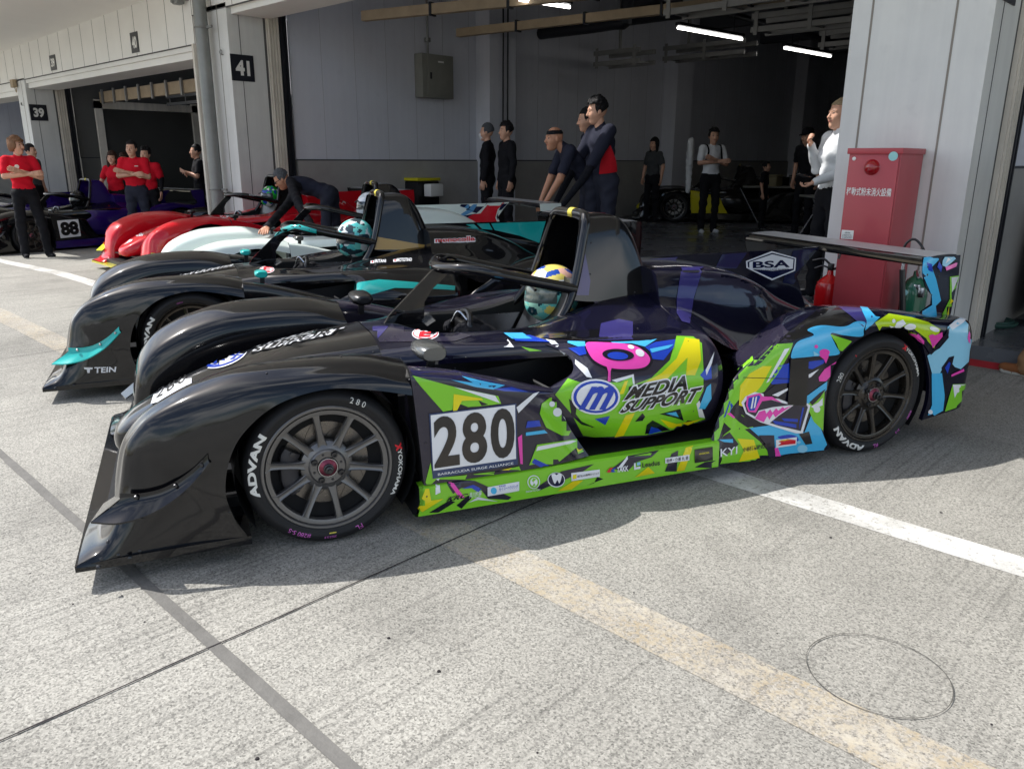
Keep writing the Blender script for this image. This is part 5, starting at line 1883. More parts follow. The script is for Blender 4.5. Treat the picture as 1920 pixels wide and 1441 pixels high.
g = Geo(); g.tube([(dx0 + .05, ly(FY0) - .01, .83), (dx0 + .055, ly(FY0) - .045, .825), (dx0 + .03, ly(FY0) - .05, .78), (dx0 + .02, ly(FY0) - .045, .75)], .008, 0, seg=8); make('handle', g, [M_ALU], dr)
M_LENS = mat('red_lens', srgb(150, 14, 24), rough=.12, coat=.8)
g = Geo(); c = ((dx0 + dx1) / 2 - .005, ly(FY0) - .012, 1.31); g.lathe_y([(.0, -.042), (.02, -.038), (.035, -.026), (.041, -.010), (.045, -.004), (.048, 0)], c, 0, 28); make('beacon', g, [M_LENS], fc)
g = Geo(); g.lathe_y([(0, -.005), (.011, -.004), (.012, 0)], (dx0 + .03, ly(FY0) - .013, 1.36), 0, 14); make('button', g, [M_SIGNW], fc)
g = Geo(); g.lathe_y([(0, -.003), (.026, -.002), (.027, 0)], (dx1 - .035, ly(FY0) - .013, 1.375), 0, 24); make('sticker', g, [mat('pale_teal', srgb(150, 205, 205), rough=.5)], fc)


def extinguisher(loc, label, col, r=.085, hgt=.50, group='pressure cylinders by the red cabinet'):
    t = empty('fire_extinguisher', loc); tag(t, label, 'extinguisher', group)
    g = Geo(); g.lathe_z([(0, .0), (r * .9, .0), (r, .02), (r, hgt * .82), (r * .9, hgt * .90), (r * .55, hgt * .96), (.022, hgt), (.018, hgt + .03), (0, hgt + .03)], (0, 0, 0), 0, 32); make('cylinder', g, [col], t)
    g = Geo(); g.box((0, 0, hgt + .05), (.035, .03, .05), 0, bev=.006); g.tube([(0, 0, hgt + .06), (-.05, -.01, hgt + .10), (-.12, -.02, hgt + .085)], .008, 0, seg=6); g.tube([(0, 0, hgt + .04), (-.05, -.01, hgt + .055), (-.10, -.02, hgt + .035)], .007, 0, seg=6)
    make('valve', g, [M_BLACKSAT], t)
    g = Geo(); g.tube([(.02, 0, hgt + .04), (.07, -.02, hgt + .05), (.10, -.03, hgt - .04), (.095, -.03, .15)], .009, 0, seg=8); make('hose', g, [M_BLACKSAT], t)
    return t


M_EXTR = mat('extinguisher_red', srgb(196, 20, 26), rough=.22, coat=.6)
extinguisher((-2.115, 5.22, .12), 'bright red fire extinguisher left of the red cabinet', M_EXTR)
M_GRN = mat('cylinder_green', srgb(22, 92, 66), rough=.25, coat=.5, var=.05)
q = at_y(1722, 560, 5.25)
gc = empty('gas_cylinder', (-1.60, 5.28, 0)); tag(gc, 'small dark green gas cylinder right of the red cabinet', 'gas cylinder')
g = Geo(); g.lathe_z([(0, 0), (.075, 0), (.078, .02), (.078, .55), (.070, .60), (.045, .64), (.02, .66), (.018, .69), (0, .69)], (0, 0, 0), 0, 28); make('cylinder', g, [M_GRN], gc)
g = Geo(); g.box((.03, -.05, .60), (.035, .03, .03), 0, bev=.004); g.box((.06, -.06, .57), (.03, .03, .06), 0, bev=.004); g.tube([(0, 0, .69), (.03, -.05, .66)], .01, 0, seg=8, smooth=0); make('valve', g, [M_ALU], gc)
g = Geo(); g.lathe_y([(0, -.002), (.018, -.001), (.019, .001)], (-.03, -.075, .56), 0, 18); make('badge', g, [mat('pale_teal', srgb(150, 205, 205))], gc)
g = Geo()
q0, q1, q2, q3_, q4 = (at_y(x, y, 5.05) for x, y in ((1692, 640), (1692, 505), (1696, 462), (1716, 449), (1736, 478)))
g.tube([q0, q1], .017, 0, seg=10, smooth=0)
g.tube([q1, q2, q3_, q4, at_y(1737, 520, 5.2)], .0075, 0, seg=8, smooth=5)
g.tube([q1 + Vector((0, 0, -.02)), q1 + Vector((0, 0, .04))], .010, 1, seg=10, smooth=0)
tag(make('discharge_hose', g, [M_BLACKSAT, M_ALU]), 'black hose and nozzle looping beside the red cabinet', 'hose')

# gear at the right bay
g = Geo()
for k in range(5):
    rr_ = .14 + .012 * k
    c = at_z(1852, 608, FLOOR)
    g.tube([(c.x + rr_ * math.cos(t), c.y + rr_ * math.sin(t), FLOOR + .015 + .012 * (k % 3)) for t in np.linspace(0, 2 * np.pi, 26)], .011, 0, seg=8, smooth=0)
tag(make('hose_coil', g, [mat('green_hose', srgb(40, 74, 66), rough=.5)]), 'coiled dark green hose on the floor inside the right bay', 'hose')
g = Geo()
rows = []
for z, s_ in ((FLOOR + .06, .80), (FLOOR + .14, .95), (.5, 1.0), (.8, 1.0), (1.0, .92), (1.10, .7), (1.13, .3)):
    rows.append([(-1.02 + .36 * s_ * np.sign(math.cos(t)) * abs(math.cos(t)) ** .7, 7.35 + .5 * s_ * np.sign(math.sin(t)) * abs(math.sin(t)) ** .7, z + .008 * math.sin(5 * t)) for t in np.linspace(0, 2 * np.pi, 40, endpoint=False)])
g.grid(crom(np.array(rows), 3), 0, closed_v=True)
tag(make('covered_trolley', g, [mat('black_cover', srgb(16, 17, 19), rough=.6)]), 'bulky black covered trolley inside the right bay', 'trolley')
g = Geo()
for k in range(60):
    bb(g, -1.30 + .06 * k, -1.292 + .06 * k, 9.0, 9.006, FLOOR, 4.2)
for k in range(60):
    bb(g, -1.45, 2.2, 9.006, 9.012, FLOOR + .07 * k, FLOOR + .008 + .07 * k)
tag(make('wire_mesh_screen', g, [M_STEEL]), 'dark wire mesh screen across the right bay', 'fence')


# ================================================================== people
def surface_nets(F, org, h, ID=None):
    s = F < 0
    nx, ny, nz = F.shape
    acc = np.zeros((nx - 1, ny - 1, nz - 1, 3), np.float32)
    cnt = np.zeros((nx - 1, ny - 1, nz - 1), np.float32)
    idx = [np.arange(n) for n in F.shape]
    cross = []
    for ax in range(3):
        sl0 = [slice(None)] * 3; sl1 = [slice(None)] * 3
        sl0[ax] = slice(0, -1); sl1[ax] = slice(1, None)
        a, b = F[tuple(sl0)], F[tuple(sl1)]
        c = s[tuple(sl0)] != s[tuple(sl1)]
        I_, J_, K_ = np.nonzero(c)
        fa, fb = a[I_, J_, K_], b[I_, J_, K_]
        t = fa / (fa - fb)
        P = np.stack([I_, J_, K_], 1).astype(np.float32)
        P[:, ax] += t
        o1, o2 = [k for k in range(3) if k != ax]
        ids = np.stack([I_, J_, K_], 1)
        for d1 in (0, -1):
            for d2 in (0, -1):
                q = ids.copy(); q[:, o1] += d1; q[:, o2] += d2
                ok = np.all(q >= 0, 1) & (q[:, 0] < nx - 1) & (q[:, 1] < ny - 1) & (q[:, 2] < nz - 1)
                np.add.at(acc, (q[ok, 0], q[ok, 1], q[ok, 2]), P[ok])
                np.add.at(cnt, (q[ok, 0], q[ok, 1], q[ok, 2]), 1)
        cross.append((ax, o1, o2, ids, fa < 0))
    m = cnt > 0
    vid = -np.ones(cnt.shape, np.int64)
    vid[m] = np.arange(m.sum())
    V = acc[m] / cnt[m][:, None] * h + np.array(org)
    mi = None
    if ID is not None:
        I_, J_, K_ = np.nonzero(m)
        mi = ID[I_, J_, K_]
    Q = []
    for ax, o1, o2, ids, neg in cross:
        ok = (ids[:, o1] >= 1) & (ids[:, o2] >= 1) & (ids[:, o1] < F.shape[o1] - 1) & (ids[:, o2] < F.shape[o2] - 1)
        q = ids[ok]; ng = neg[ok]
        c = []
        for d1, d2 in ((0, 0), (-1, 0), (-1, -1), (0, -1)):
            r = q.copy(); r[:, o1] += d1; r[:, o2] += d2
            c.append(vid[r[:, 0], r[:, 1], r[:, 2]])
        c = np.stack(c, 1)
        flip = ng if ax != 1 else ~ng
        c[flip] = c[flip][:, ::-1]
        Q.append(c)
    Q = np.concatenate(Q)
    Q = Q[(Q >= 0).all(1)][:, ::-1]
    return V, Q, mi


class Field:
    def __init__(self, h=.011, seed=0):
        self.p = []
        self.h = h
        self.seed = seed

    def cap(self, a, b, ra, rb, m, k=.02, w=0.0, flat=None):
        self.p.append(('c', np.array(a, float), np.array(b, float), ra, rb, m, k, w)); return self

    def ell(self, c, r, m, k=.02, w=0.0, rot=None):
        self.p.append(('e', np.array(c, float), np.array(r, float), rot, None, m, k, w)); return self

    def build(self, cut=None):
        lo = np.array([1e9] * 3); hi = -lo
        B = []
        for p in self.p:
            if p[0] == 'c':
                r = max(p[3], p[4]); l = np.minimum(p[1], p[2]) - r; u_ = np.maximum(p[1], p[2]) + r
            else:
                r = max(p[2]) if p[3] is not None else p[2]
                l = p[1] - r; u_ = p[1] + r
            B.append((l, u_)); lo = np.minimum(lo, l); hi = np.maximum(hi, u_)
        h = self.h
        lo -= 3 * h; hi += 3 * h
        n = np.ceil((hi - lo) / h).astype(int) + 1
        F = np.full(n, 1.0, np.float32); ID = np.zeros(n, np.int16)
        for p, (l, u_) in zip(self.p, B):
            mg = p[6] + 3 * h
            i0 = np.maximum(((l - mg - lo) / h).astype(int), 0); i1 = np.minimum(((u_ + mg - lo) / h).astype(int) + 2, n)
            sl = tuple(slice(a, b) for a, b in zip(i0, i1))
            ax = [lo[k] + h * np.arange(i0[k], i1[k], dtype=np.float32) for k in range(3)]
            X, Y_, Z = np.meshgrid(*ax, indexing='ij')
            if p[0] == 'c':
                a, b = p[1], p[2]; d = b - a; L2 = max(d @ d, 1e-9)
                t = np.clip(((X - a[0]) * d[0] + (Y_ - a[1]) * d[1] + (Z - a[2]) * d[2]) / L2, 0, 1)
                D = np.sqrt((X - a[0] - t * d[0]) ** 2 + (Y_ - a[1] - t * d[1]) ** 2 + (Z - a[2] - t * d[2]) ** 2) - (p[3] + (p[4] - p[3]) * t)
            else:
                x, y, z = X - p[1][0], Y_ - p[1][1], Z - p[1][2]
                if p[3] is not None:
                    Rm = p[3]
                    x, y, z = (Rm[0][0] * x + Rm[1][0] * y + Rm[2][0] * z, Rm[0][1] * x + Rm[1][1] * y + Rm[2][1] * z, Rm[0][2] * x + Rm[1][2] * y + Rm[2][2] * z)
                r = p[2]
                k0 = np.sqrt((x / r[0]) ** 2 + (y / r[1]) ** 2 + (z / r[2]) ** 2)
                k1 = np.sqrt((x / r[0] ** 2) ** 2 + (y / r[1] ** 2) ** 2 + (z / r[2] ** 2) ** 2) + 1e-6
                D = k0 * (k0 - 1) / k1
            if p[7] < 0:
                s_ = self.seed
                D = D + p[7] * (np.sin(150 * X + 60 * Z + s_) * np.sin(120 * Y_ - 70 * Z) + .7 * np.sin(230 * Y_ + 90 * X) * np.sin(190 * Z + 3 * s_) + .5 * np.sin(60 * Y_ + 50 * Z))
            elif p[7]:
                s_ = self.seed
                D = D + p[7] * (np.sin(31 * X + 17 * Z + 9 * Y_ + s_) * np.sin(23 * Z - 19 * Y_ + 1.7 * s_) + .6 * np.sin(52 * Z + 31 * Y_ + 2 * s_) * np.sin(40 * X + s_))
            c = F[sl]
            k = p[6]
            hh = np.maximum(k - np.abs(c - D), 0) / k if k > 0 else 0
            nw = np.minimum(c, D) - hh * hh * k * .25
            idn = ID[sl]
            idn[D < c] = p[5]
            ID[sl] = idn
            F[sl] = nw
        if cut is not None:
            ax = [lo[k] + h * np.arange(n[k], dtype=np.float32) for k in range(3)]
            X, Y_, Z = np.meshgrid(*ax, indexing='ij')
            F = cut(X, Y_, Z, F)
        return surface_nets(F, lo + 0.0, h, ID)


def rotz(a): c, s = math.cos(a), math.sin(a); return np.array([[c, -s, 0], [s, c, 0], [0, 0, 1]])
def roty(a): c, s = math.cos(a), math.sin(a); return np.array([[c, 0, s], [0, 1, 0], [-s, 0, c]])
def rotx(a): c, s = math.cos(a), math.sin(a); return np.array([[1, 0, 0], [0, c, -s], [0, s, c]])


SKIN = mat('skin', srgb(206, 158, 132), rough=.5, var=.05, vscale=20)
SKIN2 = mat('skin_tan', srgb(186, 134, 106), rough=.5, var=.05, vscale=20)
M_EYE = mat('eye_dark', srgb(34, 24, 22), rough=.3)
M_LIP = mat('lip', srgb(168, 96, 88), rough=.5)


def cloth(name, rgb, var=.10):
    return mat(name, srgb(*rgb), rough=.85, var=var, vscale=14, bump=.25, bscale=45, spec=.2)


HAIRM = {k: mat('hair_' + k, srgb(*v), rough=.65, var=.25, vscale=60, bump=.25, bscale=160, spec=.25) for k, v in
         dict(black=(24, 22, 24), brown=(118, 86, 62), grey=(78, 80, 84), blonde=(150, 132, 104), darkbrown=(60, 40, 32)).items()}
# body material slots
S_SKIN, S_TOP, S_LEG, S_SHOE, S_SLEEVE, S_EYE, S_LIP, S_SOLE, S_ACC = range(9)


def hand(fl, wr, d, n, scale=1.0, curl=.5, m=S_SKIN, side=1):
    """wr wrist, d direction to the fingertips, n palm normal (side the fingers curl to)."""
    d = np.array(d, float); d /= np.linalg.norm(d)
    n = np.array(n, float); n -= d * (n @ d); n /= np.linalg.norm(n)
    s = np.cross(d, n) * side
    wr = np.array(wr, float)
    z = scale
    for o in (-.028, -.010, .010, .028):
        fl.cap(wr + s * o * .7 * z, wr + (d * .082 + s * o) * z, .014 * z, .0115 * z, m, .012)
    for o, L_, c in ((-.030, .058, 1.1), (-.010, .072, 1.0), (.011, .076, 1.0), (.031, .068, .95)):
        p = wr + (d * .084 + s * o) * z
        a = curl * c
        d1 = d * math.cos(a * .6) + n * math.sin(a * .6)
        d2 = d * math.cos(a * 1.4) + n * math.sin(a * 1.4)
        d3 = d * math.cos(a * 2.1) + n * math.sin(a * 2.1)
        p1 = p + d1 * L_ * .45 * z; p2 = p1 + d2 * L_ * .33 * z; p3 = p2 + d3 * L_ * .24 * z
        fl.cap(p, p1, .0095 * z, .0085 * z, m, .005); fl.cap(p1, p2, .0085 * z, .0078 * z, m, .004); fl.cap(p2, p3, .0078 * z, .0065 * z, m, .004)
    t0 = wr + (d * .022 + s * .030) * z
    t1 = t0 + (d * .030 + s * .028 + n * .012) * z
    t2 = t1 + (d * .034 + s * .006 + n * .014) * z
    fl.cap(t0, t1, .0135 * z, .0105 * z, m, .008); fl.cap(t1, t2, .0105 * z, .0085 * z, m, .004)


def add_head(hf, hr, C, Rm, style, female=False):
    """hf: head field, hr: hair field; C head centre; Rm columns = head axes."""
    T = lambda p: C + Rm @ np.array(p, float)
    e = lambda f, c, r, m, k: f.ell(T(c), r, m, k, rot=Rm)
    e(hf, (-.012, 0, .028), (.094, .076, .098), S_SKIN, .02)
    e(hf, (.022, 0, -.038), (.066, .056 if female else .060, .084), S_SKIN, .03)
    e(hf, (.058, 0, -.092), (.026, .024, .022), S_SKIN, .025)
    for s in (-1, 1):
        e(hf, (.045, s * .040, -.02), (.035, .024, .032), S_SKIN, .03)
        hf.cap(T((.078, s * .014, .032)), T((.066, s * .048, .030)), .010, .008, S_SKIN, .014)
        hf.cap(T((.086, s * .020, .0365)), T((.075, s * .046, .0365)), .0036, .003, S_EYE, .002)
        e(hf, (.0775, s * .031, .012), (.0085, .0125, .0055), S_EYE, .002)
        e(hf, (-.008, s * .077, .0), (.019, .009, .031), S_SKIN, .008)
    hf.cap(T((.084, 0, .016)), T((.104, 0, -.020)), .0085, .0125, S_SKIN, .012)
    for s in (-1, 1): e(hf, (.094, s * .011, -.024), (.011, .008, .008), S_SKIN, .006)
    hf.cap(T((.083, -.019, -.052)), T((.083, .019, -.052)), .0055, .0055, S_LIP, .004)
    hf.cap(T((.0865, -.010, -.0515)), T((.0865, .010, -.0515)), .006, .006, S_LIP, .004)
    # hair
    if style == 'bald':
        return
    th = dict(short=.010, tuft=.012, bob=.018, long=.016, cap=.012, crop=.006, bun=.008, sides=.004).get(style, .012)
    hr.ell(T((-.020, 0, .038)), (.092 + th, .076 + th, .098 + th * 1.4), 0, .012, -.0035, rot=Rm)
    if style in ('tuft', 'bob'):
        r2 = random.Random(int(abs(C[2] * 1000)))
        for _ in range(26):
            a, b = r2.uniform(-2.2, 2.2), r2.uniform(.0, 1.2)
            c = (-.02 + .10 * math.cos(a) * math.cos(b), .085 * math.sin(a) * math.cos(b), .045 + .11 * math.sin(b))
            e(hr, c, (.024, .020, .016), 0, .010)
    if style == 'bob':
        e(hr, (-.045, 0, -.02), (.075, .088, .085), 0, .02)
        for s in (-1, 1): e(hr, (.015, s * .078, .012), (.045, .02, .055), 0, .015)
        e(hr, (.060, 0, .078), (.036, .066, .026), 0, .015)
    if style == 'long':
        for s in (-1, 1): hr.cap(T((-.005, s * .080, .02)), T((.0, s * .088, -.26)), .030, .026, 0, .02)
        hr.cap(T((-.06, 0, 0)), T((-.07, 0, -.28)), .062, .05, 0, .03)
        e(hr, (.062, 0, .072), (.032, .060, .022), 0, .012)
    if style == 'bun':
        e(hr, (-.11, 0, .04), (.03, .032, .03), 0, .02)


def make_mesh_person(name, parent_o, bits, mats, sharp=None):
    g = Geo()
    for V, Q, mi in bits:
        o = len(g.v)
        g.v.extend(map(tuple, V.tolist()))
        g.f.extend([tuple(int(i) + o for i in q) for q in Q])
        g.m.extend(mi[Q[:, 0]].astype(int).tolist())
    return make(name, g, mats, parent_o, sharp)


def lerp(a, b, t): return np.array(a) * (1 - t) + np.array(b) * t


def person(label, loc, face, H=1.72, top=None, legs=None, shoe=None, sleeve=None, skin=None, hair='black', style='short', female=False,
           head_yaw=0.0, head_pitch=0.0, lean=0.0, side_lean=0.0, arms='down', short_sleeve=True, group=None, feet=None, hands=None, elbows=None, girth=1.0, res=.0125,
           cap=None, sit=False, turn=0.0, hires=True, untucked=True, knees=None, curl=.5, palm=None):
    """A clothed figure facing +x in its own frame; face = world azimuth in degrees."""
    s = H / 1.75
    skin = skin or SKIN
    top = top or cloth('cloth_black', (26, 26, 30)); legs = legs or cloth('trousers_black', (24, 25, 29)); shoe = shoe or cloth('shoe_dark', (30, 30, 34))
    sleeve = sleeve or top
    mats = [skin, top, legs, shoe, sleeve, M_EYE, M_LIP, mat('sole_white', srgb(210, 208, 200), rough=.7), cloth('accent_red', (190, 28, 40))]
    pel = np.array([0, 0, .95]) * s
    hipw, shw = (.088 if not female else .092) * s, (.178 if not female else .155) * s
    up_R = rotz(R(turn)) @ rotx(R(side_lean)) @ roty(R(lean))
    U = lambda p: pel + up_R @ (np.array(p, float) * s - np.array([0, 0, .95]) * s)
    f = Field(res, seed=(hash(label) % 97) * .1 if False else (sum(map(ord, label)) % 97) * .1)
    # legs
    feet = feet or [(0.02, -.12), (.0, .12)]
    for k, sg in enumerate((-1, 1)):
        hip = pel + np.array([0, sg * hipw, -.02 * s])
        if sit:
            kn = hip + np.array([-.0 + .42, sg * .06, .10]) * s
            an = kn + np.array([.38, 0, -.16]) * s
            ft = (an[0], an[1])
        else:
            fx, fy = feet[k]
            an = np.array([fx * s, fy * s, .085 * s])
            kn = (hip + an) / 2 + np.array([.02 * s, sg * .01 * s, .02 * s])
            if knees: kn = np.array(knees[k]) * s
        f.cap(hip, kn, .092 * s * girth, .068 * s, S_LEG, .05, .007)
        f.cap(kn, an + np.array([0, 0, .03 * s]), .068 * s, .058 * s, S_LEG, .03, .008)
        f.cap(an + np.array([0, 0, .02]) * s, an + np.array([0, 0, -.02]) * s, .058 * s, .056 * s, S_LEG, .015, .002)
        toe = an + np.array([.135, sg * .02, -.045]) * s
        f.cap(an + np.array([-.03, 0, -.045]) * s, toe, .036 * s, .031 * s, S_SHOE, .02)
        f.cap(an + np.array([-.03, 0, -.070]) * s, toe + np.array([0, 0, -.022]) * s, .022 * s, .020 * s, S_SOLE, .006)
    # trunk
    g_ = girth
    f.ell(pel + np.array([0, 0, -.01]) * s, np.array([.105 * g_, .150 * g_, .12]) * s, S_LEG, .05)
    wz = 1.00 if untucked else 1.06
    f.ell(U((.0, 0, wz + .03)), np.array([.098 * g_, .145 * g_, .10]) * s, S_TOP, .03, .006, rot=up_R)
    f.ell(U((.005, 0, 1.15)), np.array([.100 * g_, .142 * g_, .15]) * s, S_TOP, .06, .008, rot=up_R)
    f.ell(U((.0, 0, 1.30)), np.array([.112 * g_, .172 * g_ if not female else .15, .15]) * s, S_TOP, .06, .005, rot=up_R)
    if female:
        for sg in (-1, 1): f.ell(U((.075, sg * .06, 1.27)), np.array([.05, .05, .05]) * s, S_TOP, .05, rot=up_R)
    f.cap(U((-.01, -shw / s * .85, 1.425)), U((-.01, shw / s * .85, 1.425)), .058 * s, .058 * s, S_TOP, .05)
    f.cap(U((-.012, 0, 1.43)), U((.0, 0, 1.50)), .062 * s, .052 * s, S_TOP, .02)
    # arms
    AR = {'down': ([(-.02, .24, 1.17), (.03, .25, .93)],) * 2,
          'crossed': ([(.06, .235, 1.19), (.225, -.07, 1.215)], [(.07, .235, 1.17), (.245, -.085, 1.255)]),
          'hip': ([(-.06, .34, 1.20), (.03, .20, 1.03)], [(-.02, .24, 1.17), (.06, .25, .95)])}
    arr = AR.get(arms, AR['down'])
    res_h = []
    for k, sg in enumerate((-1, 1)):
        sh = U((-.005, sg * shw / s, 1.42))
        el, wr = arr[k]
        el = U((el[0], sg * el[1], el[2])); wr = U((wr[0], sg * wr[1], wr[2]))
        if elbows and elbows[k] is not None: el = np.array(elbows[k]) * s
        if hands and hands[k] is not None: wr = np.array(hands[k]) * s
        f.cap(sh, el, .062 * s * g_, .047 * s, S_TOP if short_sleeve else S_SLEEVE, .03, .004)
        if short_sleeve:
            mid = lerp(sh, el, .72)
            f.p[-1] = ('c', sh, mid, .064 * s * g_, .060 * s, S_TOP, .03, .004)
            f.cap(lerp(sh, el, .6), el, .046 * s, .041 * s, S_SLEEVE if sleeve is not top else S_SKIN, .004)
            f.cap(el, wr, .042 * s, .027 * s, S_SLEEVE if sleeve is not top else S_SKIN, .012)
        else:
            f.cap(el, wr, .050 * s, .037 * s, S_SLEEVE, .02, .004)
        dirw = (wr - el) / (np.linalg.norm(wr - el) + 1e-6)
        hf = Field(.0052 if hires else .008)
        pn = palm[k] if palm and palm[k] is not None else (np.array([0.2, -sg, -.2]) if arms != 'crossed' else np.array([-1, 0, .1]))
        hand(hf, wr + dirw * .012, dirw + (np.array([0, 0, -.15]) if arms == 'down' else 0), pn, s * (1.0 if not female else .9), curl if arms != 'crossed' else .45, side=sg)
        hf.cap(wr - dirw * .02, wr + dirw * .02, .026 * s, .024 * s, S_SKIN, .01)
        res_h.append(hf.build())
    V = [f.build()] + res_h
    # head
    hR = up_R @ rotz(R(head_yaw)) @ roty(R(head_pitch)) if abs(lean) < 25 else rotz(R(turn + head_yaw)) @ roty(R(head_pitch))
    nb = U((-.005, 0, 1.47))
    C = U((.018, 0, 1.615)) if abs(lean) < 25 else nb + (up_R @ np.array([.03, 0, .135])) * s
    hf = Field(.0055 if hires else .008); hr = Field(.0065 if hires else .009)
    add_head(hf, hr, np.zeros(3), np.eye(3), style, female)
    hv, hq, hm = hf.build()
    if style != 'bald':
        def cutf(X, Y_, Z, F):
            line = .040 if style != 'bob' else .028
            if style in ('crop', 'short', 'cap', 'bun', 'sides', 'tuft'):
                face = np.minimum(np.minimum(X - .030 + np.maximum(0, Z - .06) * .35, .078 - Z + 0 * X) + 0, 1)
                low = np.minimum(.0 - Z - .030 + (.5 * np.maximum(0, -X - .0)), .2)
                return np.maximum(np.maximum(F, face), low)
            if style == 'long':
                face = np.minimum(np.minimum(X - .020, .062 - Z), .068 - np.abs(Y_))
                return np.maximum(F, face)
            face = np.minimum(np.minimum(X - .035, .060 - Z), .074 - np.abs(Y_))
            low = -.075 - Z
            return np.maximum(np.maximum(F, face), low)
        rv, rq, rm = hr.build(cutf)
    fix = lambda v: (C + (hR @ (v * s * 1.0).T).T)
    V.append((fix(hv), hq, hm))
    nf = Field(.008); nf.cap(nb + (0, 0, -.02), lerp(nb, C, .8), .054 * s, .050 * s if not female else .044 * s, S_SKIN, .01)
    V.append(nf.build())
    if name_over.get('n'):
        pass
    o = make_mesh_person('person', None, V, mats)
    o.location = loc
    o.rotation_euler = (0, 0, R(face))
    tag(o, label, 'person', group)
    if style != 'bald':
        make_mesh_person('hair', o, [(fix(rv), rq, np.zeros(len(rv), int))], [HAIRM[hair]])
    o_info = dict(C=C, hR=hR, s=s, U=U, up=up_R)
    if cap:
        g = Geo()
        a = np.linspace(0, 2 * np.pi, 28, endpoint=False)
        rows = [[(.104 * r_ * math.cos(t) - .018, .090 * r_ * math.sin(t), z) for t in a] for r_, z in ((1.0, .040), (1.02, .065), (.96, .10), (.78, .135), (.45, .155), (.05, .160))]
        g.grid(np.array(rows), 0, closed_v=True)
        g.add([(.06, -.075, .05), (.06, .075, .05), (.13, .06, .042), (.165, .025, .036), (.165, -.025, .036), (.13, -.06, .042), (.06, -.075, .044), (.06, .075, .044), (.13, .06, .036), (.165, .025, .030), (.165, -.025, .030), (.13, -.06, .036)],
              [(0, 5, 4, 3, 2, 1), (6, 7, 8, 9, 10, 11), (0, 1, 7, 6), (1, 2, 8, 7), (2, 3, 9, 8), (3, 4, 10, 9), (4, 5, 11, 10), (5, 0, 6, 11)], 0)
        g.v = [tuple(C + hR @ (np.array(p) * s)) for p in g.v]
        make('cap', g, [cap], o)
    return o, o_info


name_over = {}


def attach_head_geo(o, info, g, name, mats):
    g.v = [tuple(info['C'] + info['hR'] @ (np.array(p) * info['s'])) for p in g.v]
    return make(name, g, mats, o)


def helmet_geo(design):
    """Full-face helmet facing +x, centred on the head; design(lat, lon, z) -> material index."""
    g = Geo()
    nu, nv = 84, 60
    rows, ms = [], []
    for j in range(nv + 1):
        b = -math.pi / 2 * .86 + (math.pi / 2 * 1.86) * j / nv
        row = []
        for i in range(nu):
            a = 2 * math.pi * i / nu
            x = .138 * math.cos(a) * math.cos(b); y = .122 * math.sin(a) * math.cos(b); z = .138 * math.sin(b)
            if z < 0:
                x = x * (1 + .16 * max(0, math.cos(a)) * min(1, -z / .09)); z *= 1.05
            row.append((x, y, z))
        rows.append(row)
    V = np.array(rows)
    o = len(g.v)
    g.v.extend(map(tuple, V.reshape(-1, 3).tolist()))
    for j in range(nv):
        for i in range(nu):
            i2 = (i + 1) % nu
            c = (V[j, i] + V[j + 1, i2]) / 2
            g.f.append((j * nu + i, j * nu + i2, (j + 1) * nu + i2, (j + 1) * nu + i)); g.m.append(design(c))
    return g


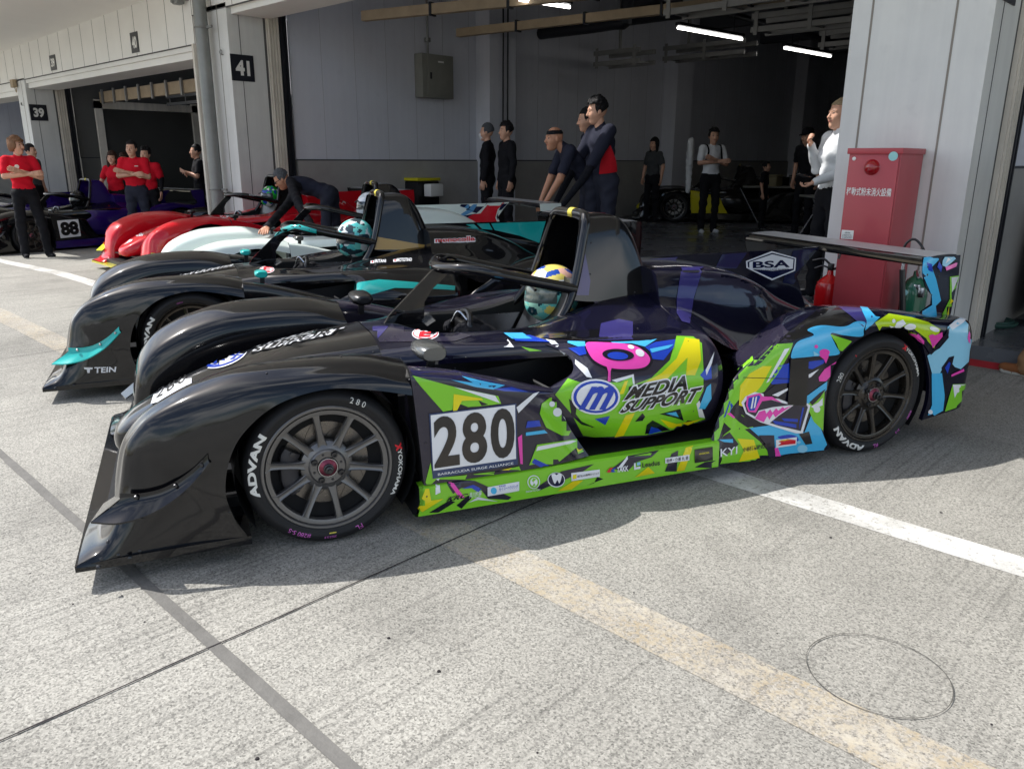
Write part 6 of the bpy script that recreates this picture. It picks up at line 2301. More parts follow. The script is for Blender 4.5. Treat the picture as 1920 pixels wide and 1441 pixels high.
def driver(car, px, py, palette, label, suit, seed=1, visor=None):
    """Helmeted driver seated in a car; the helmet is a child of the person."""
    p = car.at_y(px, py, 0.0)
    hc = Vector((p.x, 0.0, p.z))
    f = Field(.011, seed)
    # body frame = car frame, driver looks to -x
    f.ell((hc.x + .10, 0, hc.z - .36), (.14, .20, .20), 0, .05, .003)
    f.cap((hc.x + .06, -.17, hc.z - .21), (hc.x + .06, .17, hc.z - .21), .07, .07, 0, .05, .003)
    f.cap((hc.x + .03, 0, hc.z - .20), (hc.x + .01, 0, hc.z - .08), .06, .06, 0, .03)
    for s_ in (-1, 1):
        f.cap((hc.x + .05, s_ * .18, hc.z - .22), (hc.x - .12, s_ * .20, hc.z - .33), .055, .045, 0, .03, .003)
        f.cap((hc.x - .12, s_ * .20, hc.z - .33), (.85, s_ * .11, .585), .045, .036, 0, .02, .002)
    bits = [f.build()]
    for s_ in (-1, 1):
        hf = Field(.0055)
        hand(hf, (.84, s_ * .105, .585), (-1, -s_ * .1, .25), (0, -s_ * .4, -1), 1.0, .8, 1, side=s_)
        bits.append(hf.build())
    # face inside the helmet
    hf = Field(.006)
    hf.ell((hc.x - .035, 0, hc.z), (.07, .062, .095), 2, .01)
    hf.ell((hc.x - .085, .03, hc.z + .012), (.012, .012, .006), 3, .002).ell((hc.x - .085, -.03, hc.z + .012), (.012, .012, .006), 3, .002)
    hf.cap((hc.x - .10, 0, hc.z + .01), (hc.x - .11, 0, hc.z - .02), .009, .013, 2, .01)
    hv = hf.build()
    bits.append(hv)
    gl = cloth('glove_' + label[:8], (30, 30, 34))
    o = make_mesh_person('person', None, bits, [suit, gl, SKIN, M_EYE])
    o.location = car.loc; o.rotation_euler = (0, 0, car.yaw)
    tag(o, label, 'person', 'helmeted drivers sitting in the cars')
    rr = random.Random(seed)
    cen = []
    for _ in range(420):
        q_ = (rr.uniform(-1, 1), rr.uniform(-1, 1), rr.uniform(-1, 1))
        k_ = rr.randrange(len(palette))
        if len(palette) == 8:
            k_ = rr.choice((0, 0, 2, 5, 6, 8 % 8, 3)) if q_[2] > .35 else rr.choice((1, 1, 3, 7, 4, 4, 0))
        cen.append((*q_, k_))

    def des(c):
        lon = math.atan2(c[1], c[0])
        if c[0] > .02 and abs(lon) < 1.28 and -.030 < c[2] < .050:
            return len(palette)
        q = c / (np.linalg.norm(c) + 1e-9)
        best = min(cen, key=lambda s_: (q[0] - s_[0]) ** 2 + (q[1] - s_[1]) ** 2 + 1.6 * (q[2] - s_[2]) ** 2)
        return best[3]
    g = helmet_geo(des)
    g.v = [(hc.x - x * 1.0, -y, hc.z + z) for x, y, z in g.v]
    hm = make('helmet', g, palette + [visor or M_VISOR], o, 40)
    # aero lip and tear-off post
    g = Geo()
    g.tube([(hc.x - .128, y * 1.0, hc.z + .055 - abs(y) * .25) for y in np.linspace(-.085, .085, 9)], .007, 0, seg=8)
    make('visor_rim', g, [M_BLACKSAT], hm)
    return o


M_VISOR = mat('helmet_visor', srgb(60, 66, 70), rough=.05, coat=1.0, metal=.3)


# ================================================================== the other cars
FD = (680, 380, 4.571)
F4 = (60, 300, 3.0)
F2 = (480, 0, 3.0)
F0 = (0, 230, 4.8)
FZ = (0, 480, 4.8)
WRAP2 = WRAP


def simple(base, **kw):
    d = dict(mats=[base, M_CARBON] + WM, band=M_YELLOW_MARK)
    for k in ('panel', 'skirt', 'rear', 'cover', 'tub', 'fin', 'hoop', 'nose', 'fender', 'ep'):
        d[k] = [kw.pop(k, base), M_CARBON] + WM
    d.update(rim=M_RIM_BLACK)
    d.update(kw)
    return d


def mk_tools(car, P):
    D = lambda part, k, poly, fr, layer=1, smooth=False, step=6.0: car.decal(P[part], poly, I(k), layer, step, smooth, fr)
    E_ = lambda part, k, c, rx, ry, fr, layer=2, rot=0.0: car.ellipse(P[part], c, rx, ry, I(k), layer, rot, fr, step=6)
    T = lambda part, k, s, q, fr, layer=4, bold=0.02, shear=0.0: car.text(P[part], s, q, I(k), layer, bold, shear, fr)
    return D, E_, T


TEAL_I = None
WM_TEAL = paint('wrap_teal', (34, 168, 164), .2)
WM_GOLD = paint('wrap_gold', (176, 140, 70), .25)
WM_NEON = paint('wrap_neon_yellow', (226, 236, 30), .3)
WM_SKYB = paint('wrap_sky_blue', (92, 150, 196), .2)
for k_, m_ in (('teal', WM_TEAL), ('gold', WM_GOLD), ('neon', WM_NEON), ('skyb', WM_SKYB)):
    W[k_] = len(WM)
    WM.append(m_)


def deco_teal(car, P):
    D, E_, T = mk_tools(car, P)
    T('ffn', 'white', 'TEIN', [(850, 998), (1048, 994), (1042, 1040), (850, 1052)], FZ, 3, .025)
    D('ffn', 'white', [(755, 1000), (835, 1000), (832, 1018), (812, 1018), (806, 1050), (788, 1050), (782, 1020), (760, 1016)], FZ, 2)
    E_('tubn', 'white', (1322, 619), 42, 20, F4, 3); E_('tubn', 'red', (1322, 619), 38, 17, F4, 4); E_('tubn', 'white', (1322, 619), 33, 14, F4, 5)
    T('tubn', 'red', 'E', [(1306, 606), (1346, 606), (1338, 632), (1298, 632)], F4, 6, .04)
    for pt in ('pod', 'panel', 'tubn'):
        D(pt, 'teal', [(60, 692), (75, 572), (210, 552), (400, 566), (640, 588), (636, 612), (500, 604), (300, 600), (160, 640), (90, 700)], F5, 2)
    T('cover', 'white', 'monocolle', [(522, 316), (754, 304), (754, 342), (522, 348)], F5, 3, .085)
    T('cover', 'red', 'monocolle', [(528, 320), (748, 308), (748, 338), (528, 343)], F5, 5, .03)
    T('cover', 'white', 'MotorSports', [(645, 335), (750, 330), (750, 346), (645, 351)], F5, 6, .02, .2)
    for pt in ('tubn', 'cover'):
        for nm, q, fl in (('IRITANI', [(105, 490), (200, 488), (200, 515), (105, 518)], (68, 500)), ('MOTOTINO', [(295, 478), (422, 476), (422, 505), (295, 510)], (262, 488))):
            T(pt, 'white', nm, q, FD, 3, .03)
            D(pt, 'white', [fl, (fl[0] + 32, fl[1] - 2), (fl[0] + 32, fl[1] + 20), (fl[0], fl[1] + 23)], FD, 2)
            E_(pt, 'red', (fl[0] + 16, fl[1] + 10), 7, 7, FD, 4)
    D('fin', 'teal', [(700, 242), (745, 240), (775, 268), (740, 262)], F5, 1)
    D('fin', 'teal', [(762, 238), (830, 236), (850, 272), (792, 268)], F5, 1)
    D('fin', 'teal', [(842, 236), (1200, 222), (1195, 330), (1110, 345), (1000, 305), (862, 274)], F5, 1)
    D('hoop', 'gold', [(150, 303), (470, 358), (470, 392), (120, 392)], F5, 2)
    D('halo', 'teal', [(1360, 432), (1400, 385), (1480, 358), (1600, 392), (1600, 412), (1480, 384), (1410, 408)], F4, 2)
    T('nose', 'white', 'CHATAN OKINAWA', [(760, 648), (1150, 578), (1120, 602), (715, 682)], F4, 3, .03, .2)
    D('split', 'white', [(500, 1120), (560, 1060), (575, 1062), (520, 1125)], FZ, 2)
    D('panel', 'teal', [(0, 885), (240, 945), (236, 958), (0, 905)], FD, 2)


def deco_white(car, P):
    D, E_, T = mk_tools(car, P)
    D('fin', 'navy2', [(1160, 1122), (1215, 1122), (1185, 1172), (1145, 1160)], F2, 2)
    D('fin', 'skyb', [(1190, 1122), (1218, 1120), (1192, 1175), (1165, 1165)], F2, 3)
    D('fin', 'navy2', [(1215, 1122), (1330, 1116), (1240, 1200), (1180, 1180)], F2, 2)
    D('fin', 'skyb', [(1232, 1124), (1262, 1122), (1222, 1186), (1196, 1178)], F2, 3)
    D('fin', 'skyb', [(1078, 1262), (1150, 1205), (1190, 1180), (1222, 1188), (1150, 1225), (1105, 1262)], F2, 3)
    D('fin', 'navy2', [(1100, 1262), (1160, 1215), (1240, 1200), (1180, 1235), (1130, 1262)], F2, 4)
    D('fin', 'red', [(1325, 1120), (1420, 1112), (1358, 1178), (1345, 1225), (1360, 1262), (1125, 1262), (1218, 1206), (1262, 1200)], F2, 5)
    D('fin', 'navy2', [(1385, 1128), (1500, 1118), (1490, 1270), (1372, 1262), (1352, 1220)], F2, 4)
    E_('tubn', 'white', (1490, 424), 22, 9, F4, 3); E_('tubn', 'red', (1490, 424), 20, 8, F4, 4); E_('tubn', 'white', (1490, 424), 15, 5, F4, 5)
    D('tubn', 'violet', [(1180, 455), (1400, 425), (1620, 435), (1400, 432)], F4, 2)
    D('tubn', 'red', [(1220, 452), (1420, 430), (1440, 436), (1300, 448)], F4, 3)


def deco_red(car, P):
    D, E_, T = mk_tools(car, P)
    D('nose', 'white', [(665, 378), (790, 328), (905, 312), (900, 322), (800, 345), (700, 388)], F4, 2)
    D('nose', 'digit', [(700, 374), (770, 345), (800, 345), (730, 380)], F4, 3)
    D('nose', 'digit', [(800, 338), (880, 320), (850, 334), (820, 342)], F4, 3)
    T('nose', 'white', 'BARDEN', [(568, 412), (630, 412), (620, 430), (560, 430)], F4, 3, .03)
    D('nose', 'white', [(505, 462), (545, 440), (575, 438), (560, 458), (515, 478)], F4, 2)
    T('cover', 'white', 'monocolle', [(382, 1100), (508, 1092), (508, 1118), (382, 1122)], (480 - 0, 0, 3.0), 3, .03)
    T('cover', 'white', 'A-DEV', [(482, 1128), (570, 1132), (570, 1148), (482, 1144)], (480, 0, 3.0), 3, .03)
    T('halo', 'white', 'BARDENPRO', [(1068, 892), (1224, 908), (1224, 922), (1068, 905)], (300, 225, 6.4), 4, .02)
    E_('tubn', 'white', (1083, 316), 25, 11, F4, 3); E_('tubn', 'red', (1083, 316), 22, 9, F4, 4); E_('tubn', 'white', (1083, 316), 17, 6, F4, 5)
    T('tubn', 'red', 'E', [(1074, 311), (1094, 311), (1090, 322), (1070, 322)], F4, 6, .03)
    D('halo', 'neon', [(738, 920), (775, 862), (830, 850), (892, 856), (880, 872), (800, 882)], (300, 225, 6.4), 3)


def deco_88(car, P):
    D, E_, T = mk_tools(car, P)
    D('panel', 'white', [(512, 882), (703, 868), (728, 1020), (545, 1040)], F0, 3, step=4.0)
    T('panel', 'black', '88', [(532, 896), (696, 884), (716, 1004), (556, 1020)], F0, 5, .055)


M_PURPLE = paint('deep_purple', (38, 16, 96), .12)
M_RACERED = paint('racing_red', (196, 18, 34), .10)
M_RACEWHITE = paint('racing_white', (222, 232, 226), .12)
M_GREYPAINT = paint('blue_grey_paint', (84, 96, 112), .15)
M_BYEL = paint('black_yellow_paint', (24, 24, 22), .2)
M_YELP = paint('lemon_paint', (200, 190, 40), .2)
M_MIRT = paint('teal_mirror', (40, 176, 170), .2)

TX_F = [('ADVAN', -80, .260, .028, 1, .05, 0.0, 1.9), ('YOKOHAMA', 101, .260, .016, 1, .02, 0.0, 1.45), ('2', 21, .262, .020, 1, .0), ('8', 26, .262, .020, 1, .0), ('0', 31, .262, .020, 1, .0),
        ('#280 S-S', 207, .258, .018, 3), ('2025.5.9', 182, .262, .009, 3), ('FL', 158, .260, .020, 3), ('-', 180, .2475, .004, 4, .0, .0, 2.4), ('X', 79, .260, .024, 2, .08)]
TX_R = [('ADVAN', -146, .260, .028, 1, .05, 0.0, 1.9), ('YOKOHAMA', 54, .260, .016, 1, .02, 0.0, 1.45), ('X', 32, .260, .024, 2, .08), ('280', -65, .262, .021, 1, -.01, 0.0), ('RL', 172, .258, .020, 3), ('S-S', 140, .26, .017, 3), ('#280', 118, .26, .017, 3), ('I', -38, .262, .010, 2, .1)]
TX_B = [('ADVAN', -80, .260, .028, 1, .05, 0.0, 1.9), ('2025.5.5', -14, .24, .007, 3)]

MAINCAR = build_car('race_car', 'black race car number 280 with green, blue and pink graffiti wrap along its near side', MAIN, texts=(TX_F, TX_R), decorate=decorate_main)
CARB = build_car('race_car', 'gloss black race car with teal canard, mirror and fin, second from the camera', simple(M_BLACKGLOSS, halo=[M_BLACKGLOSS, M_CARBON] + WM, split=[M_BLACKGLOSS, M_BOLT] + WM, dive=[M_MIRT, M_ALU, M_DARKMET], mirror=[M_MIRT, M_BLACKSAT]),
                 -.40, 2.33, texts=(TX_B, {}), decorate=deco_teal)
CARC = build_car('race_car', 'white race car with blue and red striped fin, behind the black and teal car', simple(M_RACEWHITE, rim=M_RIM, hoop=M_BLACKGLOSS, dive=[M_WMY := M_YELP, M_BOLT, M_DARKMET]), yaw=R(71.3), origin=Vector((-7.10, 3.61, 0)), decorate=deco_white)
CARD_ = build_car('race_car', 'red race car with yellow splitter ends, a man in sunglasses leaning over it', simple(M_RACERED, halo=[M_BLACKGLOSS, M_CARBON] + WM, split=[M_YELP, M_BOLT], dive=[paint('wrap_neon_yellow', (226, 236, 30)), M_BOLT, M_DARKMET], mirror=[M_BLACKSAT, M_BLACKSAT], hoop=M_BLACKGLOSS),
                  decorate=deco_red, yaw=R(88.3), origin=Vector((-9.88, 4.26, .0)))
# car 88: its number panel is seen almost square on
CARE = build_car('race_car', 'black and purple race car number 88 behind the men in red', simple(M_PURPLE, nose=M_BLACKGLOSS, fender=M_BLACKGLOSS, panel=M_BLACKGLOSS, tub=M_BLACKGLOSS), yaw=R(97.7),
                 origin=Vector((-14.9, 3.64, ground_z(-14.9))), decorate=deco_88)
CARF = build_car('race_car', 'silver grey and purple race car cut off by the left edge of the picture', simple(M_PURPLE, nose=M_GREYPAINT, fender=M_GREYPAINT, panel=M_GREYPAINT), yaw=R(99),
                 origin=Vector((-17.9, 3.5, ground_z(-17.9))))
CARG = build_car('race_car', 'dark purple race car parked inside bay 40', simple(M_PURPLE, fender=M_BLACKGLOSS), yaw=1.2, origin=Vector((-14.6, 6.9, -.18)))
CARH = build_car('race_car', 'black race car with lemon yellow edges deep inside bay 41', simple(M_BYEL, nose=M_YELP, panel=M_YELP, fin=M_BYEL), yaw=.62, origin=Vector((-9.3, 14.4, FLOOR)))

# ================================================================== the people in the picture
def at_head(px, py, y, floor):
    p = at_y(px, py, y)
    return (p.x, p.y, floor), p.z - floor


RED = cloth('shirt_red', (206, 24, 44), .06)
REDD = cloth('shirt_darker_red', (176, 18, 32), .06)
NAVY = cloth('crew_navy', (40, 42, 56), .08)
NAVYD = cloth('crew_dark_sleeve', (22, 23, 30), .08)
BLK = cloth('cloth_black', (26, 26, 30))
GREYC = cloth('shirt_grey', (70, 72, 74))
WHT = cloth('cloth_white', (216, 218, 220), .04)
SLATE = cloth('trousers_slate', (46, 48, 60))
TAN = cloth('trousers_tan', (150, 116, 84))
BRN = cloth('shoe_brown', (132, 84, 52))
GRP = 'crew and visitors standing round the cars'

CAMF = 134 - 180          # azimuth that faces the camera
RIGHT, LEFT = 44, 224

p0 = at_z(66, 487, -.13)
person_red, inf = person('young man in a bright red T-shirt with brown hair, arms folded, left edge', (p0.x, p0.y, ground_z(p0.x)), 0, 1.70, RED, BLK, shoe=BLK, hair='brown', style='bob',
                         arms='crossed', head_yaw=34, group=GRP, feet=[(.06, -.13), (.16, .16)], lean=-3, res=.011)
g = Geo()
wr_ = inf['U']((.13, .10, 1.215)); g.tube([(wr_[0] + .03 * math.cos(t), wr_[1] - .0 + .005 * math.cos(t), wr_[2] + .033 * math.sin(t)) for t in np.linspace(0, 6.28, 14)], .008, 0, seg=6, smooth=0)
make('wristwatch', g, [M_BLACKSAT], person_red)
g = Geo(); pp_ = inf['U']((.116, -.07, 1.32)); g.lathe_y([(0, -.004), (.028, -.003), (.03, .0)], (0, 0, 0), 0, 16)
g.v = [(pp_[0] + .004 - y_, pp_[1] + x_, pp_[2] + z_) for x_, y_, z_ in g.v]
make('chest_badge', g, [M_WHITE_MARK], person_red)

l, H_ = at_head(54, 270, 4.6, ground_z(-14.5)); person('dark-haired man in a dark T-shirt hidden behind the left man in red', l, RIGHT, H_, GREYC, BLK, group=GRP, hires=False)
l, H_ = at_head(245, 264, 5.25, ground_z(-13.7))
rm, inf = person('man in a red button shirt and dark slate trousers, arms folded, facing the camera', l, CAMF + 8, H_, RED, SLATE, hair='black', style='short', arms='crossed', head_yaw=-6, group=GRP, girth=1.08, untucked=False, res=.011)
g = Geo(); pp_ = inf['U']((.118, .075, 1.345)); g.box(tuple(pp_), (.006, .055, .012), 0); make('name_badge', g, [M_WHITE_MARK], rm)
l, H_ = at_head(209, 284, 5.45, ground_z(-14.4))
girl, inf = person('young woman in red with long brown hair, holding a closed umbrella', l, CAMF + 4, H_, RED, BLK, hair='darkbrown', style='long', female=True, group=GRP,
                   arms='down', elbows=[(-.02, -.26, 1.20), None], hands=[(.16, -.30, 1.02), None], palm=[(0, 1, -.2), None], curl=.9, head_yaw=4, res=.011)
U1 = at_y(179, 358, l[1] - .18); U2 = at_y(183, 468, l[1] - .18)
um = empty('umbrella', (U2.x, U2.y, ground_z(U2.x) + .02)); tag(um, 'closed black umbrella with white panels held upright by the woman in red', 'umbrella')
hh = U1.z - ground_z(U2.x) - .02
dx_, dy_ = U1.x - U2.x, U1.y - U2.y
axp = lambda t: (dx_ * t, dy_ * t, hh * t)
g = Geo(); g.tube([axp(0), axp(1.0)], .006, 0, seg=8, smooth=0); make('shaft', g, [M_ALU], um)
g = Geo()
rows = []
for t, r_ in ((.03, .006), (.10, .022), (.35, .034), (.62, .045), (.72, .048), (.80, .012)):
    c = axp(t); rows.append([(c[0] + r_ * (1 + .25 * math.sin(8 * a_ + 6 * t)) * math.cos(a_), c[1] + r_ * (1 + .25 * math.sin(8 * a_ + 6 * t)) * math.sin(a_), c[2]) for a_ in np.linspace(0, 2 * np.pi, 32, endpoint=False)])
A = crom(np.array(rows), 4); o_ = len(g.v)
g.grid(A, 0, closed_v=True)
g.m = [1 if (k % 32) in (3, 4, 5, 17, 18, 19) else 0 for k in range(len(g.f))]
make('canopy', g, [BLK, WHT], um)
g = Geo(); g.tube([axp(.93), axp(1.03)], .014, 0, seg=10, smooth=0); make('handle', g, [M_BLACKSAT], um)

l, H_ = at_head(272, 276, 5.9, -.19)
person('young man in red with black sleeves, standing right of the folded-arms man', l, CAMF - 6, H_, RED, BLK, sleeve=BLK, hair='black', style='tuft', arms='hip', group=GRP, res=.0125)
l, H_ = at_head(231, 287, 6.5, -.18); person('person half hidden between the woman in red and the man in red', l, CAMF + 20, H_, BLK, BLK, hair='darkbrown', style='bob', group=GRP, hires=False)
l, H_ = at_head(158, 282, 7.4, -.18); person('man in a dark grey shirt looking left, inside bay 40', l, LEFT + 8, H_, GREYC, BLK, hair='grey', style='short', group=GRP, hires=False, girth=1.1)
l, H_ = at_head(184, 281, 8.3, -.18); person('person in a grey cap behind the man in the dark grey shirt', l, LEFT + 30, H_, GREYC, BLK, style='short', cap=GREYC, group=GRP, hires=False)
l, H_ = at_head(192, 271, 9.5, -.18); person('dark-haired person farthest back in bay 40', l, CAMF, H_, BLK, BLK, style='short', group=GRP, hires=False, res=.014)
l, H_ = at_head(367, 271, 7.0, -.18); person('person in black with folded arms beside the pillar in bay 40', l, LEFT + 30, H_, BLK, BLK, style='bun', arms='crossed', group=GRP, hires=False)

# man leaning over between the white and the red car
def local(loc, face, H, p):
    v_ = Vector(p) - Vector(loc)
    a_ = R(face)
    s_ = H / 1.75
    return ((v_.x * math.cos(a_) + v_.y * math.sin(a_)) / s_, (-v_.x * math.sin(a_) + v_.y * math.cos(a_)) / s_, v_.z / s_)


def lean_arm(loc, face, H, side, hand_w, drop=.06, out=.05, shoulder=None):
    """elbow half way between the shoulder and the hand, a little low and out."""
    hd = local(loc, face, H, hand_w)
    sh = shoulder
    el = tuple((sh[k] + hd[k]) / 2 for k in range(3))
    return (el[0], el[1] + side * out, el[2] - drop), hd


def bent(loc, face, H, lean, hands_w, **kw):
    c_, s_ = math.cos(R(lean)), math.sin(R(lean))
    el, hd = [], []
    for k, sg in enumerate((-1, 1)):
        if hands_w[k] is None:
            el.append(None); hd.append(None); continue
        sh = (s_ * .47, sg * .178, .95 + c_ * .47)
        e_, h_ = lean_arm(loc, face, H, sg, hands_w[k], shoulder=sh, drop=kw.get('drop', .04))
        el.append(e_); hd.append(h_)
    return dict(elbows=el, hands=hd)


ll = (-8.75, 5.72, 0.0)
hL, hR_ = at_z(500, 427, .70), at_z(586, 424, .70)
fa = 219
# his left hand is the one nearer the camera here
lm, inf = person('grey-haired man in sunglasses and navy shirt bending over the white car', ll, fa, 1.68, NAVY, SLATE, sleeve=NAVYD, hair='grey', style='short', skin=SKIN2, lean=73, head_pitch=34, head_yaw=20,
                 group=GRP, palm=[(.0, 0, -1), (0, 0, -1)], curl=.15, short_sleeve=False, feet=[(-.10, -.14), (.02, .14)], res=.011, **bent(ll, fa, 1.68, 73, [hL, hR_]))
g = Geo()
for s_ in (-1, 1):
    g.box((.092, s_ * .034, .014), (.012, .052, .030), 0, bev=.005); g.tube([(.09, s_ * .06, .018), (.0, s_ * .085, .015)], .003, 0, seg=5, smooth=0)
g.box((.096, 0, .02), (.006, .03, .006), 0)
attach_head_geo(lm, inf, g, 'sunglasses', [M_BLACKGLOSS])

# the crew at the white car's wing
l = (-5.40, 7.02, FLOOR)
tgt = [at_y(1036, 392, 6.55), at_y(1046, 396, 6.42)]
tm, inf = person('tall man in navy team shirt with red side panel, leaning hand down to the wing', l, LEFT + 22, 1.84, NAVY, SLATE, sleeve=NAVYD, hair='black', style='tuft', lean=9, head_yaw=-14, group=GRP,
                 palm=[(0, 0, -1), (0, 0, -1)], curl=.35, res=.010, girth=1.08, **bent(l, LEFT + 22, 1.84, 9, tgt))
g = Geo()
rows = []
for z, w_ in ((1.02, .085), (1.12, .075), (1.22, .045), (1.32, .010)):
    rows.append([inf['U'](((.03 + (k - 2) * w_ / 2), (.190 if z > 1.1 else .178) * math.sqrt(1 - ((.03 + (k - 2) * w_ / 2) / .135) ** 2) + .004, z)) for k in range(5)])
g.grid(crom(np.array(rows), 3), 0)
make('side_panel', g, [cloth('accent_red', (190, 28, 40))], tm)
person('man in navy team shirt just behind the tall man', (-6.0, 7.58, FLOOR), LEFT + 10, 1.78, NAVY, SLATE, sleeve=NAVYD, hair='black', style='short', lean=8, group=GRP, head_yaw=-6, res=.0115)
l = (-5.62, 7.05, FLOOR)
tgt = [at_y(1016, 372, 6.75), at_y(1026, 374, 6.5)]
hb, inf = person('man with a black headband and short dark sleeves reaching for the white car wing', l, LEFT + 12, 1.72, NAVY, SLATE, skin=SKIN2, style='bald', lean=40, head_pitch=4, head_yaw=10, group=GRP,
                 palm=[(0, 0, -1), (0, 0, -1)], curl=.3, res=.0105, **bent(l, LEFT + 12, 1.72, 40, tgt))
g = Geo(); a = np.linspace(0, 2 * np.pi, 30, endpoint=False)
g.grid(np.array([[(rx_ * math.cos(t) - .012, ry_ * math.sin(t), z) for t in a] for z, rx_, ry_ in ((.050, .097, .079), (.070, .093, .076), (.092, .080, .065))]), 0, closed_v=True)
attach_head_geo(hb, inf, g, 'headband', [BLK])
jk, inf = person('grey-haired man in black jacket wearing a white face mask', (-8.75, 8.5, FLOOR), LEFT - 6, 1.70, BLK, BLK, hair='grey', style='short', short_sleeve=False, group=GRP, girth=1.1)
g = Geo(); g.patch([[(.062, -.055, .0 - .0), (.108, 0, -.005), (.062, .055, .0)], [(.07, -.052, -.04), (.120, 0, -.035), (.07, .052, -.04)], [(.05, -.045, -.085), (.085, 0, -.105), (.05, .045, -.085)]], 4, 4)
attach_head_geo(jk, inf, g, 'face_mask', [WHT])
g = Geo()
for k, (w_, z) in enumerate(((.13, 1.36), (.10, 1.345))):
    pp_ = inf['U']((-.128, 0, z)); g.box(tuple(pp_), (.006, w_, .008), 0)
make('back_print', g, [M_WHITE_MARK], jk)
person('person in black jacket and beanie-dark hair, beside the masked man', (-8.2, 8.35, FLOOR), LEFT + 20, 1.70, BLK, BLK, hair='black', style='tuft', short_sleeve=False, group=GRP, girth=1.12, hires=False)

wm, inf = person('person in a white T-shirt with rucksack straps, arms folded, inside bay 41', (-7.1, 12.1, FLOOR), CAMF + 10, 1.70, WHT, BLK, shoe=WHT, hair='black', style='tuft', arms='crossed', group=GRP, head_yaw=-8)
g = Geo()
for s_ in (-1, 1):
    g.tube([inf['U'](p) for p in ((-.05, s_ * .12, 1.49), (.06, s_ * .12, 1.47), (.118, s_ * .115, 1.36), (.09, s_ * .15, 1.22))], .016, 0, seg=8, flat=.5)
make('rucksack_straps', g, [BLK], wm)
person('woman with long dark hair in the gloom of bay 41', (-9.0, 13.2, FLOOR), LEFT + 40, 1.60, GREYC, BLK, hair='black', style='long', female=True, group=GRP, hires=False)
l, H_ = at_head(1522, 240, 12.9, FLOOR); person('person in a black cap and black T-shirt beside the folding table', l, LEFT + 30, H_, BLK, BLK, style='cap', cap=BLK, group=GRP, hires=False, lean=6)
l, H_ = at_head(1437, 303, 13.7, FLOOR); person('child in dark clothes standing by the folding table', l, CAMF + 60, H_, BLK, BLK, style='tuft', group=GRP, hires=False)
wo, inf = person('blonde woman in a white sweatshirt holding a phone, behind the right pillar', (-2.90, 7.0, FLOOR), LEFT + 10, 1.71, WHT, BLK, hair='blonde', style='crop', female=True, short_sleeve=False, group=GRP, arms='down', head_yaw=2,
                 elbows=[(.02, -.26, 1.16), (.02, .25, 1.16)], hands=[(.16, -.16, 1.36), (.24, .12, 1.06)], palm=[(-.5, .5, 0), (0, 0, 1)], curl=.9, res=.010, girth=1.05)
g = Geo(); g.box((.34, .09, 1.085), (.075, .14, .009), 0, bev=.003, M=Matrix.Rotation(R(-20), 4, 'Y'))
ph = make('mobile_phone', g, [M_BLACKGLOSS]); ph.location = wo.location; ph.rotation_euler = wo.rotation_euler
tag(ph, 'thin phone in the hand of the woman in white', 'phone')
q = at_z(1893, 712)
person('person in tan trousers and brown shoes stepping in at the right edge', (q.x + .34, q.y + .12, 0), 186, 1.74, WHT, TAN, shoe=BRN, hair='darkbrown', group=GRP, feet=[(.28, -.08), (-.26, .10)], hires=False, res=.011)

# drivers
hp = lambda *cs: [paint('helmet_%d_%d_%d' % c, c, .1) for c in cs]
driver(MAINCAR, 1036, 549, hp((232, 214, 110), (110, 200, 190), (235, 235, 230), (40, 80, 170), (160, 214, 190), (240, 190, 170), (244, 220, 80), (20, 60, 70)), 'driver of car 280 in a multicoloured white, yellow and aqua helmet', cloth('suit_black', (26, 26, 30)), 5,
       mat('smoke_visor', srgb(84, 96, 92), rough=.05, coat=1))
driver(CARB, 667, 446, hp((90, 200, 200), (230, 236, 236), (40, 60, 70), (120, 220, 210)), 'driver of the black and teal car in an aqua and white helmet', cloth('suit_black', (26, 26, 30)), 8)
driver(CARC, 694, 386, hp((232, 232, 236), (210, 214, 220)), 'driver of the white car in a plain white helmet', cloth('suit_black', (26, 26, 30)), 3)
driver(CARD_, 508, 368, hp((40, 190, 60), (30, 160, 50), (235, 235, 235), (40, 70, 170)), 'driver of the red car in a bright green helmet', cloth('suit_black', (26, 26, 30)), 2)
driver(CARE, 146, 372, hp((24, 24, 26), (40, 40, 44)), 'driver of car 88 in a black helmet', cloth('suit_black', (26, 26, 30)), 4)

# ---------------------------------------------------------------- things inside the bays
def tool_cart(loc, rz, label):
    t = empty('tool_cart', loc, rz); tag(t, label, 'cart')
    g = Geo(); g.box((0, 0, .48), (.9, .5, .72), 0, bev=.02); make('body', g, [M_BLACKSAT], t)
    g = Geo(); g.box((0, 0, .87), (.94, .54, .05), 0, bev=.015); make('lid', g, [M_YELP], t)
    g = Geo(); g.box((.56, 0, .70), (.16, .3, .2), 0, bev=.02); make('side_box', g, [M_SIGNW], t)
    for x in (-.38, .38):
        for y in (-.2, .2):
            g = Geo(); g.lathe_y([(0, -.02), (.05, -.02), (.055, 0), (.05, .02), (0, .02)], (x, y, .055), 0, 16); g.box((x, y, .11), (.05, .05, .06), 0); make('castor', g, [M_BLACKSAT], t)
    return t


q = at_y(768, 350, 8.6)
tool_cart((q.x, 8.6, FLOOR), .1, 'black tool cart with a yellow lid by the partition wall')


def folding_table(loc, rz, label):
    t = empty('folding_table', loc, rz); tag(t, label, 'table', 'folding tables in bay 41')
    g = Geo(); g.box((0, 0, .70), (1.5, .6, .03), 0, bev=.008); make('tabletop', g, [mat('table_grey', srgb(110, 110, 104), rough=.5)], t)
    for x in (-.6, .6):
        for s_ in (-1, 1):
            g = Geo(); g.tube([(x - .2 * s_, .22 * s_, .0), (x + .2 * s_, .22 * s_, .68)], .012, 0, seg=8, smooth=0); make('leg', g, [M_ALU], t)
    return t


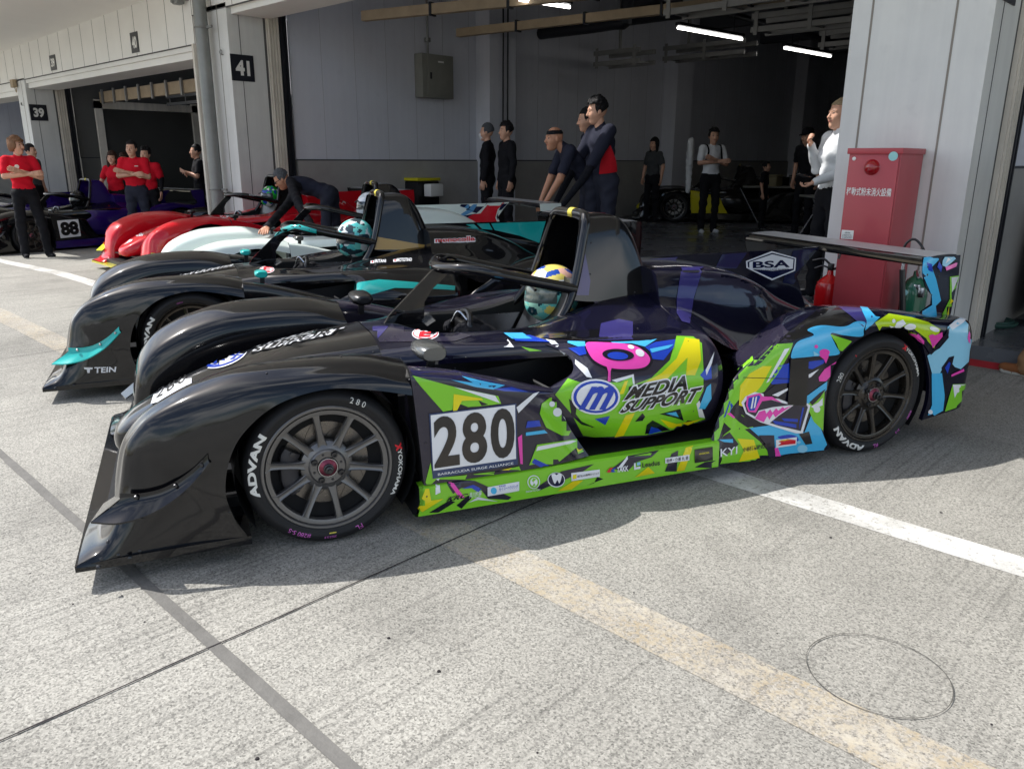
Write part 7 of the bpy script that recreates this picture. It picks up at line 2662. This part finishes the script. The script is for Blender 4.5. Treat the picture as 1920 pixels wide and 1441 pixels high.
folding_table((-7.2, 15.0, FLOOR), .5, 'folding table with steel legs behind the child')
folding_table((-4.6, 12.0, FLOOR), .9, 'folding table with steel legs beside the person in the black cap')
for k, (x, y, z, c) in enumerate(((-7.4, 14.9, .855, (130, 120, 90)), (-6.9, 15.1, .855, (60, 62, 66)), (-4.7, 11.95, .855, (170, 168, 160)))):
    g = Geo(); g.box((x, y, z + .09), (.34, .26, .18), 0, bev=.015); g.box((x, y, z + .20), (.36, .28, .03), 0, bev=.008)
    tag(make('storage_box', g, [mat('box_%d' % k, srgb(*c), rough=.6)]), ['tan storage box on the farther folding table, left end', 'dark storage box on the farther folding table, right end', 'pale storage box on the nearer folding table'][k], 'box', 'boxes on the folding tables')
# racing suit and garments hanging up
f = Field(.014, 3)
q = at_y(1296, 262, 13.3)
f.ell((0, 0, -.05), (.07, .20, .10), 0, .05, .006).ell((0, 0, -.32), (.08, .17, .28), 0, .08, .01).cap((0, -.17, -.06), (0.02, -.26, -.55), .06, .045, 0, .05, .006).cap((0, .17, -.06), (.02, .25, -.55), .06, .045, 0, .05, .006)
f.cap((0, -.08, -.5), (.0, -.09, -1.15), .08, .055, 0, .05, .008).cap((0, .08, -.5), (.0, .09, -1.12), .08, .055, 1, .05, .008)
V_, Q_, M_ = f.build()
o = make_mesh_person('racing_suit', None, [(V_, Q_, M_)], [WHT, GREYC]); o.location = (q.x, q.y, q.z); o.rotation_euler = (0, 0, R(CAMF + 75)); o.scale = (.8, .62, .8)
tag(o, 'white racing suit hanging by a column in bay 41', 'racing suit')
f = Field(.014, 5)
f.ell((0, 0, 0), (.10, .16, .16), 0, .05, .01).cap((0, -.06, -.1), (0, -.04, -.65), .07, .05, 1, .05, .01).cap((0, .08, -.1), (0, .1, -.6), .08, .07, 2, .05, .01)
V_, Q_, M_ = f.build()
q = at_y(303, 268, 10.5)
o = make_mesh_person('hanging_jacket', None, [(V_, Q_, M_)], [cloth('orange_cloth', (206, 84, 44)), WHT, NAVY]); o.location = q; o.rotation_euler = (0, 0, R(CAMF))
tag(o, 'orange, white and blue jackets hanging together on the glazed screen', 'jacket')
